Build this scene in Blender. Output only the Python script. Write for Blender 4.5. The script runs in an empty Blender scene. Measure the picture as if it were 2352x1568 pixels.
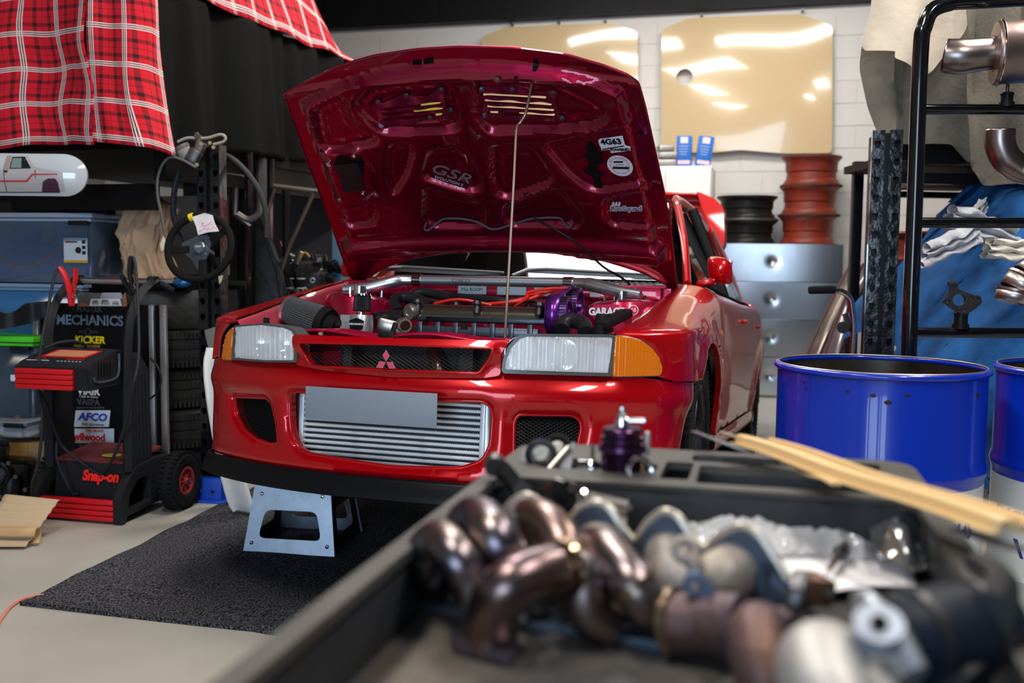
import bpy, bmesh, math, random
import numpy as np
from mathutils import Vector, Matrix, Euler, noise
from mathutils.geometry import delaunay_2d_cdt
random.seed(7)
C = bpy.context.scene.collection
SC = bpy.context.scene
PI = math.pi
def V(*a): return Vector(a if len(a) > 1 else a[0])

# ------------------------------------------------ camera, sky, lights, exposure
FOC = 2287.0; CAMH = 1.17; PITCH = math.radians(4.73); ROLL = .011
Fw = V(0, math.cos(PITCH), -math.sin(PITCH)); _U = V(0, math.sin(PITCH), math.cos(PITCH)); _R = V(1, 0, 0)
RT = _R*math.cos(ROLL) + _U*math.sin(ROLL); UP = _U*math.cos(ROLL) - _R*math.sin(ROLL)
CAM = V(0, 0, CAMH)
cd = bpy.data.cameras.new('camera'); co = bpy.data.objects.new('camera', cd); C.objects.link(co)
m3 = Matrix((RT, UP, -Fw)).transposed(); co.matrix_world = Matrix.Translation(CAM) @ m3.to_4x4()
cd.sensor_width = 36; cd.lens = FOC*36/2352; cd.clip_start = .05
cd.dof.use_dof = True; cd.dof.focus_distance = 3.25; cd.dof.aperture_fstop = 2.7
SC.camera = co
SC.view_settings.view_transform = 'Standard'; SC.view_settings.look = 'None'
SC.view_settings.gamma = 1; SC.view_settings.use_curve_mapping = False
SC.view_settings.exposure = 0.0
w = bpy.data.worlds.new('sky'); SC.world = w; w.use_nodes = True
wn = w.node_tree; bg = wn.nodes['Background']
bg.inputs[0].default_value = (.55, .72, 1, 1); bg.inputs[1].default_value = .05

def area(name, loc, size, power, color, target):
    l = bpy.data.lights.new(name, 'AREA'); l.shape = 'RECTANGLE'; l.size, l.size_y = size
    l.energy = power; l.color = color
    o = bpy.data.objects.new(name, l); C.objects.link(o); o.location = loc
    o.rotation_euler = (Vector(target) - Vector(loc)).to_track_quat('-Z', 'Y').to_euler()
    return o
# daylight through the open roller door behind the photographer
area('door_daylight', (-1.9, -4.4, 1.7), (2.8, 3.0), 230, (.62, .80, 1), (.2, 4, 1.0))
# the workshop's ceiling lamps
LAMPS = [(-.9, 1.0), (1.5, .6), (-.4, 3.6), (2.2, 3.2)]
# flat light panel over the car's windscreen
area('ceiling_lamp', (.28, 5.88, 3.83), (1.25, .86), 85, (1, .97, .93), (.28, 5.88, 0))
for lx, ly in LAMPS:
    area('ceiling_lamp', (lx, ly, 3.83), (.32, 1.3), 68, (1, .93, .84), (lx, ly, 0))
# second roof light row near the back wall
area('ceiling_lamp', (1.9, 7.4, 3.83), (1.6, .35), 70, (1, .95, .88), (1.9, 8.4, 1.2))
area('ceiling_lamp', (.1, 7.7, 3.83), (1.2, .35), 38, (1, .95, .88), (.1, 8.8, 1.2))

# ------------------------------------------------ pixel helpers: turn a measured sight line and a known depth into a real point
def ray(px, py): return RT*((px-1176)/FOC) + UP*((784-py)/FOC) + Fw
def W(px, py, Y): d = ray(px, py); return CAM + d*(Y/d.y)
def G(px, py, z=0): d = ray(px, py); return CAM + d*((z-CAMH)/d.z)
def onplane(px, py, P, n): d = ray(px, py); return CAM + d*((Vector(P)-CAM).dot(n)/d.dot(n))

# ------------------------------------------------ materials
MATS = {}
def mat(name, col, rough=.5, metal=0, bump=0, bscale=40, var=0, vscale=6, coat=0, trans=0, emit=None, est=0, spec=.5, col2=None, ior=1.45, alpha=1):
    if name in MATS: return MATS[name]
    m = bpy.data.materials.new(name); m.use_nodes = True; nt = m.node_tree; b = nt.nodes['Principled BSDF']
    b.inputs['Base Color'].default_value = (*col, 1); b.inputs['Roughness'].default_value = rough
    b.inputs['Metallic'].default_value = metal; b.inputs['Specular IOR Level'].default_value = spec if (max(col) > .035 or coat or rough < .3) else (.06 if rough > .7 else .2)
    b.inputs['Coat Weight'].default_value = coat; b.inputs['Coat Roughness'].default_value = .03
    b.inputs['Transmission Weight'].default_value = trans; b.inputs['IOR'].default_value = ior
    b.inputs['Alpha'].default_value = alpha
    if emit: b.inputs['Emission Color'].default_value = (*emit, 1); b.inputs['Emission Strength'].default_value = est
    tc = nt.nodes.new('ShaderNodeTexCoord')
    if var or col2:
        n = nt.nodes.new('ShaderNodeTexNoise'); n.inputs['Scale'].default_value = vscale; n.inputs['Detail'].default_value = 5
        nt.links.new(tc.outputs['Object'], n.inputs['Vector'])
        r = nt.nodes.new('ShaderNodeValToRGB'); r.color_ramp.elements[0].position = .35; r.color_ramp.elements[1].position = .68
        c2 = col2 if col2 else tuple(c*(1-var) for c in col)
        r.color_ramp.elements[0].color = (*c2, 1); r.color_ramp.elements[1].color = (*col, 1)
        nt.links.new(n.outputs['Fac'], r.inputs['Fac']); nt.links.new(r.outputs['Color'], b.inputs['Base Color'])
    if bump:
        n = nt.nodes.new('ShaderNodeTexNoise'); n.inputs['Scale'].default_value = bscale; n.inputs['Detail'].default_value = 4
        nt.links.new(tc.outputs['Object'], n.inputs['Vector'])
        bp = nt.nodes.new('ShaderNodeBump'); bp.inputs['Strength'].default_value = bump; bp.inputs['Distance'].default_value = .01
        nt.links.new(n.outputs['Fac'], bp.inputs['Height']); nt.links.new(bp.outputs['Normal'], b.inputs['Normal'])
    MATS[name] = m; return m
M = mat
red = M('red_clearcoat', (.44, .0006, .005), .28, .3, coat=.7, spec=.25)
crimson = M('candy_crimson_lacquer', (.24, .001, .028), .36, .8, coat=.8)
blackp = M('black_plastic', (.012, .012, .014), .45)
satin = M('satin_black_lip', (.0045, .005, .0065), .38)
rubber = M('rubber', (.014, .014, .015), .75, bump=.25, bscale=120)
steelb = M('black_gloss_steel', (.004, .005, .007), .16, coat=.35)
chrome = M('chrome', (.75, .75, .76), .12, 1)
alu = M('brushed_aluminium', (.70, .72, .75), .32, 1, bump=.06, bscale=60)
castalu = M('cast_aluminium', (.42, .41, .39), .5, .85, bump=.35, bscale=90)
dsteel = M('dark_steel', (.10, .10, .105), .4, .9)
bluedrum = M('blue_enamel', (.002, .028, .42), .26, coat=.5)
white = M('white_paint', (.80, .79, .77), .5)
dark = M('matt_black', (.006, .006, .007), .8)
cream = M('cream_gloss_paint', (.74, .56, .32), .12, coat=.5)
stickerw = M('white_sticker', (.72, .78, .88), .4)
inkb = M('black_ink', (.004, .004, .005), .6)
redink = M('red_ink', (.75, .01, .02), .5)
redplastic = M('red_plastic', (.62, .005, .012), .38)
zinc = M('zinc_plate', (.50, .60, .74), .40, .7, var=.15, vscale=30)
cardb = M('cardboard', (.42, .25, .11), .85, var=.25, vscale=15)
glassd = M('tinted_glass', (.02, .025, .025), .02, 0, coat=1)

# ------------------------------------------------ mesh builder
class B:
    def __init__(s): s.bm = bmesh.new(); s.uv = None
    def _n(s, before): return s.bm.verts[before:] if False else None
    def box(s, c, d, rot=None, bev=0, seg=2):
        t = bmesh.new(); bmesh.ops.create_cube(t, size=1)
        bmesh.ops.scale(t, vec=Vector(d), verts=t.verts)
        if bev: bmesh.ops.bevel(t, geom=t.edges[:], offset=bev, segments=seg, affect='EDGES', profile=.5)
        mm = Matrix.Translation(Vector(c))
        if rot is not None: mm = mm @ (rot.to_4x4() if isinstance(rot, Matrix) else Euler(rot).to_matrix().to_4x4())
        t.transform(mm); s.merge(t); return s
    def merge(s, t):
        me = bpy.data.meshes.new('t'); t.to_mesh(me); t.free(); s.bm.from_mesh(me); bpy.data.meshes.remove(me)
    def bar(s, a, b, w, h=None, up=(0, 0, 1), bev=0):
        a, b = Vector(a), Vector(b); h = h or w; d = b-a; L = d.length; z = d.normalized(); u = Vector(up)
        if abs(z.dot(u)) > .99: u = Vector((0, 1, 0))
        x = z.cross(u).normalized(); y = z.cross(x)
        return s.box((a+b)/2, (w, h, L), Matrix((x, y, z)).transposed(), bev)
    def tube(s, pts, r, seg=10, smooth=0, closed=False, cap=True, flat=1):
        pts = [Vector(p) for p in pts]
        rs = list(r) if isinstance(r, (list, tuple)) else [r]*len(pts)
        if smooth:
            q = []; qr = []; n = len(pts)
            rng = n if closed else n-1
            for i in range(rng):
                p0 = pts[(i-1) % n] if closed or i > 0 else pts[0]; p1 = pts[i]; p2 = pts[(i+1) % n]
                p3 = pts[(i+2) % n] if closed or i+2 < n else pts[-1]
                for k in range(smooth):
                    t = k/smooth
                    q.append(.5*((2*p1)+(p2-p0)*t+(2*p0-5*p1+4*p2-p3)*t*t+(3*p1-p0-3*p2+p3)*t**3)); qr.append(rs[i]*(1-t)+rs[(i+1) % n]*t)
            if not closed: q.append(pts[-1]); qr.append(rs[-1])
            pts, rs = q, qr
        n = len(pts); rings = []; prev = None
        for i, p in enumerate(pts):
            if closed: d = pts[(i+1) % n]-pts[i-1]
            else: d = pts[min(i+1, n-1)]-pts[max(i-1, 0)]
            if d.length < 1e-9: d = Vector((0, 0, 1))
            d.normalize()
            if prev is None:
                a = Vector((0, 0, 1)) if abs(d.z) < .9 else Vector((1, 0, 0)); x = (a - d*a.dot(d)).normalized()
            else: x = (prev - d*prev.dot(d)).normalized()
            prev = x; y = d.cross(x)
            rings.append([s.bm.verts.new(p + x*rs[i]*math.cos(2*PI*k/seg) + y*rs[i]*flat*math.sin(2*PI*k/seg)) for k in range(seg)])
        for i in range(n if closed else n-1):
            A_, B_ = rings[i], rings[(i+1) % n]
            for k in range(seg): s.bm.faces.new((A_[k], A_[(k+1) % seg], B_[(k+1) % seg], B_[k]))
        if cap and not closed: s.bm.faces.new(rings[0][::-1]); s.bm.faces.new(rings[-1])
        return s
    def cyl(s, a, b, r, r2=None, seg=20): return s.tube([a, b], [r, r if r2 is None else r2], seg)
    def lathe(s, prof, mtx=None, seg=40, cap=False):
        mtx = mtx or Matrix(); rings = []
        for (r, z) in prof: rings.append([s.bm.verts.new(mtx @ Vector((r*math.cos(2*PI*k/seg), r*math.sin(2*PI*k/seg), z))) for k in range(seg)])
        for i in range(len(prof)-1):
            for k in range(seg): s.bm.faces.new((rings[i][k], rings[i][(k+1) % seg], rings[i+1][(k+1) % seg], rings[i+1][k]))
        if cap: s.bm.faces.new(rings[0][::-1]); s.bm.faces.new(rings[-1])
        return s
    def prism(s, poly, t, mtx=None, bev=0):
        # polygon in the xy plane of mtx, thickness t along z (0..t)
        mtx = mtx or Matrix(); b_ = bmesh.new()
        vs = [b_.verts.new((x, y, 0)) for x, y in poly]; f = b_.faces.new(vs)
        r = bmesh.ops.extrude_face_region(b_, geom=[f]); bmesh.ops.translate(b_, vec=(0, 0, t), verts=[v for v in r['geom'] if isinstance(v, bmesh.types.BMVert)])
        bmesh.ops.recalc_face_normals(b_, faces=b_.faces)
        if bev: bmesh.ops.bevel(b_, geom=b_.edges[:], offset=bev, segments=2, affect='EDGES')
        b_.transform(mtx); s.merge(b_); return s
    def grid(s, fn, nu, nv, uvs=(1, 1)):
        uvl = s.bm.loops.layers.uv.verify()
        g = [[s.bm.verts.new(fn(i/nu, j/nv)) for j in range(nv+1)] for i in range(nu+1)]
        for i in range(nu):
            for j in range(nv):
                f = s.bm.faces.new((g[i][j], g[i+1][j], g[i+1][j+1], g[i][j+1]))
                for l, (a, b) in zip(f.loops, ((i, j), (i+1, j), (i+1, j+1), (i, j+1))): l[uvl].uv = (a/nu*uvs[0], b/nv*uvs[1])
        return s
    def sphere(s, c, r, seg=16, sc=(1, 1, 1)):
        t = bmesh.new(); bmesh.ops.create_uvsphere(t, u_segments=seg, v_segments=seg//2+2, radius=r)
        bmesh.ops.scale(t, vec=sc, verts=t.verts); t.transform(Matrix.Translation(Vector(c))); s.merge(t); return s
    def torus(s, c, R, r, mtx=None, seg=40, seg2=10, flat=1):
        mtx = mtx or Matrix()
        return s.tube([mtx @ Vector((R*math.cos(2*PI*k/seg), R*math.sin(2*PI*k/seg), 0)) + Vector(c) for k in range(seg)], r, seg2, closed=True, flat=flat)
    def xf(s, m): s.bm.transform(m); return s

INV = {}
def root(name, label, cat, loc=(0, 0, 0), rot=None, group=None, mtx=None):
    o = bpy.data.objects.new(name, None); C.objects.link(o); o.empty_display_size = .05
    mw = mtx if mtx is not None else Matrix.Translation(Vector(loc)) @ (Euler(rot).to_matrix().to_4x4() if rot else Matrix())
    o.matrix_world = mw; INV[o.name] = mw.inverted()
    o['label'] = label; o['category'] = cat
    if group: o['group'] = group
    return o
def link(name, me, m, parent=None, smooth=True, ang=35):
    me.materials.clear()
    if m: me.materials.append(m)
    o = bpy.data.objects.new(name, me); C.objects.link(o)
    if parent: o.parent = parent
    if smooth:
        me.shade_smooth()
        try: me.set_sharp_from_angle(angle=math.radians(ang))
        except Exception: pass
    return o
def part(name, b, m, parent, label=None, world=False, smooth=True, ang=35, recalc=True, kind=None):
    bm = b.bm
    if world and parent.name in INV: bm.transform(INV[parent.name])
    if recalc: bmesh.ops.recalc_face_normals(bm, faces=bm.faces)
    # child of a child: local space is the root's space, keep identity transforms
    me = bpy.data.meshes.new(name); bm.to_mesh(me); bm.free()
    o = link(name, me, m, parent, smooth, ang)
    if label: o['label'] = label
    if kind: o['kind'] = kind
    INV[o.name] = INV.get(parent.name, Matrix()) if parent.name in INV else Matrix()
    return o
def solo(name, b, m, label, cat, group=None, smooth=True, ang=35, kind=None, recalc=True):
    bm = b.bm
    if recalc: bmesh.ops.recalc_face_normals(bm, faces=bm.faces)
    xs = [v.co.x for v in bm.verts]; ys = [v.co.y for v in bm.verts]; zs = [v.co.z for v in bm.verts]
    c = Vector(((min(xs)+max(xs))/2, (min(ys)+max(ys))/2, min(zs)))
    bm.transform(Matrix.Translation(-c)); me = bpy.data.meshes.new(name); bm.to_mesh(me); bm.free()
    o = link(name, me, m, None, smooth, ang); o.location = c; INV[o.name] = Matrix.Translation(-c)
    o['label'] = label; o['category'] = cat
    if group: o['group'] = group
    if kind: o['kind'] = kind
    return o
def struct(name, b, m, parent=None, label=None, smooth=False):
    bmesh.ops.recalc_face_normals(b.bm, faces=b.bm.faces)
    me = bpy.data.meshes.new(name); b.bm.to_mesh(me); b.bm.free(); o = link(name, me, m, parent, smooth)
    if not parent: o['kind'] = 'structure'; INV[o.name] = Matrix()
    if label: o['label'] = label
    return o
def copytree(o, loc=None, rotz=None, label=None, group=None, mtx=None):
    c = o.copy(); C.objects.link(c)
    for ch in o.children:
        d = ch.copy(); C.objects.link(d); d.parent = c
        for g in ch.children: e = g.copy(); C.objects.link(e); e.parent = d
    if mtx is not None: c.matrix_world = mtx
    if loc is not None: c.location = loc
    if rotz is not None: c.rotation_euler[2] = rotz
    if label: c['label'] = label
    if group: c['group'] = group
    return c
def frame(o, x, y):
    # matrix with origin o, x axis along x, y axis near y
    x = Vector(x).normalized(); z = x.cross(Vector(y)).normalized(); y = z.cross(x)
    m = Matrix((x, y, z)).transposed().to_4x4(); m.translation = Vector(o); return m
def text(s, size, mtx, thick=.0006, shear=0, sx=1, align='CENTER', bold=0):
    cu = bpy.data.curves.new('t', 'FONT'); cu.body = s; cu.size = size; cu.shear = shear; cu.align_x = align; cu.align_y = 'CENTER'
    cu.extrude = thick; cu.offset = bold; cu.resolution_u = 3
    o = bpy.data.objects.new('t', cu); C.objects.link(o)
    me = bpy.data.meshes.new_from_object(o.evaluated_get(bpy.context.evaluated_depsgraph_get()))
    bpy.data.objects.remove(o); bpy.data.curves.remove(cu)
    b = B(); b.bm.from_mesh(me); bpy.data.meshes.remove(me)
    b.bm.transform(mtx @ Matrix.Diagonal((sx, 1, 1, 1))); return b
def inpoly(px, py, poly):
    ins = np.zeros(px.shape, bool); n = len(poly)
    for i in range(n):
        x1, y1 = poly[i]; x2, y2 = poly[(i+1) % n]
        c = ((y1 > py) != (y2 > py)) & (px < (x2-x1)*(py-y1)/((y2-y1) if y2 != y1 else 1e-12)+x1); ins ^= c
    return ins
def sdf(px, py, poly):
    d = np.full(px.shape, 1e9); n = len(poly)
    for i in range(n):
        x1, y1 = poly[i]; x2, y2 = poly[(i+1) % n]; ex, ey = x2-x1, y2-y1; L = ex*ex+ey*ey+1e-15
        t = np.clip(((px-x1)*ex+(py-y1)*ey)/L, 0, 1); d = np.minimum(d, np.hypot(px-x1-t*ex, py-y1-t*ey))
    return np.where(inpoly(px, py, poly), -d, d)
def roundpoly(poly, r, seg=4):
    out = []; n = len(poly)
    for i in range(n):
        p0 = Vector(poly[i-1]); p = Vector(poly[i]); p2 = Vector(poly[(i+1) % n])
        a = p0-p; b = p2-p; k = min(r, a.length*.45, b.length*.45); A_ = p+a.normalized()*k; B_ = p+b.normalized()*k
        for j in range(seg+1):
            t = j/seg; out.append(tuple(A_*(1-t)**2+p*2*t*(1-t)+B_*t*t))
    return out
def resample(poly, step, closed=True):
    out = []; n = len(poly)
    for i in range(n if closed else n-1):
        a = poly[i]; b = poly[(i+1) % n]; L = math.hypot(b[0]-a[0], b[1]-a[1]); k = max(1, int(L/step))
        for j in range(k): out.append((a[0]+(b[0]-a[0])*j/k, a[1]+(b[1]-a[1])*j/k))
    if not closed: out.append(poly[-1])
    return out
def cdt_sheet(outer, holes, step, fn, bm):
    # triangulated sheet with true holes, mapped to space by fn(u, v) -> Vector; returns boundary loops (lists of BMVert)
    outer = resample(outer, step); holes = [resample(h, step) for h in holes]
    pts = list(outer); edges = [(i, (i+1) % len(outer)) for i in range(len(outer))]
    for h in holes:
        k = len(pts); pts += h; edges += [(k+i, k+(i+1) % len(h)) for i in range(len(h))]
    ox = [p[0] for p in outer]; oy = [p[1] for p in outer]
    gx, gy = np.meshgrid(np.arange(min(ox), max(ox), step), np.arange(min(oy), max(oy), step)); gx = gx.ravel(); gy = gy.ravel()
    keep = sdf(gx, gy, outer) < -step*.45
    for h in holes: keep &= sdf(gx, gy, h) > step*.45
    pts += list(zip(gx[keep].tolist(), gy[keep].tolist()))
    vs, es, fs, ov, oe, of = delaunay_2d_cdt([Vector(p) for p in pts], edges, [], 0, 1e-6)
    va = np.array([tuple(v) for v in vs]); fa = np.array([list(f) for f in fs]); cen = va[fa].mean(1)
    k = inpoly(cen[:, 0], cen[:, 1], outer)
    for h in holes: k &= ~inpoly(cen[:, 0], cen[:, 1], h)
    P = fn(va[:, 0], va[:, 1]); used = sorted(set(fa[k].ravel().tolist())); mp = {}
    for i in used: mp[i] = bm.verts.new(P[i])
    for f in fa[k].tolist():
        try: bm.faces.new([mp[i] for i in f])
        except ValueError: pass
    return bm
def sheet_solid(outer, holes, step, fn, fn2):
    # sheet with a second skin fn2 and joined rims
    b = B(); bm = b.bm; cdt_sheet(outer, holes, step, fn, bm)
    nv = len(bm.verts); cdt_sheet(outer, holes, step, fn2, bm); bm.verts.ensure_lookup_table()
    be = [e for e in bm.edges if e.is_boundary]; bm.verts.index_update()
    for e in be:
        a, c = e.verts[0].index, e.verts[1].index
        if a < nv and c < nv:
            try: bm.faces.new((bm.verts[a], bm.verts[c], bm.verts[c+nv], bm.verts[a+nv]))
            except Exception: pass
    return b
# ================================================ the setting
def floor_mat():
    m = M('painted_concrete', (.43, .41, .37), .42, bump=.05, bscale=9, var=.14, vscale=2.2); return m
b = B(); b.box((0, 4, -.05), (13, 17, .1)); struct('floor', b, floor_mat())
b = B(); b.box((0, 4.2, 3.95), (13, 16.6, .1)); struct('ceiling', b, M('ceiling_paint', (.03, .03, .032), .8))
PW = V(2.3, 9.3, 0); WA = math.radians(-15); dW = V(math.cos(WA), math.sin(WA), 0); nW = V(-math.sin(-WA), -math.cos(WA), 0)
mW = Matrix.Translation(PW) @ Matrix.Rotation(WA, 4, 'Z')
wallpaint = M('white_masonry_paint', (.80, .775, .745), .55, bump=.25, bscale=14, var=.05, vscale=3)
mortar = M('painted_mortar', (.78, .755, .725), .8)
b = B(); b.box((-2.3, .110, 1.95), (10.4, .2, 3.95)); b.xf(mW); wall = struct('wall_back', b, mortar)
BW, BH = .4, .2
bb = B(); bb.box((0, 0, 0), (BW-.005, .02, BH-.005), bev=.002, seg=1); me_block = bpy.data.meshes.new('block'); bb.bm.to_mesh(me_block); bb.bm.free(); me_block.materials.append(wallpaint)
INV['wall_back'] = Matrix()
rest = B()
for j in range(17):
    for i in range(-25, 7):
        x = i*BW + (BW/2 if j % 2 else 0); z = j*BH+BH/2
        if -4.55 < x < 1.15:
            o = bpy.data.objects.new('block', me_block); C.objects.link(o); o.parent = wall
            o.matrix_world = mW @ Matrix.Translation((x, .012+random.uniform(-.0015, .0015), z))
        elif -7.4 < x < 2.8: rest.box((x, .012, z), (BW-.005, .02, BH-.005))
rest.xf(mW); part('block_field', rest, wallpaint, wall, kind='stuff', smooth=False)
# black steel fascia over the wall
b = B(); b.box((-2.3, -.06, 3.735), (10.4, .12, .53)); b.xf(mW); tr = struct('trim_1', b, M('black_fascia', (.012, .012, .013), .5))
for k in range(-9, 5):
    q = B(); q.box((k*.62, -.125, 3.735), (.03, .015, .5)); q.xf(mW); part('fascia_rib', q, M('black_fascia', (0, 0, 0)), tr, smooth=False)
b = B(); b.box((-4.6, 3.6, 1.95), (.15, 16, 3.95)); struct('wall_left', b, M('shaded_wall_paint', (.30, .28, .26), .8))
b = B(); b.box((5.2, 3.6, 1.95), (.15, 16, 3.95)); struct('wall_right', b, M('wall_paint', (.07, .068, .065), .8))
for k, (lx, ly) in enumerate(LAMPS + [(.28, 5.88), (1.9, 7.4), (.1, 7.7)]):
    wd = (.34, 1.32) if k < 4 else (1.28, .9) if k == 4 else (1.62, .36)
    t = root('ceiling_lamp', 'long white fluorescent ceiling lamp overhead', 'lamp', (lx, ly, 3.84), group='fluorescent ceiling lamps')
    q = B(); q.box((0, 0, .035), (wd[0]+.04, wd[1]+.04, .05), bev=.008); part('lamp_housing', q, white, t)

def wp(px, py, off=0): return onplane(px, py, PW + nW*off, nW)
def wl(px, py, off=0): q = mW.inverted() @ wp(px, py, off); return (q.x, q.z)
# cream panels hung on the back wall
def wall_panel(poly, hole, label, cw):
    out = roundpoly([wl(*p, .06) for p in poly], .05)
    hs = [[(hole[0]+hole[2]*math.cos(a*PI/14), hole[1]+hole[2]*math.sin(a*PI/14)) for a in range(28)]] if hole else []
    cx = sum(p[0] for p in out)/len(out); cz = sum(p[1] for p in out)/len(out)
    def s(off):
        def fn(u, v): return [mW @ Vector((a, -.06-off-.05*(1-((a-cx)/cw)**2)*(1-((c-cz)/.9)**2)+.004*math.sin(a*5)*math.sin(c*4), c)) for a, c in zip(u, v)]
        return fn
    return sheet_solid(out, hs, .07, s(0), s(-.012))
b = wall_panel([(1107, 85), (1165, 64), (1400, 55), (1465, 72), (1468, 330), (1109, 330)], None, '', 1.0)
solo('cream_sheet', b, cream, 'glossy cream body panel on wall behind the raised bonnet', 'panel', 'cream panels on the back wall', ang=60)
hc = wl(1573, 178, .06)
b = wall_panel([(1520, 68), (1584, 42), (1838, 33), (1912, 60), (1911, 352), (1800, 353), (1700, 345), (1640, 351), (1519, 350)], (hc[0], hc[1], .075), '', 1.1)
solo('cream_sheet', b, cream, 'glossy cream body panel with round hole, right one on the back wall', 'panel', 'cream panels on the back wall', ang=60)
q = B(); q.bm.faces.new([q.bm.verts.new(wp(*p, .03)) for p in ((935, 215), (1062, 215), (1062, 300), (935, 300))]); o_ = solo('yellow_sheet', q, M('bright_yellow_card', (.80, .62, .10), .5), 'bright yellow sheet on the back wall glimpsed through the left bonnet vent', 'sheet', smooth=False); s = o_.modifiers.new('s', 'SOLIDIFY'); s.thickness = .004
for k, (px, py) in enumerate(((1178, 58), (1285, 54), (1391, 51), (1612, 38), (1843, 27))):
    q = B(); p = wp(px, py, 0); q.cyl(p, p + nW*.09, .012, seg=8)
    solo('wall_peg', q, dsteel, ['small dark peg over the left cream panel, leftmost', 'small dark peg over the middle of the left cream panel', 'small dark peg over the right end of the left cream panel', 'small dark peg over the left end of the right cream panel', 'small dark peg over the right end of the right cream panel'][k], 'peg', 'pegs holding the cream panels')
# white cupboard and boxes
cl_ = W(1525, 380, 8.35); cr_ = W(1612, 378, 8.3)
mC = Matrix.Translation((0, 0, 0))
def lm(o, ang=-15): return Matrix.Translation(Vector(o)) @ Matrix.Rotation(math.radians(ang), 4, 'Z')
t = root('white_cupboard', 'tall plain white cupboard behind the car with blue cartons on top', 'cupboard', mtx=lm((cl_.x-.35, 8.42, 0)))
q = B(); q.box((.375, .25, .98), (.75, .5, 1.94), bev=.01); part('cupboard_body', q, white, t)
for x in (.19, .56):
    q = B(); q.box((x, -.008, .98), (.365, .016, 1.9), bev=.005); d_ = part('cupboard_door', q, white, t)
    q = B(); q.box((x + (.13 if x < .3 else -.13), -.028, 1.1), (.015, .03, .16), bev=.004); part('handle', q, dsteel, d_)
ctop = 1.95
def carton(px, ang, tilt, lab):
    p = W(px, 378, 8.4); t = root('blue_carton', lab, 'box', mtx=Matrix.Translation((p.x, 8.4, ctop)) @ Matrix.Rotation(math.radians(ang), 4, 'Z') @ Matrix.Rotation(math.radians(tilt), 4, 'Y'))
    q = B(); q.box((0, 0, .125), (.125, .125, .25), bev=.003); part('carton_body', q, M('blue_card', (.02, .14, .55), .5), t)
    q = B(); q.box((0, -.0635, .215), (.06, .002, .05)); part('white_panel', q, white, t, smooth=False)
    for k in range(4):
        q = B(); q.box((-.005, -.0635, .165-k*.022), (.08-k*.008, .002, .006)); part('print_line', q, M('pale_blue_ink', (.35, .5, .8), .5), t, smooth=False)
    q = B(); q.box((0, -.0635, .035), (.1, .002, .03), bev=.0005); part('oval_mark', q, M('pinkish_white_ink', (.8, .55, .58), .5), t, smooth=False)
carton(1571, -12, 0, 'upright blue carton with white print on the white cupboard')
carton(1613, -8, 7, 'tilted blue carton leaning on the right edge of the white cupboard')
for k, (dx, dz, w_) in enumerate(((0, 0, .17), (.01, .062, .15), (-.01, .118, .13))):
    p = W(1530, 378, 8.4)
    q = B(); q.box((p.x+dx, 8.4, ctop+.03+dz), (w_, .12, .055), (0, 0, -.2+k*.15), bev=.012); solo('metal_block', q, castalu, ['silver metal block at the bottom of the pile beside the cartons', 'silver metal block in the middle of the pile beside the cartons', 'silver metal block topmost of the pile beside the cartons'][k], 'metal part', 'silver blocks on the cupboard')
# aluminium drawer cabinet
ca = W(1640, 900, 8.66); cb_ = W(1926, 900, 8.45); cw_ = (cb_-ca).xy.length; ang = math.degrees(math.atan2(cb_.y-ca.y, cb_.x-ca.x))
t = root('drawer_cabinet', 'tall silver cabinet of four wide brushed metal drawers under the rims', 'cabinet', mtx=lm((ca.x, ca.y, 0), ang)); CABM = t.matrix_world.copy()
polish = M('scratched_aluminium', (.60, .63, .67), .20, 1, bump=.05, bscale=4)
q = B(); q.box((cw_/2, .27, .66), (cw_, .5, 1.31), bev=.004); part('cabinet_body', q, alu, t)
for k in range(4):
    z0 = .03+k*.325; kx = cw_*.445
    out = [(.006, z0), (cw_-.006, z0), (cw_-.006, z0+.318), (.006, z0+.318)]
    hole = [(kx+.014*math.cos(a*PI/8), z0+.165+.014*math.sin(a*PI/8)) for a in range(16)]
    def fn(off):
        def f(u, v):
            r = np.hypot(u-kx, v-z0-.165); d = .007*np.exp(-(r/.035)**2) + .003*np.sin(u*6+k*2)
            return [Vector((a, -.012+off+dd, c)) for a, c, dd in zip(u, v, d)]
        return f
    part('drawer', sheet_solid(out, [hole], .02, fn(0), fn(.01)), polish, t, ang=50)
# wheel rims
def rim(name, lab, grp, c, r, h, m, m2):
    t = root(name, lab, 'wheel rim', c, group=grp)
    p = [(r*.97, 0), (r, .006), (r, .014), (r*.93, .02), (r*.90, .045), (r*.84, .06), (r*.82, h*.45), (r*.86, h*.5), (r*.87, h*.8), (r*.92, h-.03), (r*.96, h-.02), (r, h-.01), (r, h), (r*.93, h), (r*.84, h*.8), (r*.8, h*.5), (r*.8, .06), (r*.9, .01), (r*.97, 0)]
    q = B(); q.lathe(p, seg=48); part('rim_barrel', q, m, t)
    q = B(); q.torus((0, 0, 0), r*1.03, .010, flat=.5); part('lower_flange', q, m2, t)
    q = B(); q.lathe([(.03, h*.3), (r*.3, h*.32), (r*.8, h*.4), (r*.8, h*.44), (r*.3, h*.38), (.03, h*.36)], seg=24); part('wheel_centre', q, m2, t)
    q = B(); q.torus((0, 0, h), r*.985, .005); part('upper_flange', q, m2, t)
primer = M('orange_red_primer', (.24, .03, .014), .45, var=.25, vscale=9); rust = M('rusty_edge', (.12, .05, .03), .7, .3, var=.4, vscale=30)
p = W(1853, 555, 8.85); 
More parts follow.
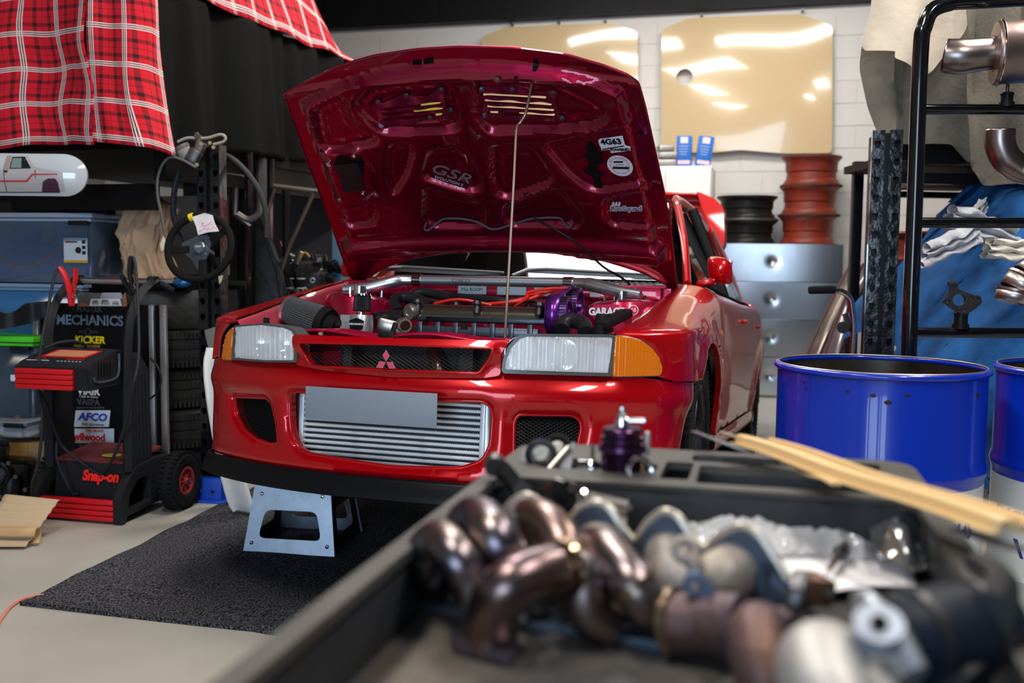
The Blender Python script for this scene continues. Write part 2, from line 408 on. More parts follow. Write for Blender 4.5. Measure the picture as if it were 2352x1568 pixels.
for k, (z, s) in enumerate(((0, .96), (.257, 1.0), (.514, 1.0))):
    rim('bare_rim', ['orange-red bare rim at the bottom of its stack on the cabinet', 'orange-red bare rim in the middle of its stack on the cabinet', 'orange-red bare rim topmost of its stack on the cabinet'][k], 'orange-red wheel rims', (p.x+.01*k, 8.85, 1.322+z), .255*s, .25, primer, rust)
p = W(1712, 555, 8.95)
for k in range(2):
    rim('bare_rim', ['black bare rim under another beside the orange-red rims', 'black bare rim topmost beside the orange-red rims'][k], 'black wheel rims', (p.x, 8.93, 1.322+.215*k), .265, .205, M('black_rim_paint', (.02, .018, .018), .35, .3), M('worn_grey_rim', (.16, .15, .14), .4, .7))
# conduit pipe up the wall
q = B(); a_ = wp(1955, 330, .04); q.tube([(a_.x, a_.y, 3.3), (a_.x, a_.y, .2)], .018, 8)
# leaning old body panels
def lean(pts0, pts1, dy, name, m, lab, me_):
    P0 = [W(*p) for p in pts0]; P1 = [W(*p) for p in pts1]
    def cr(P, t):
        n = len(P)-1; i = min(int(t*n), n-1); f = t*n-i
        a, b2, c, d = P[max(i-1, 0)], P[i], P[i+1], P[min(i+2, n)]
        return .5*((2*b2)+(c-a)*f+(2*a-5*b2+4*c-d)*f*f+(3*b2-a-3*c+d)*f**3)
    t = root(name, lab, 'car panel', P0[-1])
    q = B(); q.grid(lambda u, v: cr(P0, u).lerp(cr(P1, u), v)+V(0, -.05*math.sin(v*PI), .0), 24, 8)
    o = part('panel_skin', q, m, t, world=True); s = o.modifiers.new('s', 'SOLIDIFY'); s.thickness = .006
    q = B(); q.tube([cr(P1, k/20) for k in range(21)], .012, 8); part('folded_edge', q, me_, t, world=True)
    q = B(); q.tube([cr(P0, k/20) for k in range(21)], .009, 8); part('folded_edge', q, me_, t, world=True)
oldp = M('old_grey_brown_paint', (.22, .17, .145), .35, .3, var=.5, vscale=7, coat=.4); rede = M('dark_red_primer_edge', (.09, .03, .025), .5)
lean([(1957, 602, 6.6), (1930, 650, 6.5), (1900, 710, 6.4), (1870, 775, 6.3), (1820, 900, 6.15), (1800, 990, 6.1)], [(1975, 612, 6.5), (1950, 680, 6.4), (1925, 740, 6.3), (1893, 800, 6.2), (1860, 900, 6.1), (1840, 985, 6.0)], 0, 'leaning_fender', oldp, 'grey-brown curved car panel leaning left of the black rack post', rede)
lean([(1983, 606, 6.2), (1958, 650, 6.1), (1935, 700, 6.0), (1912, 760, 5.9), (1880, 860, 5.8), (1860, 980, 5.7)], [(1990, 640, 6.1), (1978, 690, 6.0), (1962, 740, 5.9), (1940, 800, 5.8), (1910, 900, 5.7), (1890, 985, 5.6)], 0, 'leaning_fender', M('grey_plum_paint', (.16, .13, .15), .25, .4, coat=.6), 'dark plum-grey curved car panel leaning directly behind the chrome handle', rede)
# chrome handle with black grip (trolley jack handle)
t = root('jack_handle', 'bent chrome handle with black grip standing behind the blue drum', 'handle', G(1960, 1000, 0))
q = B(); q.tube([W(1915, 665, 4.6), W(1930, 668, 4.6), W(1948, 680, 4.6), W(1957, 706, 4.6), W(1958, 800, 4.62), V(W(1958, 800, 4.62).x, 4.75, .05)], .0145, 12, smooth=6); part('handle_tube', q, M('dull_chrome', (.6, .6, .6), .2, 1), t, world=True)
q = B(); q.tube([W(1858, 666, 4.6), W(1862, 666, 4.6), W(1912, 665, 4.6), W(1918, 666, 4.6)], [.016, .0185, .0185, .017], 14); part('grip', q, rubber, t, world=True)
q = B(); q.box((W(1958, 800, 4.6).x, 4.75, .05), (.3, .5, .1), bev=.02); part('jack_base', q, dsteel, t, world=True)
q = B(); q.cyl(W(1936, 752, 4.66), W(1936, 752, 4.6), .028); part('pivot_knob', q, blackp, t, world=True)
q = B(); q.bar(W(1940, 720, 4.64), W(1955, 760, 4.62), .02); part('bracket', q, dsteel, t, world=True)

# ---------------------------------------------- black rack post with keyholes (right)
def rackpost(px, Y, wid, ztop, n, lab, pxb=None, pitch=.077, foot=None, ang=-15):
    c = W(px, 784, Y); t = root('rack_upright', lab, 'rack', mtx=lm((c.x, Y, 0), ang))
    for s in (-1, 1):
        x0 = s*wid*.29-wid*.2; x1 = s*wid*.29+wid*.2; holes = []
        for k in range(n):
            zc = ztop-.06-k*pitch; xc = s*wid*.29+.004*s
            holes.append([(xc-.011, zc+.016), (xc+.011, zc+.016), (xc+.013, zc), (xc+.006, zc-.014), (xc-.005, zc-.016), (xc-.012, zc)])
        def f(o): return lambda u, v: [Vector((a, o, c_)) for a, c_ in zip(u, v)]
        q = sheet_solid([(x0, .01), (x1, .01), (x1, ztop), (x0, ztop)], holes, .035, f(0), f(.004))
        q.box((x0, .035, ztop/2), (.003, .07, ztop)); q.box((x1, .035, ztop/2), (.003, .07, ztop))
        part('post_channel', q, M('worn_gloss_black', (.004, .005, .007), .22, bump=.5, bscale=22, coat=.5), t, smooth=False)
    q = B(); q.box((0, .072, ztop/2), (wid*.98, .004, ztop-.01)); part('added_hole_back', q, M('black_web', (.003, .003, .004), .3), t, smooth=False)  # black plate added behind the holes so they stay dark against the wall
    q = B(); q.box((0, .03, ztop/2), (wid*.17, .05, ztop-.03)); part('post_web', q, M('black_web', (.003, .003, .004), .3), t, smooth=False)
    return t
rp = rackpost(2020, 4.3, .122, W(2036, 298, 4.3).z, 13, 'glossy black keyhole rack upright standing behind the large blue drum')
# dark shelving behind it
t = root('storage_rack', 'dark steel storage rack holding blue-covered goods behind the tube stand', 'rack', (3.2, 5.3, 0))
for px, Y in ((1998, 4.75), (2480, 4.6)):
    for dy in (0, 1.0):
        q = B(); c = W(px, 700, Y); q.box((c.x+.26*dy, Y+dy, .93), (.055, .055, 1.86 if px > 2000 else W(1998, 322, 4.75).z*2-1.86), bev=.003); part('rack_leg', q, M('rack_black', (.007, .007, .009), .35), t, world=True)
def rbeam(y0, y1, Y, m=None):
    a = W(1998, y0, Y); b2 = W(2600, y0+12, Y-.15); h = abs(W(2000, y1, Y).z-a.z); q = B(); q.bar(a+V(0, 0, -h/2), b2+V(0, 0, -h/2), h, .05, up=(0, 1, 0)); part('rack_beam', q, m or M('rack_black', (0, 0, 0)), t, world=True, smooth=False)
rbeam(338, 368, 4.7); rbeam(395, 420, 4.72); rbeam(438, 452, 5.7)
q = B(); a = W(2060, 372, 5.2); q.box((a.x+.75, 5.25, a.z), (1.7, .95, .04)); part('shelf_board', q, M('dark_board', (.02, .015, .012), .7), t, world=True, smooth=False)
q = B(); a = W(2060, 470, 5.2); q.box((a.x+.75, 5.3, .62), (1.5, .9, .04)); part('shelf_board', q, M('dark_board', (0, 0, 0)), t, world=True, smooth=False)
for x_, w__, h__ in ((2105, .30, .13), (2190, .34, .19), (2290, .40, .16)):
    q = B(); a = W(x_, 372, 5.0); q.box((a.x, 5.05, a.z+h__/2+.02), (w__, .4, h__), (0, 0, .05), bev=.012); solo('black_case', q, M('case_black', (.008, .008, .009), .5), {2105: 'black case at the left of the upper rack shelf', 2190: 'black case in the middle of the upper rack shelf', 2290: 'black case at the right of the upper rack shelf'}[x_], 'case', 'black cases on the upper rack shelf')
q = B(); a = W(2140, 400, 5.1); q.box((a.x, 5.0, a.z-.03), (.36, .3, .1), (0, 0, .1), bev=.01); solo('brown_crate', q, M('brown_wood', (.13, .09, .06), .7), 'dim brown crate on the upper shelf behind the tube stand', 'crate')
q = B(); a = W(2085, 600, 5.2); q.lathe([(.1, 0), (.24, .0), (.25, .02), (.22, .04), (.21, .12), (.25, .15), (.24, .16), (.1, .16)], Matrix.Translation((a.x+.05, 5.2, a.z-.01)), seg=40, cap=True); solo('bare_rim', q, primer, 'dull red rim half hidden beside the blue cover behind the rack post', 'wheel rim')

# ---------------------------------------------- cloth helpers
def cloth_px(name, poly, Y, amp, m, lab, cat, group=None, yaw=0, fx=9, fz=1.2, seed=0, thick=.004, bulge=0, step=.03, rnd=.03, parent=None, ridge=None):
    P = [W(px, py, Y) for px, py in poly]; pts = roundpoly([(p.x, p.z) for p in P], rnd)
    cx = sum(p[0] for p in pts)/len(pts); cz = sum(p[1] for p in pts)/len(pts); hx = max(abs(p[0]-cx) for p in pts); hz = max(abs(p[1]-cz) for p in pts)
    def f(o):
        def fn(u, v):
            r = []
            for a, c in zip(u.tolist(), v.tolist()):
                d = amp*noise.noise((a*fx+seed, c*fz, seed)) + amp*.35*noise.noise((a*fx*2.3, c*fz*3+seed, 4)) 
                d += -bulge*max(0, 1-((a-cx)/hx)**2*.8-((c-cz)/hz)**2*.8)
                r.append(Vector((a, Y+o+d+(a-cx)*yaw, c)))
            return r
        return fn
    b = sheet_solid(pts, [], step, f(0), f(thick))
    if parent is not None: return part(name, b, m, parent, world=True, ang=60)
    return solo(name, b, m, lab, cat, group, ang=60)
hidec = M('cream_leather', (.66, .58, .47), .8, bump=.3, bscale=30, var=.12, vscale=8)
hideg = M('grey_suede', (.15, .14, .12), .9, bump=.3, bscale=50, var=.25, vscale=7)
cloth_px('leather_apron', [(1992, 150), (2000, 60), (2130, 40), (2240, -60), (2352, -60), (2420, 200), (2420, 300), (2230, 330), (2230, 380), (2190, 330), (2080, 330), (2010, 310), (1998, 250)], 4.45, .11, hideg, 'grey suede apron hanging left behind the black tube stand', 'apron', fx=7, seed=3)
cloth_px('leather_jacket', [(2010, -60), (2230, -60), (2226, 60), (2205, 92), (2180, 120), (2150, 160), (2133, 172), (2090, 150), (2055, 132), (2060, 116), (1990, 112), (1984, 95), (2003, 30)], 4.3, .10, hidec, 'cream leather welding jacket hanging at the top right of the wall', 'jacket', fx=6, seed=8)
cloth_px('leather_apron', [(2232, -40), (2420, -60), (2420, 420), (2330, 420), (2262, 428), (2215, 380), (2205, 330), (2218, 260), (2228, 200)], 4.12, .12, M('grey_taupe_suede', (.17, .155, .13), .9, bump=.3, bscale=60, var=.2, vscale=9), 'taupe-grey suede apron hanging behind the muffler', 'apron', fx=8, seed=13)
# big blue cover over a bulky load, and its towels
bcl = M('blue_cotton', (.006, .12, .40), .85, bump=.25, bscale=60, var=.55, vscale=7)
def mound(u, v):
    # u along x, v from the floor-front edge over the top to the back
    x = 1.88 + u*2.2; prof = [(4.02, .2), (4.0, .75), (4.05, 1.0), (4.12, 1.16), (4.3, 1.24), (4.5, 1.30), (4.62, 1.42), (4.8, 1.56), (5.0, 1.60), (5.2, 1.5)]
    t = v*(len(prof)-1); i = min(int(t), len(prof)-2); f = t-i; y = prof[i][0]*(1-f)+prof[i+1][0]*f; z = prof[i][1]*(1-f)+prof[i+1][1]*f
    e = min(1, u*4.2); sh = math.sin(e*PI/2)**.8
    z = .2+(z-.2)*(.42+.58*sh) if z > .2 else z
    y += .25*(1-sh)
    k = noise.noise((x*3, v*4, 1))*.16 + noise.noise((x*8, v*6, 5))*.09 + .10*abs(math.sin(x*5+v*6+noise.noise((x*2, v*2, 9))*5)) + .07*(1-abs(noise.noise((x*5+v*3, v*5, 2)))*3) + .04*(1-abs(noise.noise((x*9-v*5, v*9, 8)))*4)
    return Vector((x-.08+k*.3, y-k, z+k*.35))
q = B(); q.grid(mound, 90, 60); o = solo('blue_cover', q, bcl, 'blue cotton cover draped over a bulky load behind the tube stand', 'cover', ang=70)
tow = M('pale_towel', (.52, .54, .60), .95, bump=.6, bscale=90, var=.2, vscale=12)
def lump(px, py, Y, L, ang, wid, m, lab, seed, name='folded_towel'):
    c = W(px, py, Y); t = root(name, lab, 'towel', c, group='towels on the blue cover')
    ex = V(math.cos(ang), -.15, math.sin(ang)).normalized()
    for k in range(3):
        q = B()
        def fn(u, v):
            a = v*2*PI; x = (u-.5)*L*(1-.1*k); r = wid*(.55+.12*noise.noise((u*4, k+seed, 0)))*(1 if .06 < u < .94 else .8)
            p = c + ex*x + V(0, math.cos(a)*r*1.1, math.sin(a)*r*.35+k*wid*.33) + V(0, 0, .02)*noise.noise((u*5+seed, v*3, k))
            return p
        q.grid(fn, 20, 14); part('fold', q, m, t, world=True, ang=70)
lump(2180, 580, 4.02, .24, .45, .09, tow, 'crumpled grey-white towel at the left of the towel pile', 2)
lump(2255, 545, 4.15, .32, -.35, .11, tow, 'long grey-blue towel lying slantwise on the pile under the middle rail', 5)
lump(2240, 500, 4.3, .12, .9, .06, tow, 'small pale towel tip sticking up above the middle rail', 7)
lump(2320, 590, 3.98, .20, -.1, .08, M('cream_cloth', (.70, .67, .60), .9), 'cream rag at the right end of the towel pile', 9)

# ---------------------------------------------- black tube stand with exhaust parts
SY = 3.5; tb = .027
t = root('tube_stand', 'glossy black tube display stand behind the blue drums', 'stand', (W(2110, 784, SY).x+.5, SY, 0)); STAND = t
top = W(2118, 40, SY)
q = B(); pb = W(2088, 800, SY); kx = pb.x-.01
q.tube([V(kx+.02, SY, .0), pb, W(2100, 500, SY), W(2114, 130, SY), W(2124, 60, SY), W(2142, 24, SY), W(2180, 8, SY), W(2230, 3, SY), W(2520, -4, SY), V(W(2700, 0, SY).x, SY, top.z-.02)], tb, 16, smooth=5); part('outer_frame', q, steelb, t, world=True)
for y0, y1 in ((251, 250), (511, 511), (763, 764)):
    q = B(); xl = {251: 2113, 511: 2102, 763: 2092}[y0]; q.tube([W(xl, y0, SY), W(2700, y1+2, SY)], .0185, 14); part('cross_rail', q, steelb, t, world=True)
q = B(); q.tube([V(W(2700, 0, SY).x, SY, top.z), V(W(2700, 0, SY).x, SY, 0)], tb, 16); part('outer_leg', q, steelb, t, world=True)
q = B(); q.bar(V(kx+.02, SY-.3, .02), V(kx+.02, SY+.3, .02), .05, .04); part('foot_bar', q, steelb, t, world=True)
def stub(px, py, h, r=.02):
    a = W(px, py, SY); q = B(); q.cyl(a, a+V(0, 0, h), r); q.cyl(a+V(0, 0, -.004), a+V(0, 0, .012), r*1.25); q.torus(a+V(0, 0, h-.005), r*.95, .004); part('peg_stub', q, M('stub_black', (.008, .008, .008), .4), STAND, world=True)
stub(2312, 243, .045); stub(2206, 752, .055, .023)
q = B(); a = W(2312, 243, SY); q.cyl(a, a+V(0, 0, .085), .006); part('threaded_pin', q, dsteel, STAND, world=True)
heat = M('heat_tinted_steel', (.42, .30, .24), .36, 1, col2=(.24, .20, .22), vscale=9, bump=.04)
t = root('muffler', 'heat-tinted round metal muffler with angled inlet on the top rail peg', 'muffler', W(2312, 200, SY))
A0 = W(2290, 122, SY-.04); ax = V(1, -.25, .03).normalized(); mm = frame(A0, V(0, 0, 1).cross(ax), ax.cross(V(0, 0, 1).cross(ax)))
zx = ax; xx = V(0, 0, 1); yy = zx.cross(xx); mm = Matrix((xx, yy, zx)).transposed().to_4x4(); mm.translation = A0
q = B(); q.lathe([(.05, -.012), (.103, -.008), (.108, .0), (.108, .012), (.104, .018), (.105, .25), (.108, .27), (.06, .29)], mm, seg=48, cap=True); part('muffler_can', q, heat, t, world=True)
q = B(); q.torus(A0+ax*.006, .108, .003, mm.to_3x3().to_4x4()); part('end_seam', q, chrome, t, world=True)
q = B(); p0 = A0-ax*.0; pts = [W(2292, 122, SY-.04), W(2255, 125, SY-.03), W(2205, 130, SY-.02), W(2170, 128, SY)]
q.tube(pts, [.052, .056, .060, .057], 28, smooth=4, cap=False); o = part('inlet_pipe', q, M('polished_heat_steel', (.36, .29, .25), .3, 1, col2=(.26, .22, .22), vscale=5), t, world=True); s = o.modifiers.new('s', 'SOLIDIFY'); s.thickness = .003
q = B(); d0 = (pts[1]-pts[0]).normalized(); q.tube([pts[0], pts[0]+d0*.02], .061, 28); part('pipe_collar', q, heat, t, world=True)
t = root('elbow_pipe', 'brown heat-tinted elbow pipe hanging behind the middle rail', 'pipe', W(2320, 400, SY))
q = B(); q.tube([W(2297, 298, SY), W(2297, 330, SY), W(2312, 365, SY), W(2345, 388, SY), W(2400, 392, SY-.03), W(2460, 392, SY-.03)], .05, 28, smooth=5, cap=False); o = part('elbow_tube', q, M('polished_heat_steel', (0, 0, 0)), t, world=True); s = o.modifiers.new('s', 'SOLIDIFY'); s.thickness = .003
t = root('segmented_elbow', 'welded pie-cut steel elbow at the right end of the lowest rail', 'pipe', W(2340, 700, SY-.2))
cs = [W(2322, 694, 3.3), W(2330, 668, 3.3), W(2352, 640, 3.3), W(2385, 622, 3.3), W(2430, 618, 3.3)]
for k in range(4):
    q = B(); q.tube([cs[k], cs[k+1]], [.052, .055], 28, cap=False); o = part('pie_cut_segment', q, M('bright_steel', (.55, .50, .46), .38, 1), t, world=True); s = o.modifiers.new('s', 'SOLIDIFY'); s.thickness = .003
    dd = (cs[k+1]-cs[k]).normalized(); q = B(); q.tube([cs[k+1]-dd*.004, cs[k+1]+dd*.004], .058, 28); part('weld_bead', q, heat, t, world=True)
# small flange bracket standing on its stub
t = root('flange_bracket', 'small dark triangular flange bracket standing on the lowest rail peg', 'bracket', W(2206, 712, SY))
def pl(px, py): p = W(px, py, SY); return (p.x, p.z)
out = roundpoly([pl(2178, 655), pl(2192, 648), (pl(2196, 665)), pl(2228, 676), pl(2243, 690), pl(2236, 706), pl(2214, 720), pl(2202, 722), pl(2172, 702), pl(2166, 690), pl(2176, 668)], .008)
def circ(c, r, n=14): return [(c[0]+r*math.cos(2*PI*k/n), c[1]+r*math.sin(2*PI*k/n)) for k in range(n)]
hs = [circ(pl(2196, 688), .021, 20), circ(pl(2172, 692), .006), circ(pl(2223, 683), .006), circ(pl(2207, 711), .006)]
f = lambda o: (lambda u, v: [Vector((a, SY-.02+o+(a-out[0][0])*-.1, c)) for a, c in zip(u, v)])
part('flange_plate', sheet_solid(out, hs, .008, f(0), f(.012)), M('worn_black_steel', (.05, .045, .045), .45, .7), t, world=True, smooth=False)
q = B(); c = W(2240, 691, SY-.02); q.torus(c, .017, .005, Matrix.Rotation(PI/2, 4, 'X')); part('ring_lug', q, M('worn_black_steel', (0, 0, 0)), t, world=True)
for pp in ((2172, 692), (2223, 683), (2207, 711)):
    q = B(); c = W(*pp, SY-.022); q.torus(c, .008, .0025, Matrix.Rotation(PI/2, 4, 'X'), seg=16, seg2=6); part('boss', q, dsteel, t, world=True)
q = B(); a = W(2186, 652, SY-.02); q.cyl(a+V(-.012, 0, 0), a+V(.016, 0, .004), .008, seg=6); part('bolt', q, dsteel, t, world=True)

# ---------------------------------------------- blue and white drums
def drum(x, y, lab, txt_ang, seedrot):
    t = root('steel_drum', lab, 'drum', (x, y, 0), group='blue and white steel drums')
    R = .29; zb = .565
    low = [(R*.96, .0), (R, .008), (R, .02), (R*.985, .03), (R*.985, .26), (R*1.0, .275), (R*1.012, .285), (R*1.0, .295), (R*.985, .31), (R*.985, zb)]
    q = B(); q.lathe(low, seg=72); q.lathe([(.0001, .02), (R*.96, .015)], seg=72); part('lower_shell', q, M('white_drum_enamel', (.62, .64, .60), .35, var=.12, vscale=6, coat=.3), t)
    up = [(R*.985, zb), (R*.988, .575), (R*1.003, .59), (R*1.012, .60), (R*1.003, .61), (R*.985, .63), (R*.985, .862)]
    q = B(); q.lathe(up, seg=72); part('upper_shell', q, bluedrum, t)
    q = B(); q.lathe([(R*.975, .865), (R*.972, .6), (R*.972, .02)], seg=72); part('inner_wall', q, M('stained_inner_steel', (.13, .11, .09), .3, .8, col2=(.035, .03, .025), vscale=6), t)
    q = B(); q.torus((0, 0, .872), R*.992, .0085, seg=96, seg2=12); part('top_rim', q, bluedrum, t)
    q = B(); q.torus((0, 0, .8805), R*.975, .0022, seg=96, seg2=6); part('worn_rim_edge', q, M('bare_worn_steel', (.6, .5, .42), .35, .9), t)
    for k in range(7):
        a = random.uniform(3.6, 5.6); z = random.uniform(.80, .85); q = B()
        rr = random.uniform(.004, .011)
        q.lathe([(.0001, .0012), (rr, 0)], Matrix.Translation((R*.9852*math.cos(a), R*.9852*math.sin(a), z)) @ Matrix.Rotation(a, 4, 'Z') @ Matrix.Rotation(PI/2, 4, 'Y') @ Matrix.Diagonal((.6, 1, 1, 1)), seg=9); part('paint_chip', q, M('chip_brown', (.03, .02, .02), .6), t)
    # lettering wrapped round the shell
    for s, size, z, a0 in (('FUCHS', .062, .455, txt_ang),):
        tx = text(s, size, Matrix(), .0005, shear=.15, bold=.002)
        for v in tx.bm.verts:
            a = a0 + v.co.x/R; r = R*.9856+v.co.z+.0006; zz = z+v.co.y; v.co = Vector((r*math.cos(a), r*math.sin(a), zz))
        part('lettering', tx, M('navy_ink', (.01, .03, .28), .5), t, smooth=False)
    tx = B(); 
    for k in range(2):
        pr = [(-.03+k*.01, 0), (.0, -.05), (.012, -.05), (-.012+k*.01, 0)]
        vs = []
        for (xx_, yy_) in pr:
            a = txt_ang+.1+xx_/R; vs.append(tx.bm.verts.new((R*.987*math.cos(a), R*.987*math.sin(a), .40+yy_)))
        tx.bm.faces.new(vs)
        break
    part('emblem_stroke', tx, M('navy_ink', (0, 0, 0)), t, smooth=False)
drum(1.063, 2.859, 'open blue and white steel drum, left and fully seen, behind the tray cart', math.radians(-69), 0)
drum(1.70, 2.83, 'open blue and white steel drum cut off by the right frame edge', math.radians(-166), 1)
# ================================================ the red car (local frame: x right, y backwards, z up)
_A = Matrix.Rotation(math.radians(-18), 4, 'Z') @ Matrix.Rotation(math.radians(-5), 4, 'X')
_off = Matrix.Rotation(math.radians(-18), 4, 'Z') @ V(0, 3.4, 0) - _A @ V(0, 3.4, 0)
_t = _A @ V(0, 0, .65) + _off
CM = Matrix.Translation(_off + V(-.366-_t.x, 3.0-_t.y, 0)) @ _A; CI = CM.inverted()
car = root('car', 'red four-door saloon with raised bonnet standing on wheel blocks', 'car', mtx=CM)
INV['car'] = Matrix()      # parts of the car are modelled straight in its own frame
CO = CI @ CAM; CI3 = CI.to_3x3()
def L(px, py, ax, v): d = CI3 @ ray(px, py); return CO + d*((v-CO[ax])/d[ax])
_tx = [.30*(x/.85)**2.4 for x in (0, .1, .2, .3, .4, .5, .6, .66, .70, .74)]
_TX = np.array([0, .1, .2, .3, .4, .5, .6, .66, .70, .74, .77, .795, .817, .834, .846, .853, .856, .857]); _TY = np.array(_tx+[.238, .264, .292, .322, .357, .40, .46, .56])
def yf(x): return float(np.interp(abs(x), _TX, _TY))
def S(px, py):
    y = 0
    for i in range(15): q = L(px, py, 1, y); y = yf(q.x)
    return q
# plan curve of the front by arc length
def smooth_tab(P_, n=8):
    o_ = []
    for i in range(len(P_)-1):
        a, b_, c, d = P_[max(i-1, 0)], P_[i], P_[i+1], P_[min(i+2, len(P_)-1)]
        for k in range(n): t = k/n; o_.append(.5*((2*b_)+(c-a)*t+(2*a-5*b_+4*c-d)*t*t+(3*b_-a-3*c+d)*t**3))
    return np.array(o_+[P_[-1]])
_pc = smooth_tab([np.array(p) for p in zip(_TX, _TY)]); _s = np.concatenate([[0], np.cumsum(np.hypot(*np.diff(_pc, axis=0).T))])
def w2xy(w): a = np.abs(w); x = np.interp(a, _s, _pc[:, 0]); return np.sign(w)*x, np.interp(a, _s, _pc[:, 1])
def x2w(x): return math.copysign(float(np.interp(abs(x), _pc[:, 0], _s)), x)
def pw(px, py): q = S(px, py); return (x2w(q.x), q.z)
def nrm(w):
    x1, y1 = w2xy(w+.004); x0, y0 = w2xy(w-.004); dx = x1-x0; dy = y1-y0; l = np.hypot(dx, dy); return dy/l, -dx/l   # outward
def face(off, gz=None):
    def fn(w, z):
        x, y = w2xy(w); nx, ny = nrm(w); g = off + (gz(w, z) if gz else 0)
        return [Vector(p) for p in zip((x+nx*g).tolist(), (y+ny*g).tolist(), z.tolist())]
    return fn
def lips(b, loops, fn, r, m=8):
    for lp in loops:
        a = np.array(resample(lp, .012)); P = fn(a[:, 0], a[:, 1]); b.tube(P, r, m, closed=True)
ics = [(657, 903), (657, 960), (661, 995), (674, 1026), (696, 1042), (896, 1074), (1056, 1077), (1107, 1060), (1126, 1023), (1131, 953), (1126, 931), (1107, 921), (1017, 919), (800, 906), (680, 898)]
ic = roundpoly([pw(*p) for p in ics], .02)
fogl = roundpoly([pw(*p) for p in [(525, 910), (600, 913), (613, 925), (625, 978), (628, 1020), (609, 1021), (577, 1010), (549, 988), (531, 953)]], .012)
fogr = roundpoly([(-a, b_) for a, b_ in [pw(*p) for p in [(522, 908), (604, 911), (616, 925), (628, 978), (631, 1021), (605, 1023), (572, 1012), (545, 988), (527, 950)]]][::-1], .012)
fogr = roundpoly([pw(*p) for p in [(1190, 952), (1318, 953), (1336, 965), (1340, 983), (1330, 1030), (1305, 1062), (1270, 1075), (1178, 1072), (1180, 968)]], .014)
WM = float(_s[-1]); ZT, ZB = .535, .212
def bz(w, z):
    g = np.where(z > .49, -.95*np.clip(z-.49, 0, 1)**2*7*np.clip((.72-np.abs(w))/.06, 0, 1), 0.) + .012*np.exp(-((z-.475)/.035)**2) - .02*np.clip((.30-z)/.1, 0, 1)**2 + .012*np.exp(-((z-.225)/.02)**2)
    # bright raised brow around the intake and the sunken areas of the side ducts
    for lp, k in ((fogl, 1), (fogr, 1)):
        d = sdf(w, z, lp); g = g - .02*np.clip(1-d/.035, 0, 1)**2
    d = sdf(w, z, ic); g = g - .014*np.clip(1-d/.022, 0, 1)**2
    g = g - .05*np.clip((np.abs(w)-.86)/.2, 0, 1)*np.clip((.53-z)/.3, 0, 1)
    return g
def wy(y): return float(np.interp(y, _pc[:, 1], _s))
outer = [(-wy(.34), ZB), (wy(.34), ZB), (wy(.37), .35), (wy(.43), .53), (x2w(.80), .535), (x2w(.66), .556), (x2w(.36), .556), (x2w(.33), .536), (x2w(-.33), .536), (x2w(-.36), .556), (x2w(-.66), .556), (x2w(-.80), .535), (-wy(.43), .53), (-wy(.37), .35)]
b = sheet_solid(outer, [ic, fogl, fogr], .016, face(0, bz), face(-.03, bz))
lips(b, [ic, fogl, fogr], face(-.003, bz), .0065)
bumper = part('front_bumper', b, red, car, ang=50)
# body-coloured grille surround
gro = [pw(*p) for p in [(683, 768), (900, 776), (1172, 783), (1152, 812), (1150, 862), (1110, 868), (900, 866), (760, 852), (681, 838)]]
grh = roundpoly([pw(*p) for p in [(699, 786), (900, 790), (1137, 799), (1128, 822), (1101, 857), (900, 850), (724, 841), (707, 825)]], .012)
def gz(w, z): return .022 + .02*np.clip((z-.60)/.03, -1, 0) - np.clip(z-.625, 0, 1)**1.5*3 + .006*np.clip(1-np.abs(sdf(w, z, grh))/.012, 0, 1)
b = sheet_solid(roundpoly(gro, .012), [grh], .014, face(0, gz), face(-.028, gz)); lips(b, [grh], face(.0, gz), .005)
part('grille_surround', b, red, car, ang=50)
def meshwork(poly, off, pitch, r, ang_, name, parent, m, gzf=None, label=None):
    b = B(); ws = [p[0] for p in poly]; zs = [p[1] for p in poly]; D = max(ws)-min(ws)+max(zs)-min(zs); cw, cz = (max(ws)+min(ws))/2, (max(zs)+min(zs))/2
    fn = face(off, gzf)
    for s in (1, -1):
        dx, dz = math.cos(ang_*s), math.sin(ang_*s); nx, nz = -dz, dx; n = int(D/pitch)
        for k in range(-n, n+1):
            t = np.arange(-D, D, .006); w = cw+nx*k*pitch+dx*t; z = cz+nz*k*pitch+dz*t; ins = inpoly(w, z, poly)
            i = 0
            while i < len(t):
                if ins[i]:
                    j = i
                    while j+1 < len(t) and ins[j+1]: j += 1
                    if j > i:
                        idx = np.unique(np.linspace(i, j, max(2, (j-i)//6+1)).astype(int)); P = fn(w[idx], z[idx])
                        b.tube([p+V(0, .0008*s, 0) for p in P], r, 3, cap=False)
                    i = j+1
                else: i += 1
    return part(name, b, m, parent, label=label, kind='stuff', smooth=False, recalc=False)
gm = M('grille_black', (.012, .012, .013), .4, .3)
meshwork(grh, .004, .0095, .0011, math.radians(30), 'grille_mesh', car, gm)
meshwork(fogl, -.03, .009, .0013, math.radians(30), 'duct_mesh', bumper, gm)
meshwork(fogr, -.03, .009, .0013, math.radians(30), 'duct_mesh', bumper, gm)
for lp in (fogl, fogr):
    b = B(); cw = sum(p[0] for p in lp)/len(lp); cz = sum(p[1] for p in lp)/len(lp)
    x, y = w2xy(np.array([cw])); b.box((float(x[0]), float(y[0])+.16, cz), (.26, .16, .2), (0, 0, math.copysign(.35, cw))); part('duct_box', b, dark, car, smooth=False)
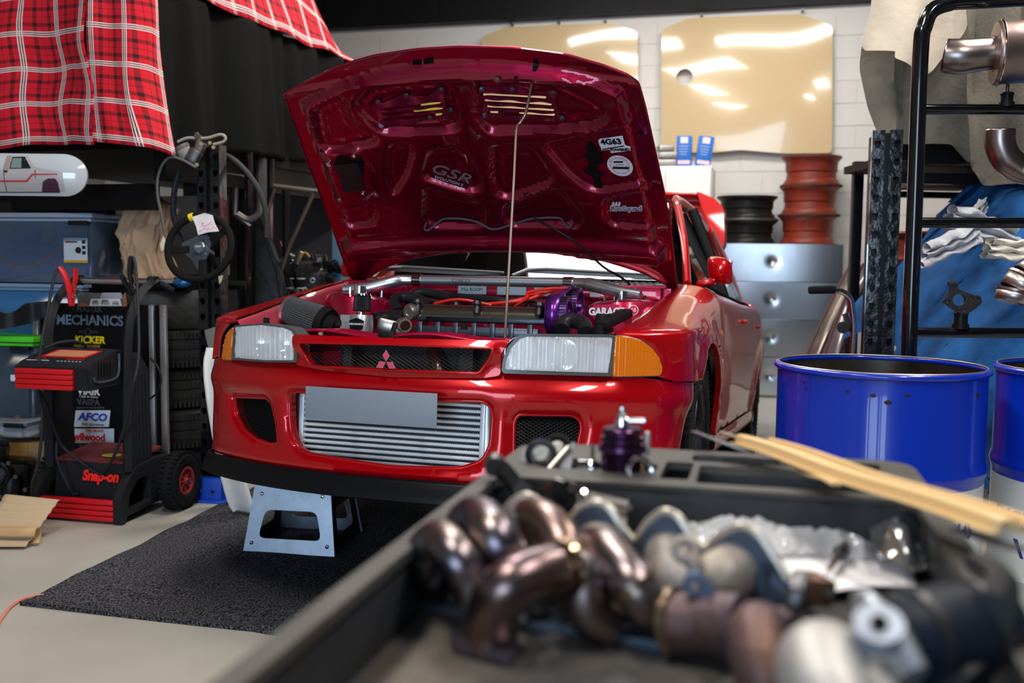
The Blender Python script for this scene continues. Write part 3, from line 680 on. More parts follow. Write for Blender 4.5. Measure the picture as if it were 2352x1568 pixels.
# lip spoiler
b = B(); prof = [(.002, .214), (.012, .208), (.02, .19), (.028, .165), (.03, .15), (.018, .145), (-.03, .15), (-.06, .165), (-.03, .214)]
def lipf(u, v):
    w = (u*2-1)*wy(.36); k = v*(len(prof)-1); i = min(int(k), len(prof)-2); f = k-i; o = prof[i][0]*(1-f)+prof[i+1][0]*f; z = prof[i][1]*(1-f)+prof[i+1][1]*f
    x, y = w2xy(np.array([w])); nx, ny = nrm(np.array([w])); return V(float(x[0]+nx[0]*o), float(y[0]+ny[0]*o), z)
b.grid(lipf, 90, 32); part('front_lip', b, satin, car, ang=50)
# under tray
b = B(); b.box((0, .52, .185), (1.3, .75, .012)); part('undertray', b, dark, car, smooth=False)
# three-diamond badge
bc = S(897, 829); bm_ = frame(bc+V(0, -.03, -.002), (1, 0, 0), (0, -.05, 1)); t_ = B(); t2 = B()
for k in range(3):
    a = PI/2+k*2*PI/3; ca_, sa = math.cos(a), math.sin(a); rr = .037; hw = .0118
    def dia(s): return [(0+ca_*.001, sa*.001), (ca_*rr*.5-sa*hw*s, sa*rr*.5+ca_*hw*s), (ca_*rr*s, sa*rr*s), (ca_*rr*.5+sa*hw*s, sa*rr*.5-ca_*hw*s)]
    t2.prism(dia(1.0), .002, bm_); t_.prism([(x*.86+ca_*.0022, y*.86+sa*.0022) for x, y in dia(.96)], .0032, bm_)
bd = part('badge', t2, chrome, car, label='chrome outline of the three-diamond badge', smooth=False)
part('badge_inlay', t_, M('badge_pink_red', (.75, .05, .12), .25, coat=1), bd, smooth=False)
# intercooler core seen through the opening
b = B(); y_ic = .115
def icp(px, py): return L(px, py, 1, y_ic)
x0 = icp(699, 1000).x; x1 = icp(1104, 1000).x; zb, zt = .235, .478
b.box(((x0+x1)/2, y_ic+.035, (zb+zt)/2), (x1-x0, .05, zt-zb)); part('intercooler_core', b, M('fin_dark', (.055, .06, .065), .55, .6, bump=.8, bscale=400), car, smooth=False)
iroot = [o for o in car.children if o.name.startswith('intercooler_core')][0]
nb = 13; silver = M('satin_silver_bar', (.80, .85, .90), .42, .3)
for k in range(nb+1):
    z = zb+.004+(zt-zb-.008)*k/nb; b = B(); b.box(((x0+x1)/2, y_ic+.004, z), (x1-x0, .022,   .0098 if k < nb else .014), bev=.0025, seg=1); part('intercooler_bar', b, silver, iroot)
fins = B()
for k in range(nb):
    z = zb+.004+(zt-zb-.008)*(k+.5)/nb
    n = 150
    for i in range(n):
        x = x0+(x1-x0)*(i+.5)/n; fins.box((x, y_ic+.008, z), (.0009, .006, .010), (0, .5 if i % 2 else -.5, 0))
part('cooling_fins', fins, M('fin_grey', (.16, .17, .18), .5, .7), iroot, kind='stuff', smooth=False)
for s, xe in ((-1, x0), (1, x1)):
    b = B(); b.box((xe+s*.008, y_ic+.012, (zb+zt)/2), (.016, .045, zt-zb+.01), bev=.002); part('side_bar', b, silver, iroot)
    b = B()
    def tank(u, v, s=s, xe=xe):
        a = v*PI; wdt = (.055 if s < 0 else .04)*(1-.4*u); return V(xe+s*(.014+wdt*math.sin(a)), y_ic+.035-.04*math.cos(a), zb+(zt-zb)*u)
    b.grid(tank, 8, 14); part('end_tank', b, M('cast_silver', (.60, .64, .68), .42, .8, bump=.05), iroot)
# number plate (its writing is not legible in the photograph)
p0 = L(703, 898, 1, -.045); p1 = L(1003, 970, 1, -.045)
b = B(); b.box(((p0.x+p1.x)/2, -.045, (p0.z+p1.z)/2), (p1.x-p0.x, .004, .10), (math.radians(3), 0, 0), bev=.0015); pl_ = part('number_plate', b, M('plate_grey_blue', (.20, .24, .30), .5), car)
b = B()
for x in (-.11, .11): b.box(((p0.x+p1.x)/2+x, -.02, (p0.z+p1.z)/2+.02), (.02, .05, .02))
part('plate_bracket', b, blackp, pl_, smooth=False)

# ---------------- lamps
lens = M('lamp_lens', (.90, .95, 1.0), .08, trans=.5, coat=.7, ior=1.12)
lamprefl = M('lamp_reflector', (.90, .93, .98), .35, .25, bump=.1, bscale=30)
amber = M('amber_lens', (.86, .21, .002), .12, trans=.15, coat=1)
def sx(poly): return [(-a, z) for a, z in poly]
HLp = [(1153, 852), (1155, 828), (1166, 798), (1188, 772), (1206, 766), (1411, 768), (1404, 864), (1158, 857)]
HLr = [pw(*p) for p in HLp]; HLi = [pw(*p) for p in [(1161, 848), (1164, 826), (1174, 800), (1193, 779), (1210, 773), (1404, 775), (1397, 856)]]
HLl = [pw(*p) for p in [(543, 747), (612, 742), (664, 749), (681, 757), (688, 768), (686, 832), (620, 832), (536, 826)]]
HLli = [pw(*p) for p in [(548, 751), (612, 747), (660, 753), (676, 761), (681, 772), (680, 827), (620, 827), (542, 821)]]
def lampunit(side, outl, inn):
    b = sheet_solid(roundpoly(outl, .008), [roundpoly(inn, .006)], .02, face(.008), face(-.05)); h = part('headlamp', b, M('lamp_trim', (.09, .10, .11), .35, .2), car, label=None, ang=50)
    cw = sum(p[0] for p in inn)/len(inn)
    def fl(w, z): return .0022*np.sin(w*2*PI/.0075) + .010*np.clip(1-((w-cw)/.16)**2, 0, 1) + .003*np.clip((z-.6)/.05, -1, 1)
    b = B(); cdt_sheet(roundpoly(inn, .006), [], .0045, face(.006, fl), b.bm); o = part('lens', b, lens, h, ang=80)
    b = B(); cdt_sheet(roundpoly(inn, .006), [], .03, face(-.055), b.bm)
    lp = resample(roundpoly(inn, .006), .02); a = np.array(lp); P = face(-.055)(a[:, 0], a[:, 1]); Q = face(.0)(a[:, 0], a[:, 1])
    vs = [b.bm.verts.new(p) for p in P]; us = [b.bm.verts.new(p) for p in Q]
    for i in range(len(vs)): b.bm.faces.new((vs[i], vs[(i+1) % len(vs)], us[(i+1) % len(vs)], us[i]))
    part('reflector_housing', b, lamprefl, h, ang=50)
    for f_, r_ in ((-.25, .048), (.28, .046)):
        wv = cw+f_*.24*side; x, y = w2xy(np.array([wv])); nx, ny = nrm(np.array([wv])); c = V(float(x[0]-nx[0]*.046), float(y[0]-ny[0]*.046), .605)
        m_ = frame(c, (float(-ny[0]), float(nx[0]), 0), (0, 0, 1)); m_ = m_ if (m_.col[2].xyz).dot(V(float(nx[0]), float(ny[0]), 0)) > 0 else m_ @ Matrix.Rotation(PI, 4, 'Y')
        b = B(); b.lathe([(.008, .0), (r_*.5, .006), (r_*.8, .018), (r_, .034), (r_*1.04, .034)], m_, 32); part('reflector_bowl', b, M('mirror_reflector', (.9, .93, .97), .08, 1), h)
        b = B(); b.lathe([(.0001, .03), (.006, .028), (.007, .0)], m_, 12); part('bulb', b, M('bulb_glass', (.9, .9, .85), .1), h)
lampunit(1, HLr, HLi); lampunit(-1, HLl, HLli)
AMr = [(1412, 771), (1436, 773), (1470, 782), (1495, 800), (1512, 825), (1518, 851), (1511, 862), (1404, 864)]
AMl = [(542, 750), (527, 765), (517, 798), (515, 825), (535, 827)]
for k, A_ in enumerate((AMr, AMl)):
    pq = roundpoly([pw(*p) for p in A_], .01)
    def fr(w, z): return .0012*np.sin(w*2*PI/.0105) + .004
    b = sheet_solid(pq, [],       .0029 if k == 0 else .006, face(.006, fr), face(-.02)); ind = part('indicator_lens', b, amber, car, label='amber corner indicator lens', ang=80)
    b = B(); lips(b, [pq], face(.002), .0035, 6); part('lens_edge', b, M('lamp_trim', (0, 0, 0)), ind)

# ---------------- fenders, doors, quarter panels
def ip(v, xs, ys): return np.interp(v, xs, ys)
YS = [.15, .3, .6, .9, 1.15, 1.3, 2.3, 3.5, 4.25]
def side_fn(sgn, off=0, slack=0):
    def fn(y, q):
        xi = ip(y, YS, [.655, .665, .685, .70, .705, .71, .715, .71, .66])
        zt = ip(y, YS, [.675, .705, .775, .84, .888, .895, .905, .935, .95])
        xo = np.where(y < .56, ip(y, _pc[:, 1], _pc[:, 0]), ip(y, [.56, 1.3, 3.3, 3.9, 4.25], [.857, .85, .852, .82, .74])) + off
        qa = .22; t = np.clip(q/qa, 0, 1)*PI/2; drop = ip(y, [.15, .3, .6, 1.2, 4.2], [.015, .03, .075, .10, .09])
        x = xi+(xo-xi)*np.sin(t); z = zt-drop*(1-np.cos(t)); dq = np.clip(q-qa, 0, 9); z = z-dq
        x = x + np.where(q > qa, .010*np.sin(np.clip(dq/.35, 0, 1)*PI) - .035*np.clip((dq-.30)/.3, 0, 1)**1.5, 0)
        x = x + .018*np.exp(-((np.hypot(y-.80, (z-.31)*1.06)-.40)/.035)**2)*np.clip((y-.45)/.1, 0, 1) * (q > qa*.6)   # wheel-arch flare
        x = x + .018*np.exp(-((np.hypot(y-3.4, z-.31)-.37)/.035)**2) * (q > qa*.6)
        return [Vector(p) for p in zip((sgn*x).tolist(), y.tolist(), z.tolist())]
    return fn
def q_of(y, z):   # q for a wanted height on the side
    zt = float(ip(y, YS, [.675, .705, .775, .84, .888, .895, .905, .935, .95])); dr = float(ip(y, [.15, .3, .6, 1.2, 4.2], [.015, .03, .075, .10, .09])); return .22+max(0, zt-dr-z)
def arch(yc, r, y0, y1, n=22, rz=None):
    return [(yc+r*math.cos(a), q_of(yc+r*math.cos(a), .31+(rz or r)*math.sin(a))) for a in [PI*(1-k/n) for k in range(n+1)] if y0 <= yc+r*math.cos(a) <= y1]
g = .004
QS = .22
for sgn in (1, -1):
    fl_ = [(.155, 0), (1.27, 0), (1.275, q_of(1.27, .60)), (1.25, q_of(1.25, .30)), (1.215, q_of(1.2, .30))] + [p for p in arch(.80, .375, 0, 1.3, rz=.35)[::-1] if p[0] > .50 or p[1] < q_of(.47, .52)] + [(.44, q_of(.44, .535)), (.28, q_of(.28, .535)), (.246, q_of(.246, .548))] + [(s_.y+.001, q_of(s_.y, s_.z)) for s_ in [S(*p) for p in [(1518, 851), (1512, 825), (1495, 800), (1470, 782)]]] + [(.17, .20), (.155, .1)]
    def mk(nm, poly, lab=None):
        return part(nm, sheet_solid(roundpoly(poly, .012), [], .03, side_fn(sgn), side_fn(sgn, -.02)), red, car, ang=60, label=lab)
    mk('front_fender', fl_)
    mk('front_door', [(1.27+g, QS*.55), (2.32, QS*.6), (2.32, q_of(2.3, .60)), (2.30, q_of(2.3, .30)), (1.25+g, q_of(1.25, .30)), (1.275+g, q_of(1.27, .6))])
    mk('rear_door', [(2.32+g, QS*.6), (3.22, QS*.6), (3.20, q_of(3.2, .78)), (3.06, q_of(3.06, .60)), (2.98, q_of(2.98, .30)), (2.30+g, q_of(2.3, .30)), (2.32+g, q_of(2.3, .6))])
    mk('rear_quarter', [(3.22+g, 0), (4.25, .0), (4.25, q_of(4.25, .25)), (3.76, q_of(3.7, .25))] + arch(3.4, .335, 0, 4)[::-1] + [(2.98+g, q_of(2.98, .30)), (3.06+g, q_of(3.06, .6)), (3.20+g, q_of(3.2, .78))])
    # side skirt
    b = B(); b.grid(lambda u, v: V(sgn*(.838-.05*v*v+.012*math.sin(v*PI)), 1.225+u*(3.06-1.225), .30-.115*v), 20, 8); b.grid(lambda u, v: V(sgn*(.788-.1*v), 1.225+u*(3.06-1.225), .185), 20, 1); part('side_skirt', b, red, car)
    for yc in (.80, 3.4):
        b = B(); b.grid(lambda u, v: V(sgn*(.835-.24*v), yc+(.385 if yc < 1 else .345)*math.cos(PI*u), .31+.345*math.sin(PI*u)), 20, 3); part('arch_liner', b, dark, car)
    for yh in (2.16, 3.05):
        b = B(); b.box((sgn*.862, yh, .775), (.03, .11, .022), bev=.008); part('door_handle', b, red, car)
    b = B(); b.box((sgn*.858, 1.18, .70), (.008, .05, .022), bev=.003); part('side_repeater', b, amber, car, label='small amber side repeater')
# mirrors
for sgn in (1, -1):
    b = B()
    def mir(u, v):
        a = v*2*PI; r = math.sin(max(.001, u)*PI)**.45; ca2, sa2 = math.cos(a), math.sin(a); return V(sgn*(.825+.050*math.copysign(abs(ca2)**.6, ca2)*r-.008*sa2), 1.34+(u-.5)*.10, .958+.055*math.copysign(abs(sa2)**.6, sa2)*r-.010*ca2)
    b.grid(mir, 12, 20); o = part('wing_mirror', b, red, car)
    b = B(); b.bar((sgn*.73, 1.34, .895), (sgn*.81, 1.34, .915), .06, .03, bev=.012); part('mirror_stalk', b, red, o)
    b = B(); b.box((sgn*.825, 1.388, .958), (.085, .006, .095), bev=.01); part('mirror_glass', b, chrome, o)
# greenhouse
rxs = [1.9, 2.2, 2.8, 3.1]
def roof(u, v):
    y = 1.86+u*1.3; x = (v*2-1)*.54; k = math.sin(PI*min(1, max(0, (y-1.5)/2.0))); return V(x, y, 1.315+.055*k-.05*(abs(v*2-1)**4))
b = B(); b.grid(roof, 16, 16); o = part('roof', b, red, car); s = o.modifiers.new('s', 'SOLIDIFY'); s.thickness = .02
def pillar(pts, w_, name):
    for sgn in (1, -1):
        b = B(); b.tube([(sgn*x, y, z) for x, y, z in pts], w_, 10, smooth=5, flat=.6); part(name, b, red, car)
pillar([(.712, 1.22, .885), (.66, 1.45, 1.08), (.58, 1.75, 1.27), (.545, 1.92, 1.325), (.535, 2.3, 1.355), (.535, 2.8, 1.36), (.55, 3.12, 1.33)], .028, 'roof_rail')
pillar([(.55, 3.12, 1.33), (.61, 3.45, 1.17), (.67, 3.8, .96)], .05, 'rear_pillar')
for sgn in (1, -1):
    b = B(); b.tube([(sgn*.565, 2.33, 1.34), (sgn*.66, 2.33, 1.12), (sgn*.74, 2.33, .90)], .026, 8, flat=.7); part('door_pillar', b, blackp, car)
    def sg(y0, y1, nm):
        b = B()
        def f(u, v):
            yb = y0+u*(y1-y0); top = float(np.interp(yb, [1.3, 1.5, 1.9, 2.3, 3.0, 3.3, 3.6], [.93, 1.09, 1.31, 1.34, 1.345, 1.24, 1.06])); zb_ = .885; z = zb_+(top-zb_)*v; x = .745-.215*((z-zb_)/.46)
            return V(sgn*x, yb, z)
        b.grid(f, 14, 8); part(nm, b, glassd, car)
    sg(1.42, 2.31, 'side_window'); sg(2.35, 3.25, 'side_window'); sg(3.28, 3.55, 'quarter_window')
    b = B(); b.tube([(sgn*.752, 1.36, .905), (sgn*.752, 2.3, .905), (sgn*.752, 3.3, .912)], .008, 6); part('window_seal', b, rubber, car)
wg = M('windscreen_glass', (.75, .82, .80), .01, trans=1, ior=1.45, coat=1)
b = B()
def wsf(u, v): x = (u*2-1)*(.665-.13*v); y = 1.20+.70*v-.07*(1-v)*(1-(u*2-1)**2)-.04*v*(1-(u*2-1)**2); return V(x, y, .875+.455*v+.02*math.sin(v*PI))
b.grid(wsf, 24, 16); o = part('windscreen', b, wg, car); s = o.modifiers.new('s', 'SOLIDIFY'); s.thickness = .005
b = B(); b.grid(lambda u, v: V((u*2-1)*(.50+.1*v), 3.14+.62*v, 1.33-.37*v), 10, 8); part('rear_window', b, glassd, car)
# interior
b = B(); b.box((0, 1.42, .84), (1.3, .4, .10), bev=.03); b.box((0, 1.62, .75), (1.3, .12, .26), bev=.03); part('dashboard', b, M('dash_grey', (.035, .036, .038), .7), car)
b = B(); b.box((0, 2.4, .32), (1.45, 2.2, .04)); part('cabin_floor', b, dark, car, smooth=False)
for x in (-.36, .36):
    b = B(); b.box((x, 2.2, .55), (.5, .5, .16), bev=.05); b.box((x, 2.5, .85), (.48, .14, .62), (math.radians(-12), 0, 0), bev=.05); b.box((x, 2.60, 1.2), (.24, .10, .14), bev=.04); part('front_seat', b, M('seat_fabric', (.05, .06, .055), .9), car)
b = B(); b.box((-.17, 2.55, 1.08), (.13, .02, .2)); part('yellow_harness_pad', b, M('dull_yellow', (.30, .34, .06), .8), car, label='dull yellow pad seen through the windscreen')
b = B(); b.box((0, 3.2, .75), (1.25, .14, .7), (math.radians(-15), 0, 0), bev=.05); part('rear_seat', b, M('seat_fabric', (0, 0, 0)), car)
b = B(); b.torus((.36, 1.85, .93), .17, .014, Matrix.Rotation(math.radians(65), 4, 'X')); part('cabin_steering_wheel', b, blackp, car)
# cowl, wipers
b = B(); b.grid(lambda u, v: V((u*2-1)*.70, 1.055+.17*v+.0-.06*(1-(u*2-1)**2)*1.0, .862+.03*v), 30, 6); o = part('cowl_panel', b, M('cowl_black', (.02, .021, .023), .45), car)
for k in range(46):
    x = -.6+k*1.2/45; y = 1.155-.06*(1-(x/.7)**2)
    bq = B(); bq.box((x, y, .888), (.009, .045, .005), (0, 0, .5)); part('cowl_slat', bq, M('slat_grey', (.16, .16, .165), .4), o, smooth=False)
for xa, xb in ((.02, .58), (-.62, -.05)):
    b = B(); b.tube([(xa, 1.10, .905), (xa+.05, 1.15, .935), (xa+.12, 1.17, .94)], .008, 8); b.tube([(xa+.12, 1.17, .94), (xb, 1.20, .925)], [.008, .005], 8); b.bar((xa+.04, 1.165, .93), (xb-.02, 1.20, .915), .006, .014); part('wiper', b, M('wiper_grey', (.10, .11, .12), .35, .5), car)
# boot, spoiler and tail
b = B(); b.grid(lambda u, v: V((v*2-1)*(.70-.04*u), 3.78+.47*u, .955-.01*u+.0), 6, 8); part('boot_edge', b, red, car)
b = B(); b.grid(lambda u, v: V((v*2-1)*(.74), 4.25+.02*math.sin(u*PI), .95-.7*u), 10, 6); part('tail_panel', b, red, car)
bt = root
b = B()
# opened boot lid with its tall wing, standing up behind the roof
def ylid(o):
    def fn(u, v): return [Vector((a_, 3.86+o+.10*(1-((a_)/.75)**2)*-.5+.10*(c_-1.0), c_)) for a_, c_ in zip(u.tolist(), v.tolist())]
    return fn
def lq(px, py): q_ = L(px, py, 1, 3.86); return (q_.x, q_.z)
hf = [lq(1535, 438), lq(1606, 445), lq(1628, 462), lq(1640, 500), lq(1650, 560), lq(1662, 600), lq(1668, 690)]
hf = [(.0, hf[0][1]+.01)] + hf[1:] + [(0, hf[-1][1])]
lido = hf + [(-x_, z_) for x_, z_ in hf[::-1] if x_ > 0]
lid = part('boot_lid', sheet_solid(roundpoly(lido, .02), [], .05, ylid(0), ylid(.03)), red, car)
we = roundpoly([lq(1604, 443), lq(1648, 462), lq(1665, 482), lq(1669, 562), lq(1662, 577), lq(1648, 568), lq(1632, 520), lq(1612, 470)], .02)
for s_ in (1, -1):
    pl_ = [(s_*x_, z_) for x_, z_ in we]
    fe = lambda o: (lambda u, v: [Vector((a_, 3.80+o+.10*(c_-1.0), c_)) for a_, c_ in zip(u.tolist(), v.tolist())])
    part('wing_end', sheet_solid(pl_, [], .03, fe(-.09), fe(.05)), red, lid, ang=40)
b = B(); zt_ = lq(1580, 447)[1]; b.grid(lambda u, v: V((u*2-1)*lq(1606, 446)[0], 3.86+.14*math.cos(v*2*PI), zt_-.02+.022*math.sin(v*2*PI)), 10, 20); part('wing_blade', b, red, lid)
# ---------------- wheels
tyrem = M('tyre_rubber', (.013, .013, .014), .62, bump=.15, bscale=60)
def wheel(x, y, sgn):
    c = V(x, y, .0); w_ = .205; r = .305
    mm = Matrix.Translation((x, y, r)) @ Matrix.Rotation(PI/2*sgn, 4, 'Y')
    b = B(); b.lathe([(.205, -w_/2+.01), (.23, -w_/2), (.285, -w_/2+.006), (r-.006, -w_/2+.028), (r, -.06), (r-.007, -.058), (r-.007, -.050), (r, -.048), (r, -.004), (r-.007, -.002), (r-.007, .006), (r, .008), (r, .048), (r-.007, .05), (r-.007, .058), (r, .06), (r-.006, w_/2-.028), (.285, w_/2-.006), (.23, w_/2), (.205, w_/2-.01)], mm, 64)
    t = part('tyre', b, tyrem, car)
    b = B(); b.lathe([(.214, -.09), (.205, -.088), (.195, -.07), (.17, 0), (.19, .08), (.206, .092), (.214, .094), (.216, .088)], mm, 48); part('rim', b, M('graphite_wheel', (.045, .045, .05), .3, .8), t)
    b = B(); b.lathe([(.0001, .075), (.03, .072), (.045, .06), (.055, .03)], mm, 24)
    for k in range(10):
        a = 2*PI*k/10; b.box(mm @ V(.12*math.cos(a), .12*math.sin(a), .062), (.16, .022, .02), (mm @ Matrix.Rotation(a, 4, 'Z')).to_3x3(), bev=.005)
    part('spokes', b, M('graphite_wheel', (0, 0, 0)), t)
    b = B()
    for k in range(72):
        a = 2*PI*k/72
        for zz in (-.085, .085): b.box(mm @ V((r-.004)*math.cos(a), (r-.004)*math.sin(a), zz), (.012, .004, .03), (mm @ Matrix.Rotation(a, 4, 'Z')).to_3x3())
    part('tread_blocks', b, tyrem, t, kind='stuff', smooth=False)
for x, y in ((.735, .84), (-.735, .84), (.735, 3.4), (-.735, 3.4)): wheel(x, y, 1 if x > 0 else -1)
# ================================================ raised bonnet
TH = math.radians(39); HO = V(0, 1.1, .885); HA = V(0, -math.cos(TH), math.sin(TH)); HN = V(0, -math.sin(TH), -math.cos(TH))
def crown(u, v): return .05*(np.abs(u)/.68)**2.2 + .018*np.clip((v-.85)/.2, 0, 1)**2
def HU(px, py, h=0.02):
    n = 0
    for i in range(5):
        d = CI3 @ ray(px, py); k = ((HO+HN*n)-CO).dot(HN)/d.dot(HN); q = CO+d*k-HO; u, v = q.x, q.dot(HA); n = float(crown(u, v))+h
    return (u, v)
def HP(u, v, n): return HO + V(u, 0, 0) + HA*v + HN*(float(crown(u, v))+n)
outl = roundpoly([HU(*p, .0) for p in [(822, 655), (850, 632), (900, 606), (960, 589), (1050, 578), (1180, 574), (1300, 581), (1400, 601), (1480, 626), (1530, 652), (1556, 668), (1547, 580), (1537, 500), (1521, 420), (1501, 330), (1482, 245), (1466, 188), (1440, 170), (1380, 147), (1300, 124), (1180, 109), (1060, 106), (960, 112), (860, 127), (780, 150), (700, 189), (652, 216), (700, 350), (740, 455), (775, 555), (800, 625)]], .012, 2)
PK = [([(815, 240), (850, 205), (940, 190), (1035, 188), (1055, 296), (960, 302), (880, 300), (850, 280)], .024),
      ([(1095, 185), (1290, 196), (1370, 235), (1405, 262), (1370, 288), (1280, 296), (1120, 300), (1088, 250)], .024),
      ([(720, 250), (790, 215), (810, 280), (870, 310), (860, 325), (760, 345), (735, 330)], .018),
      ([(775, 482), (850, 462), (868, 478), (860, 512), (805, 520), (785, 505)], .022),
      ([(985, 345), (1050, 338), (1072, 350), (1108, 420), (1098, 440), (1060, 432), (975, 405), (972, 390)], .02),
      ([(975, 428), (1090, 458), (1108, 470), (1112, 512), (1095, 520), (995, 518), (972, 495)], .022),
      ([(895, 328), (945, 326), (950, 345), (935, 400), (905, 446), (888, 400)], .018),
      ([(1128, 332), (1218, 326), (1240, 345), (1278, 400), (1262, 420), (1170, 452), (1140, 442), (1130, 400)], .022),
      ([(1160, 470), (1272, 430), (1298, 440), (1340, 500), (1330, 518), (1180, 516), (1158, 500)], .022),
      ([(1250, 330), (1330, 312), (1460, 285), (1478, 300), (1494, 400), (1480, 418), (1380, 438), (1340, 425), (1300, 390)], .020),
      ([(1388, 455), (1475, 438), (1492, 446), (1506, 508), (1494, 520), (1410, 516), (1390, 500)], .020)]
PKU = [(roundpoly([HU(*p) for p in P_], .03, 3), d) for P_, d in PK]
meshpoly = [HU(*p) for p in [(752, 345), (825, 334), (862, 385), (868, 430), (840, 452), (786, 456), (762, 400)]]
def sst(x): x = np.clip(x, 0, 1); return x*x*(3-2*x)
def hh(u, v):
    de = -sdf(u, v, outl)
    h = .004 + .030*sst((de-.05)/.03)                      # flange, then the frame
    for P_, d in PKU:
        s = -sdf(u, v, P_); h = h - d*sst((s+.012)/.024) + .004*np.exp(-((s-.028)/.006)**2)
    s = -sdf(u, v, meshpoly); h = h + .010*sst((s+.006)/.012)
    # broad ramp facing up near the hinge edge, then the deep rear channel
    s = sst((.30-v)/.055); h = h*(1-s)+.062*s
    s = sst((.205-v)/.035); h = h*(1-s)+.012*s
    h = np.where(de < .05, .004+(h-.004)*np.clip(de/.05, 0, 1)**2, h)
    h = h - .008*np.exp(-((np.abs(u)-.0)/.03)**2)*sst((v-.3)/.1)*sst((1.0-v)/.05)
    # centre spine and two slanting ribs stand proud
    h = h + .010*np.exp(-((v-1.02+.10*u*u)/.012)**2)
    return np.maximum(h, .003)
def slot(p0, p1, t=3.0):
    (x0, y0), (x1, y1) = p0, p1; return roundpoly([HU(x0, y0-t, .012), HU(x1, y1-t, .012), HU(x1, y1+t, .012), HU(x0, y0+t, .012)], .004, 3)
slots = [slot((1110, 216), (1254, 224)), slot((1114, 230), (1267, 240)), slot((1119, 244), (1272, 253)), slot((1126, 257), (1144, 258)), slot((1192, 259), (1274, 264)),
         slot((966, 241), (1012, 236)), slot((950, 255), (1017, 249)), slot((1000, 264), (1015, 262))]
latch = [[HU(*p) for p in [(944, 145), (965, 143), (966, 153), (945, 155)]], [HU(*p) for p in [(970, 141), (992, 138), (993, 151), (971, 153)]]]
dots = [circ(HU(*p), r) for p, r in [((1065, 256), .006), ((742, 341), .007), ((830, 318), .005), ((870, 340), .006), ((1003, 327), .006), ((1471, 313), .008), ((1314, 437), .006), ((935, 447), .006), ((1207, 440), .005), ((1118, 418), .005), ((788, 505), .005), ((1188, 168), .006), ((1228, 146), .009)]]
def fin(u, v): return [HP(a, c, h) for a, c, h in zip(u.tolist(), v.tolist(), hh(u, v).tolist())]
VC = [HU(*p) for p in [(1190, 240), (950, 258)]]
def fout(u, v):
    r = []; H_ = hh(u, v).tolist()
    for a, c, h in zip(u.tolist(), v.tolist(), H_):
        p = HP(a, c, h); d = (p-CO).normalized(); k = max(0, min(1, (.17-min(math.hypot((a-q_[0]), (c-q_[1])*1.6) for q_ in VC))/.04)); k = k*k*(3-2*k)
        t_ = (h+.001)/-d.dot(HN); r.append(HP(a, c, -.001).lerp(p+d*t_, k))
    return r
b = sheet_solid(outl, slots, .0095, fin, fout)
ou = np.array(resample(outl, .02)); b.tube([HP(u, v, .002) for u, v in ou.tolist()], .0045, 8, closed=True)
hood = part('bonnet', b, crimson, car, label='raised bonnet, its crimson lacquered underside showing', ang=40)
def hmat(px, py, ang=0, lift=.0015):
    u, v = HU(px, py); e = .018; q4 = [HP(a, c, float(hh(np.array([a]), np.array([c]))[0])) for a, c in ((u-e, v), (u+e, v), (u, v-e), (u, v+e))]
    X = (q4[1]-q4[0]).normalized(); Y = (q4[3]-q4[2]).normalized(); N_ = X.cross(Y).normalized(); c0_ = HP(u, v, float(hh(np.array([u]), np.array([v]))[0]))
    return frame(c0_+N_*(lift+.0015), X*math.cos(ang)+Y*math.sin(ang), Y*math.cos(ang)-X*math.sin(ang))
def flat(poly, nm, m, z=.0006, lab=None, c=None, ang=0, lift=.0012, th=.0008):
    # flat sticker: pixel outline laid on the bonnet's underside
    mm = hmat(*c, ang, lift); P0 = mm.translation; X, Y_ = mm.col[0].xyz, mm.col[1].xyz; pts = []
    for px, py in poly:
        d = CI3 @ ray(px, py); k = (P0-CO).dot(mm.col[2].xyz)/d.dot(mm.col[2].xyz); q = CO+d*k-P0; pts.append((q.dot(X), q.dot(Y_)))
    b = B(); b.prism(pts, th, mm @ Matrix.Translation((0, 0, z-.0006))); return part(nm, b, m, hood, label=lab, smooth=False)
for lp_ in latch + dots:
    b = B(); cu_ = sum(p[0] for p in lp_)/len(lp_); cv_ = sum(p[1] for p in lp_)/len(lp_); h0 = hh(np.array([p[0] for p in lp_]), np.array([p[1] for p in lp_])).max()
    b.bm.faces.new([b.bm.verts.new(HP(u_, v_, float(h0)+.0012)) for u_, v_ in lp_]); part('punched_hole', b, dark, hood, smooth=False)
# stickers
flat([(1374, 322), (1379, 318), (1398, 316), (1416, 313), (1430, 311), (1435, 330), (1438, 334), (1448, 336), (1448, 346), (1404, 351), (1400, 343), (1382, 345), (1380, 338), (1377, 333)], 'sticker', stickerw, lift=.004, c=(1410, 332), lab='white sticker with black lettering high on the bonnet underside', ang=.10)
part('lettering', text('4G63', .033, hmat(1404, 325, .12, .0062), bold=.0012), inkb, hood, smooth=False)
flat([(1383, 342), (1433, 334), (1433, 336), (1384, 344)], 'underline', inkb, c=(1410, 339), lift=.0060)
part('lettering', text('POWERED', .0145, hmat(1425, 343, .10, .0075), bold=.0004), inkb, hood, smooth=False)
b = B(); b.prism(circ((0, 0), .0455, 40), .0008, hmat(1424, 382, 0)); rs = part('round_sticker', b, stickerw, hood, label='round white sticker with a black printed emblem', smooth=False)
b = B(); b.torus((0, 0, 0), .033, .0006, seg=40, seg2=4); b.xf(hmat(1424, 382, 0, .0026)); part('ring_print', b, inkb, rs)
b = B()
for i, (x, y, w_, h_, sk) in enumerate([(-.004, .017, .034, .007, .3), (.0, -.001, .048, .003, .1), (0, -.009, .058, .009, .15), (-.002, .006, .030, .002, .1)]): b.prism([(x-w_/2, y-h_/2), (x+w_/2, y-h_/2+.004*sk), (x+w_/2+.003, y+h_/2+.004*sk), (x-w_/2+.003, y+h_/2)], .0007, hmat(1424, 382, .05, .0022))
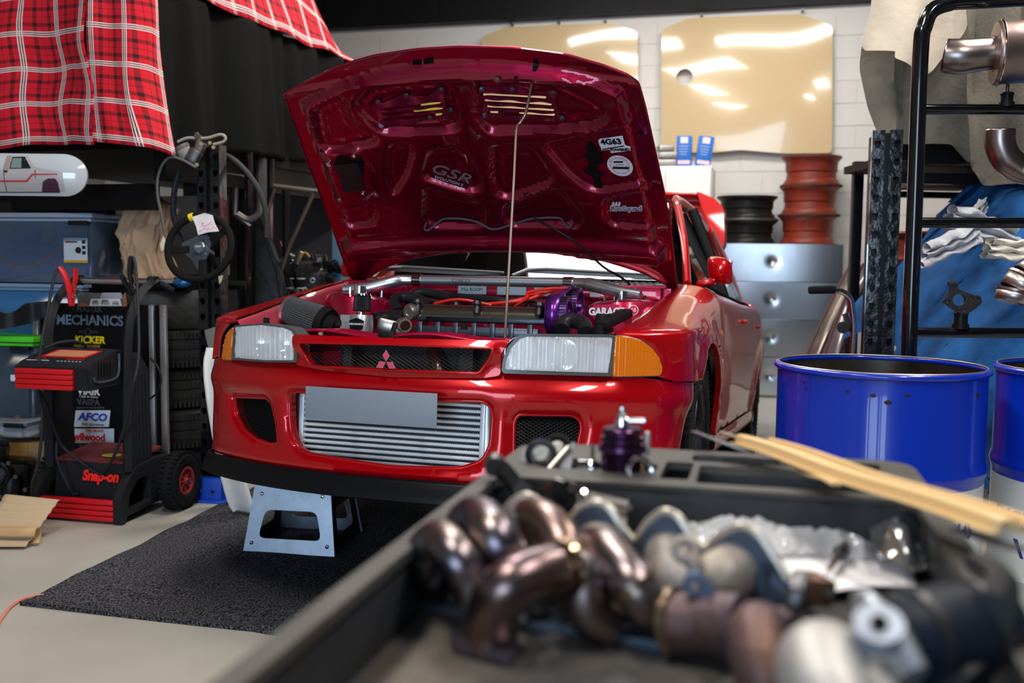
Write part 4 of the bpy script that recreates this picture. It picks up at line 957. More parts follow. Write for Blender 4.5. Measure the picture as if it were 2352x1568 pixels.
part('emblem_print', b, inkb, rs, smooth=False)
def arc_text(s, R, a0, size, m_, mtx, parent):
    n = len(s)
    for i, ch in enumerate(s):
        if ch == ' ': continue
        a = a0 - (i-(n-1)/2)*size*.62/R; mt = mtx @ Matrix.Translation((R*math.cos(a), R*math.sin(a), 0)) @ Matrix.Rotation(a-PI/2, 4, 'Z')
        t_ = text(ch, size, mt)
        if i == 0: acc = t_
        else: acc.merge(t_.bm)
    part('arc_lettering', acc, m_, parent, smooth=False)
arc_text('BUILT IN A GARAGE', .0385, PI/2+.15, .0075, redink, hmat(1424, 382, 0, .0022), rs)
part('lettering', text('2F+EAGLE', .009, hmat(1424, 382, .05, .0032), bold=.0003), stickerw, rs, smooth=False)
# script sticker lower right
es_ = text('EvoSquad', .030, hmat(1436, 481, .12, .0008), shear=.25, bold=.0030, sx=1.02); part('script_sticker', es_, stickerw, hood, label='pale script sticker low on the bonnet underside', smooth=False)
part('lettering', text('EvoSquad', .030, hmat(1436, 481, .12, .0026), shear=.25, bold=.0001, sx=1.02), M('grey_ink', (.10, .11, .15), .5), hood, smooth=False)
for k in range(3):
    flat([(1404+k*7, 474), (1407+k*7, 464), (1411+k*7, 463), (1411+k*7, 472)], 'crown_point', stickerw, c=(1410, 474), lift=.0014)
# model script seen in the middle pocket
part('lettering', text('GSR', .064, hmat(1033, 400, -.42, .0015), shear=.3, sx=1.35, bold=.0006), M('faded_silver_ink', (.30, .26, .28), .4, .6), hood, smooth=False)
flat([(986, 399), (1078, 424), (1074, 434), (984, 409)], 'strip_sticker', M('dark_plum_film', (.03, .008, .02), .3), c=(1030, 417), lift=.0012)
part('lettering', text('EVOLUTION II', .0155, hmat(1031, 416.5, -.40, .0050), sx=1.1), M('pale_grey_ink', (.45, .44, .5), .4), hood, smooth=False)
# torn black pad
tp = [(1352, 322), (1362, 330), (1370, 338), (1371, 350), (1385, 352), (1380, 362), (1388, 370), (1374, 378), (1372, 392), (1386, 400), (1376, 410), (1384, 420), (1382, 432), (1366, 430), (1364, 410), (1354, 400), (1340, 392), (1354, 380), (1352, 366), (1338, 360), (1352, 350), (1346, 338)]
flat(tp, 'torn_black_pad', inkb, c=(1360, 380), lift=.001, th=.002, lab='torn black remains of a sound pad')
# meshed opening with bolts
mp_ = [(767, 372), (776, 358), (828, 360), (836, 372), (833, 400), (832, 420), (838, 437), (788, 441), (781, 402), (768, 392)]
flat(mp_, 'mesh_insert', M('mesh_dark', (.012, .012, .014), .3, .6), c=(805, 400), lift=.0015, th=.002)
b = B(); mm = hmat(805, 400, 0, .0042); P0 = mm.translation; X, Y_, Z_ = (mm.col[i].xyz for i in range(3)); pg = []
for px, py in mp_:
    d = CI3 @ ray(px, py); k = (P0-CO).dot(Z_)/d.dot(Z_); q = CO+d*k-P0; pg.append((q.dot(X), q.dot(Y_)))
gx, gy = np.meshgrid(np.arange(-.06, .06, .0066), np.arange(-.07, .07, .0066)); gx = gx.ravel(); gy = gy.ravel(); kk = inpoly(gx, gy, pg)
for x, y in zip(gx[kk], gy[kk]): b.prism([(x-.0017, y), (x, y-.0017), (x+.0017, y), (x, y+.0017)], .0008, mm)  # pale diamonds imitate light glinting on the dark mesh
part('mesh_highlights', b, M('mesh_glint', (.35, .36, .38), .35, .9), hood, kind='stuff', smooth=False)
for p in [(761, 366), (817, 350), (838, 436), (786, 448), (867, 440)]:
    b = B(); b.cyl((0, 0, -.002), (0, 0, .006), .0075, .0065, 6); b.cyl((0, 0, -.002), (0, 0, .002), .010, seg=14); b.xf(hmat(*p)); part('bolt', b, chrome, hood, smooth=False)
plum = M('vent_plate_plum', (.20, .01, .05), .3, .6, coat=1)
for cen, poly in (((945, 250), [(862, 240), (866, 228), (878, 236), (905, 226), (930, 212), (945, 222), (985, 218), (1012, 200), (1022, 206), (1018, 222), (1030, 250), (1036, 262), (1030, 275), (1000, 268), (960, 282), (900, 288), (880, 296), (872, 285)]), ((1190, 235), [(1098, 205), (1104, 198), (1160, 196), (1178, 192), (1195, 198), (1230, 208), (1262, 210), (1272, 204), (1281, 212), (1275, 225), (1288, 265), (1296, 272), (1285, 280), (1240, 270), (1180, 275), (1130, 268), (1112, 274), (1104, 262), (1112, 240)])):
    mm = hmat(*cen, 0, .004); P0 = mm.translation; X, Y_, Z_ = (mm.col[i].xyz for i in range(3))
    def cv(lst):
        o_ = []
        for px, py in lst:
            d = CI3 @ ray(px, py); k = (P0-CO).dot(Z_)/d.dot(Z_); q = CO+d*k-P0; o_.append((q.dot(X), q.dot(Y_)))
        return o_
    ss = [((1106, 216), (1258, 224)), ((1110, 230), (1271, 240)), ((1115, 244), (1276, 253)), ((1121, 257), (1278, 264))] if cen[0] > 1000 else [((876, 250), (1016, 236)), ((877, 261), (1020, 249)), ((881, 272), (1018, 262))]
    hl = [roundpoly(cv([(a[0], a[1]-3.6), (c[0], c[1]-3.6), (c[0], c[1]+3.6), (a[0], a[1]+3.6)]), .004, 3) for a, c in ss]
    def fz(o): return lambda u, v: [mm @ Vector((a, c, o + .004*math.sin(a*60)*math.cos(c*50))) for a, c in zip(u, v)]
    part('vent_plate', sheet_solid(roundpoly(cv(poly), .008, 3), hl, .012, fz(.003), fz(.0)), plum, hood)
for p in [(868, 234), (933, 218), (1012, 206), (1034, 255), (874, 290), (1104, 204), (1177, 203), (1271, 211), (1112, 264), (1291, 272), (1147, 170), (988, 270)]:
    b = B(); b.cyl((0, 0, -.002), (0, 0, .007), .006, .0055, 6); b.cyl((0, 0, -.002), (0, 0, .0015), .0095, seg=14); b.xf(hmat(*p, 0, .008)); part('bolt', b, M('blue_zinc', (.25, .28, .35), .3, .9), hood, smooth=False)
# hinges
for sgn in (1, -1):
    b = B(); b.bar((sgn*.665, 1.10, .80), (sgn*.665, 1.04, .93), .03, .012); b.bar((sgn*.665, 1.04, .93), (sgn*.65, .99, 1.0), .035, .01); part('bonnet_hinge', b, M('plum_hinge', (.10, .005, .05), .4, .5), car)
# washer hose clipped to the bonnet, and its drop to the cowl
def hpt(px, py, l=.012): u, v = HU(px, py); return HP(u, v, float(hh(np.array([u]), np.array([v]))[0])+l)
b = B(); b.tube([hpt(*p) for p in [(982, 505), (980, 515), (990, 517), (1015, 503), (1040, 500), (1070, 502), (1100, 510), (1135, 516), (1175, 511), (1210, 502), (1240, 499), (1285, 499), (1298, 512), (1308, 517), (1316, 510), (1312, 503)]], .0042, 8, smooth=4); part('washer_hose', b, M('hose_grey', (.06, .07, .09), .5), hood)
b = B(); pa = hpt(1230, 497, .02); pb_ = L(1445, 690, 1, .95)
b.tube([pa, L(1280, 530, 1, pa.y-.03), L(1330, 562, 1, pa.y-.01), L(1385, 612, 1, .88), L(1425, 636, 1, .96), L(1447, 655, 1, .98), pb_], .0045, 8, smooth=5); part('washer_hose', b, blackp, car)
# bonnet prop
yt = hpt(1228, 150).y; b = B()
pr = [L(1160, 776, 1, .12), L(1164, 700, 1, .14), L(1172, 560, 1, .2), L(1181, 400, 1, .27), L(1186, 300, 1, .32), L(1193, 284, 1, .335), L(1206, 264, 1, .345), L(1213, 235, 1, .355), hpt(1228, 158, .004)]
b.tube(pr, .0048, 10, smooth=3); prop = part('bonnet_prop', b, M('prop_steel', (.24, .20, .18), .4, .9), car)
b = B(); d_ = (pr[-1]-pr[-2]).normalized(); b.cyl(pr[-1]-d_*.03, pr[-1]+d_*.012, .008); part('rubber_tip', b, rubber, prop)

# ================================================ engine bay
bay = M('bay_crimson', (.45, .003, .05), .3, .5, coat=1)
b = B(); sp = [(.06, .665), (.075, .672), (.11, .668), (.125, .655), (.17, .66), (.20, .675), (.215, .66), (.215, .60)]
def spf(u, v):
    x = (u*2-1)*.64; k = v*(len(sp)-1); i = min(int(k), len(sp)-2); f = k-i; y = sp[i][0]*(1-f)+sp[i+1][0]*f; z = sp[i][1]*(1-f)+sp[i+1][1]*f
    return V(x, y+.10*(abs(x)/.64)**3, z-.022+.007*math.sin(x*17)+.018*max(0, abs(x)-.3))
b.grid(spf, 60, 21); o = part('radiator_support', b, bay, car); s = o.modifiers.new('s', 'SOLIDIFY'); s.thickness = .004
for sgn in (1, -1):
    b = B()
    b.grid(lambda u, v: V(sgn*(float(ip(.17+u*.95, YS, [.655, .665, .685, .70, .705, .71, .715, .71, .66]))-.002-.05*v-.04*math.sin(v*PI)), .17+u*.95, float(ip(.17+u*.95, YS, [.675, .705, .775, .84, .888, .895, .905, .935, .95]))-.005-.012*math.sin(v*9)-.24*v**1.6), 20, 12)
    part('inner_wing', b, bay, car)
    b = B(); b.lathe([(.15, -.28), (.14, -.05), (.125, -.01), (.10, .0), (.06, .004), (.055, -.01), (.0001, -.01)], Matrix.Translation((sgn*.53, .84, .80)) @ Matrix.Rotation(sgn*-.08, 4, 'Y'), 36); tw = part('strut_tower', b, bay, car)
    b = B(); b.cyl((sgn*.53, .84, .79), (sgn*.53, .84, .835), .03); 
    for k in range(3): b.cyl((sgn*.53+.085*math.cos(k*2.1+.5), .84+.085*math.sin(k*2.1+.5), .795), (sgn*.53+.085*math.cos(k*2.1+.5), .84+.085*math.sin(k*2.1+.5), .825), .007, seg=8)
    part('strut_nuts', b, chrome, tw, kind='stuff')
b = B(); b.box((0, 1.03, .72), (1.36, .02, .28)); b.box((0, 1.0, .862), (1.34, .07, .012), bev=.004); b.box((0, .97, .838), (1.3, .012, .05), bev=.003); part('firewall', b, bay, car)
b = B(); b.box((0, .62, .30), (1.1, .85, .03)); b.box((0, .28, .45), (.6, .05, .34)); part('bay_floor', b, dark, car, smooth=False)
for x, w_, tx in ((-.10, .12, 'Max.ROOM'), (.065, .12, ''), (.235, .155, 'TURBO'), (.40, .04, ''), (.54, .035, '')):
    b = B(); b.box((x, .960, .838), (w_, .002, .036), bev=.0008); pl2 = part('firewall_plate', b, M('plate_pale', (.50, .58, .62), .4, .4) if w_ > .05 else stickerw, car, smooth=False)
    if tx: part('lettering', text(tx, .018, frame((x, .9585, .838), (1, 0, 0), (0, 0, 1))), inkb, pl2, smooth=False)
# strut brace
b = B(); b.tube([(-.60, .83, .822), (-.50, .85, .832), (-.40, .88, .86), (-.30, .90, .868), (.30, .90, .868), (.40, .88, .862), (.50, .85, .838), (.60, .83, .825)], [.018, .022, .024, .02, .02, .026, .024, .018], 16, smooth=3, flat=.8); br = part('strut_brace', b, M('brace_silver', (.62, .66, .72), .28, .9), car)
part('lettering', text('CUSCO', .022, frame((-.12, .8795, .868), (1, 0, 0), (0, -.1, 1))), M('grey_ink', (0, 0, 0)), br, smooth=False)
for x in (-.31, .31):
    b = B(); b.cyl((x-.018, .90, .868), (x+.018, .90, .868), .0245); part('brace_collar', b, chrome, br)
# cam cover and head
b = B(); c0 = L(962, 728, 1, .52); c1 = L(1240, 738, 1, .52)
xm, hx_ = (c0.x+c1.x)/2, (c1.x-c0.x)/2
cc_ = M('cam_cover_bronze', (.23, .215, .17), .22, .9, bump=.05)
def cam(yc):
    b = B(); b.grid(lambda u, v: V(xm+(u*2-1)*hx_, yc-.055*math.cos(v*PI), .715+.045*math.sin(v*PI)**.8), 30, 12)
    b.sphere((xm-hx_, yc, .715), .001); b.lathe([(.0001, 0), (.055, 0)], Matrix.Translation((xm-hx_, yc, .715)) @ Matrix.Rotation(PI/2, 4, 'Y'), 24); return b
for k, yc in enumerate((.56, .72)):
    o = part('cam_cover', cam(yc), cc_, car)
    for x in (-.16, 0, .16) if k == 0 else (-.1, .1):
        q = B(); q.cyl((xm+x*1.4, yc-.058, .73), (xm+x*1.4, yc-.05, .765), .013, seg=14); q.cyl((xm+x*1.4, yc-.058, .76), (xm+x*1.4, yc-.055, .772), .018, .015, 14); part('cover_bolt', q, dsteel, o)
b = B(); b.box((xm, .64, .715), (hx_*2, .09, .03), bev=.005); b.box((xm, .50, .668), (hx_*2.05, .03, .03), bev=.004); b.box((xm, .50, .60), (hx_*2.05, .12, .10), bev=.01)
for k in range(7): b.box((xm-hx_*.9+k*hx_*.3, .482, .672), (.018, .01, .05), bev=.002)
hd = part('cylinder_head', b, M('head_blue_grey', (.12, .14, .17), .35, .8), car)
b = B(); b.box((xm+.02, .64, .742), (hx_*1.7, .05, .018), bev=.006); part('plug_cover', b, M('plug_bronze', (.20, .15, .10), .4, .8), hd)
for k, (ya, yb) in enumerate(((.60, .66), (.615, .70), (.63, .74), (.60, .62))):
    b = B(); b.tube([(xm-.05+k*.05, .62, .765), (xm+.06+k*.03, ya, .775+.006*k), (xm+.15, ya+.02, .79+.008*k), (xm+.24, yb, .83), (xm+.30, yb+.06, .83)], .0055, 8, smooth=4); part('ignition_lead', b, M('lead_red', (.85, .03, .02), .35), car)
b = B(); b.tube([(xm-.20, .60, .765), (xm-.10, .585, .782), (xm+.02, .60, .765)], .005, 8, smooth=4); part('ignition_lead', b, M('lead_red', (0, 0, 0)), car)
for k in range(6):
    b = B(); b.cyl((xm-.22+k*.075, .655, .75), (xm-.22+k*.075, .655, .772), .010, seg=10); part('plug_boot', b, blackp, hd)
# purple cam pulleys with toothed belt
purple = M('purple_anodised', (.22, .05, .42), .25, .8)
gx0 = L(1262, 715, 1, .50).x
for k, (yc, zc, r) in enumerate(((.55, .735, .062), (.70, .775, .062))):
    mm = Matrix.Translation((gx0+.045, yc, zc)) @ Matrix.Rotation(PI/2, 4, 'Y')
    b = B(); b.lathe([(.012, .012), (.02, .012), (.022, .002), (.045, .002), (.048, .012), (r, .012), (r, -.03), (.01, -.03)], mm, 40); pu = part('cam_pulley', b, purple, car)
    b = B()
    for j in range(40):
        a = 2*PI*j/40; b.box(mm @ V((r+.001)*math.cos(a), (r+.001)*math.sin(a), -.008), (.006, .004, .036), (mm @ Matrix.Rotation(a, 4, 'Z')).to_3x3())
    part('pulley_teeth', b, dsteel, pu, kind='stuff', smooth=False)
    b = B(); b.cyl(mm @ V(0, 0, .0), mm @ V(0, 0, .02), .009, seg=6); part('pulley_bolt', b, chrome, pu)
b = B(); mm = Matrix.Translation((gx0, 0, 0))
bp = []
for k in range(30):
    a = PI*.5+PI*k/29 + .25; bp.append((.545+.070*math.cos(a), .735+.070*math.sin(a)))
for k in range(30):
    a = -PI*.5+PI*k/29 + .25; bp.append((.705+.070*math.cos(a), .775+.070*math.sin(a)))
loop = [V(gx0+.01, y, z) for y, z in bp]
n_ = len(loop); vs = [[b.bm.verts.new(p+V(dx, 0, 0)) for dx in (-.022, .026)] for p in loop]
for i in range(n_): b.bm.faces.new((vs[i][0], vs[i][1], vs[(i+1) % n_][1], vs[(i+1) % n_][0]))
o = part('belt_cover', b, purple, car); s = o.modifiers.new('s', 'SOLIDIFY'); s.thickness = .006
# hoses and piping
hose = M('black_hose', (.018, .019, .022), .38, bump=.05)
def tube(nm, pts, r, m, lab=None, **k):
    b = B(); b.tube(pts, r, 16, smooth=5, **k); return part(nm, b, m, car, label=lab)
tube('intake_hose', [L(1290, 757, 1, .42), L(1295, 742, 1, .45), L(1315, 735, 1, .47), L(1340, 745, 1, .45), L(1345, 765, 1, .40)], .026, hose)
tube('breather_hose', [L(915, 715, 1, .62), L(905, 690, 1, .66), L(925, 682, 1, .70), L(960, 688, 1, .70), L(990, 702, 1, .68)], .020, hose)
tube('breather_hose', [L(860, 735, 1, .55), L(890, 730, 1, .58), L(930, 728, 1, .58)], .028, hose)
tube('breather_hose', [L(930, 690, 1, .80), L(960, 672, 1, .84), L(1000, 676, 1, .84), L(1040, 684, 1, .80)], .018, hose)
tube('coolant_hose', [L(1050, 680, 1, .84), L(1120, 687, 1, .78), L(1170, 690, 1, .78), L(1230, 688, 1, .8)], .012, hose)
tube('intake_pipe', [(-.30, .30, .60), (-.22, .22, .56), (-.12, .14, .52), (-.08, .13, .46)], .028, M('bronze_pipe', (.25, .20, .15), .25, .9), lab='dull bronze pipe behind the grille')
tube('intake_pipe', [(.06, .20, .60), (.09, .17, .55), (.10, .16, .50), (.13, .16, .44)], .026, M('bronze_pipe', (0, 0, 0)), lab='second bronze pipe behind the grille')
b = B(); b.box((0, .22, .56), (.55, .03, .1)); b.box((-.2, .12, .57), (.03, .02, .12)); b.box((.2, .13, .57), (.05, .03, .10), bev=.005); part('grille_backing', b, M('bay_grey', (.04, .042, .045), .5, .4), car, smooth=False)
# throttle body
b = B(); c = L(925, 745, 1, .46); b.cyl(c, c+V(.03, -.045, -.004), .026, .024); b.box(c+V(-.05, .03, -.01), (.11, .07, .05), (0, .2, .3), bev=.012); tb_ = part('throttle_body', b, M('cast_bright', (.50, .48, .45), .35, .9, bump=.1), car)
b = B(); c2 = L(944, 716, 1, .50); b.lathe([(.0001, .012), (.010, .012), (.012, .016), (.026, .014), (.030, .004), (.030, -.01), (.015, -.014)], Matrix.Translation(c2) @ Matrix.Rotation(PI/2+.3, 4, 'X') @ Matrix.Rotation(-.4, 4, 'Y'), 28); part('actuator', b, M('cast_bright', (0, 0, 0)), tb_)
b = B(); b.cyl(c+V(.025, -.040, -.003), c+V(.033, -.048, -.004), .019, .017); part('throttle_bore', b, M('brown_bore', (.06, .03, .02), .4, .5), tb_)
# cone air filter, catch can with breather filter
fa, fb = L(668, 712, 1, .42), L(745, 742, 1, .40); ax_ = (fb-fa).normalized(); n2 = 44; b = B()
xx = V(0, 0, 1).cross(ax_).normalized(); yy = ax_.cross(xx); rings = []
for t_, r_ in ((0, .050), (1, .060)):
    rings.append([b.bm.verts.new(fa.lerp(fb, t_)+(xx*math.cos(2*PI*k/(n2*2))+yy*math.sin(2*PI*k/(n2*2)))*(r_*(1 if k % 2 else .90))) for k in range(n2*2)])
for k in range(n2*2): b.bm.faces.new((rings[0][k], rings[0][(k+1) % (n2*2)], rings[1][(k+1) % (n2*2)], rings[1][k]))
af = part('air_filter', b, M('filter_grey', (.13, .14, .15), .55, .4), car, smooth=False)
b = B(); b.cyl(fa-ax_*.012, fa+ax_*.004, .052, .054, 32); part('filter_cap', b, M('cast_bright', (0, 0, 0)), af)
b = B(); b.cyl(fb-ax_*.004, fb+ax_*.022, .064, .056, 32); b.cyl(fb+ax_*.022, fb+ax_*.06, .040, .036, 24); part('filter_base', b, rubber, af)
cc = L(830, 745, 1, .36); b = B(); b.lathe([(.0001, -.06), (.040, -.06), (.040, .028), (.037, .033), (.0001, .033)], Matrix.Translation(cc), 32); can = part('catch_can', b, M('can_silver', (.55, .57, .62), .35, .8), car)
b = B(); b.box(cc+V(-.062, .005, .0), (.045, .004, .065), bev=.002); b.cyl(cc+V(-.062, -.001, .01), cc+V(-.062, .006, .01), .006, seg=8); part('can_bracket', b, M('can_silver', (0, 0, 0)), can, smooth=False)
tb2 = B(); pts_ = [(-.028, .012), (0, .022), (.028, .012), (.024, -.016), (0, -.026), (-.024, -.016)]
mcan = frame(cc+V(.002, -.0405, 0), (1, 0, 0), (0, 0, 1)); tb2.prism(pts_, .0012, mcan); cl2 = part('can_label', tb2, inkb, can, smooth=False)
part('lettering', text('MECHANICS', .0092, mcan @ Matrix.Translation((0, 0, .0016)), bold=.0003), stickerw, can, smooth=False)
b = B(); b.cyl(cc+V(0, .0, .033), cc+V(0, 0, .048), .016); b.cyl(cc+V(.02, -.03, .045), cc+V(.0, -.01, .05), .006); part('filter_neck', b, chrome, can)
b = B(); n3 = 26; rr = []
fz_ = cc+V(0, .0, .05)
for z, r_ in ((0, .031), (.052, .029)): rr.append([b.bm.verts.new(fz_+V(r_*(1 if k % 2 else .9)*math.cos(PI*k/n3), r_*(1 if k % 2 else .9)*math.sin(PI*k/n3), z)) for k in range(n3*2)])
for k in range(n3*2): b.bm.faces.new((rr[0][k], rr[0][(k+1) % (2*n3)], rr[1][(k+1) % (2*n3)], rr[1][k]))
sf = part('breather_filter', b, M('filter_black', (.02, .02, .024), .5), can, smooth=False)
b = B(); b.cyl(fz_+V(0, 0, .05), fz_+V(0, 0, .056), .031, .029, 28); part('filter_cap', b, chrome, sf)
b = B(); b.cyl(fz_+V(0, 0, -.004), fz_, .031, .031, 28); part('filter_base', b, rubber, sf)
# rubber stops, latch, caps
for p in [(612, 735), (777, 740), (1066, 748), (1378, 752)]:
    c = L(*p, 1, .17); b = B(); b.cyl(c+V(0, 0, -.012), c+V(0, 0, .008), .011, .0095); part('bonnet_stop', b, rubber, car)
b = B(); c = L(890, 772, 1, .07); b.box(c, (.05, .02, .03), bev=.003); b.box(c+V(.02, .0, .022), (.015, .012, .045), (0, .3, 0), bev=.003); b.box(c+V(-.02, 0, .006), (.02, .02, .02), bev=.003); b.box(c+V(.055, 0, -.008), (.03, .015, .012), bev=.002); part('bonnet_latch', b, blackp, car)
b = B(); c = L(738, 767, 1, .08); b.cyl(c, c+V(0, -.004, .004), .008, seg=14); part('paint_sticker', b, M('pale_tan', (.6, .45, .3), .5), car)
# brake reservoir, cap and relay box on the right
b = B(); c = L(1385, 735, 1, .40); b.lathe([(.0001, .02), (.022, .02), (.024, .012), (.024, -.02), (.035, -.025), (.035, -.07)], Matrix.Translation(c), 20); part('reservoir', b, blackp, car)
b = B(); b.bar(L(1380, 748, 1, .35), L(1440, 718, 1, .5), .05, .03, bev=.008); part('relay_cover', b, blackp, car)
# lettering on the right tower
tq = L(1405, 716, 1, .70); mg = frame(L(1393, 716, 1, .675), (1, .03, .03), (-.02, .15, 1))
part('lettering', text('GARAGE', .036, mg, .001, bold=.0016, sx=.9), stickerw, car, smooth=False)
b = B(); mg2 = frame(L(1455, 712, 1, .675), (1, .03, .03), (-.02, .15, 1)); b.prism(circ((0, 0), .018, 24), .001, mg2); g6 = part('round_badge', b, stickerw, car, smooth=False)
b = B(); b.prism(circ((0, 0), .0155, 24), .0012, mg2 @ Matrix.Translation((0, 0, .0004))); part('badge_field', b, redink, car, smooth=False)
part('lettering', text('16', .020, mg2 @ Matrix.Translation((0, 0, .0018)), bold=.0005), stickerw, car, smooth=False)
b = B(); b.grid(lambda u, v: L(1362+u*60, 699+v*34, 1, .69), 1, 1); part('tower_face', b, bay, car, smooth=False)
part('lettering', text('evoevo', .030, frame(L(886, 638, 1, 1.16), (1, .05, .02), (0, .6, 1)), bold=.0008, shear=.3), redink, car, smooth=False)

# ================================================ wheel cribs
bm_pl = zinc; blk = M('black_powder_coat', (.010, .011, .013), .5)
def crib(c0, ang, lab):
    t = root('wheel_crib', lab, 'wheel block', c0, rot=(0, 0, ang), group='wheel cribs under the front wheels')
    Wd, H_ = .375, .268; T_ = .31; Dp = .36; ln = .05
    for s, nm in ((-1, 'front_plate'), (1, 'back_plate')):
        yb = s*Dp/2; yt = s*(Dp/2-ln)
        def fp(o, yb=yb, yt=yt): return lambda u, v: [Vector((a, (yb+(yt-yb)*c/H_)+o, c)) for a, c in zip(u, v)]
        hole = roundpoly([(-.13, .055), (.13, .055), (.105, .165), (-.105, .165)], .028)
        p = part(nm, sheet_solid([(-Wd/2, 0), (Wd/2, 0), (T_/2, H_), (-T_/2, H_)], [hole], .03, fp(0), fp(s*.004)), bm_pl, t, smooth=False)
        for x, z in ((-.155, .035), (.155, .035), (-.125, .225), (.125, .225)):
            q = B(); y = yb+(yt-yb)*z/H_; q.lathe([(.0001, -.005), (.006, -.004), (.008, 0), (.0085, .001)], Matrix.Translation((x, y+s*.005, z)) @ Matrix.Rotation(PI/2*(-s), 4, 'X').inverted(), 12); part('bolt', q, chrome, p)
    for s in (-1, 1):
        def fs(o, s=s): return lambda u, v: [Vector((s*(Wd/2-.006+(T_-Wd)/2*c/H_)+o, a*(1-.28*c/H_), c)) for a, c in zip(u, v)]
        hole = roundpoly([(-.11, .06), (.11, .06), (.11, .17), (-.11, .17)], .025)
        part('side_plate', sheet_solid([(-Dp/2+.002, 0.001), (Dp/2-.002, .001), (Dp/2-.002, H_-.002), (-Dp/2+.002, H_-.002)], [hole], .03, fs(0), fs(-s*.003)), blk, t, smooth=False)
    q = B(); q.box((0, 0, .19), (.27, .24, .012)); part('wheel_tray', q, blk, t, smooth=False)
    return t
cw1 = CM @ V(-.735, .88, 0)
cc1 = (V(-.866, 3.826, 0)+V(.026, .178, 0)); 
cr1 = crib((cc1.x, cc1.y, 0.008), math.radians(-8.6), 'silver and black wheel crib in front of the left front wheel')
cw2 = CM @ V(.735, .86, 0)
copytree(cr1, loc=(cw2.x, cw2.y, .008), rotz=math.radians(-18), label='silver and black wheel crib hidden behind the tray cart under the other front wheel')
# ================================================ left side: mezzanine load under covers
bk = V(math.sin(math.radians(18)), math.cos(math.radians(18)), 0); lt = V(math.cos(math.radians(18)), -math.sin(math.radians(18)), 0)
MP = V(-1.55, 4.75, 0)
def mz(t, k, z): return MP + bk*t + lt*k + V(0, 0, z)
mzang = math.radians(-18)
def mbox(b, t0, t1, k0, k1, z0, z1): b.box(mz((t0+t1)/2, (k0+k1)/2, (z0+z1)/2), (k1-k0, t1-t0, z1-z0), (0, 0, mzang))
rk = M('lift_black', (.004, .004, .005), .5)
t = root('storage_platform', 'dark steel platform on posts carrying the covered load over the parts shelf', 'shelving', mz(1, -1, 0))
q = B(); mbox(q, -.15, 3.6, -1.7, -.02, 1.66, 1.74); part('deck', q, rk, t, world=True, smooth=False)
q = B(); mbox(q, -.1, 3.6, -.10, -.03, 1.52, 1.66); part('deck_beam', q, rk, t, world=True, smooth=False)
q = B(); mbox(q, -.14, -.06, -1.7, -.1, 1.38, 1.50); part('deck_beam', q, rk, t, world=True, smooth=False)
for (tt, kk) in ((.62, -.05), (3.5, -.05), (3.5, -1.6), (-.02, -1.65)):
    q = B(); mbox(q, tt-.05, tt+.05, kk-.05, kk+.05, 0, 1.66); part('platform_post', q, rk, t, world=True, smooth=False)
t2 = root('covered_load', 'large load on the platform, hidden under red tartan and black covers', 'load', mz(1, -1, 1.74))
q = B(); mbox(q, .0, 1.75, -1.65, -.06, 1.74, 2.36); mbox(q, .15, 1.1, -1.5, -.25, 2.36, 2.9); part('load_block', q, dark, t2, world=True, smooth=False)
# tartan
def tartan():
    m = bpy.data.materials.new('red_tartan'); m.use_nodes = True; nt = m.node_tree; bs = nt.nodes['Principled BSDF']; bs.inputs['Roughness'].default_value = .9
    uv = nt.nodes.new('ShaderNodeUVMap'); sp = nt.nodes.new('ShaderNodeSeparateXYZ'); nt.links.new(uv.outputs[0], sp.inputs[0])
    def stripes(axis, marks):
        ml = nt.nodes.new('ShaderNodeMath'); ml.operation = 'FRACT'; nt.links.new(sp.outputs[axis], ml.inputs[0])
        r = nt.nodes.new('ShaderNodeValToRGB'); r.color_ramp.interpolation = 'CONSTANT'; el = r.color_ramp.elements
        el[0].position = 0; el[0].color = (0, 0, 0, 1); first = True
        for a, b_, v in marks:
            for pos, val in ((a, v), (b_, 0)):
                if first: e = el[1]; e.position = pos; first = False
                else: e = el.new(pos)
                e.color = (val, val, val, 1)
        nt.links.new(ml.outputs[0], r.inputs[0]); return r.outputs[0]
    wm = [(.10, .128, 1), (.155, .183, 1), (.21, .238, 1)]
    dm = [(.128, .155, 1), (.183, .21, 1), (.36, .46, .95), (.60, .62, .7), (.76, .86, .95)]
    def mx(a, b_, op='MAXIMUM'):
        n = nt.nodes.new('ShaderNodeMath'); n.operation = op; nt.links.new(a, n.inputs[0]); nt.links.new(b_, n.inputs[1]); return n.outputs[0]
    def sc(a, k): n = nt.nodes.new('ShaderNodeMath'); n.operation = 'MULTIPLY'; nt.links.new(a, n.inputs[0]); n.inputs[1].default_value = k; return n.outputs[0]
    dx, dy, wx, wy = stripes(0, dm), stripes(1, dm), stripes(0, wm), stripes(1, wm)
    dk = mx(sc(dx, .62), sc(dy, .62), 'ADD'); wt = sc(mx(wx, wy), .88)
    def mix(fac, a, b_):
        n = nt.nodes.new('ShaderNodeMixRGB'); n.use_clamp = True; nt.links.new(fac, n.inputs[0])
        if isinstance(a, tuple): n.inputs[1].default_value = a
        else: nt.links.new(a, n.inputs[1])
        n.inputs[2].default_value = b_; return n.outputs[0]
    c = mix(dk, (.66, .004, .02, 1), (.035, .002, .006, 1)); c = mix(wt, c, (.80, .76, .74, 1))
    nt.links.new(c, bs.inputs['Base Color']); return m
tt_ = tartan()
def solid(o, th): s = o.modifiers.new('s', 'SOLIDIFY'); s.thickness = th; return o
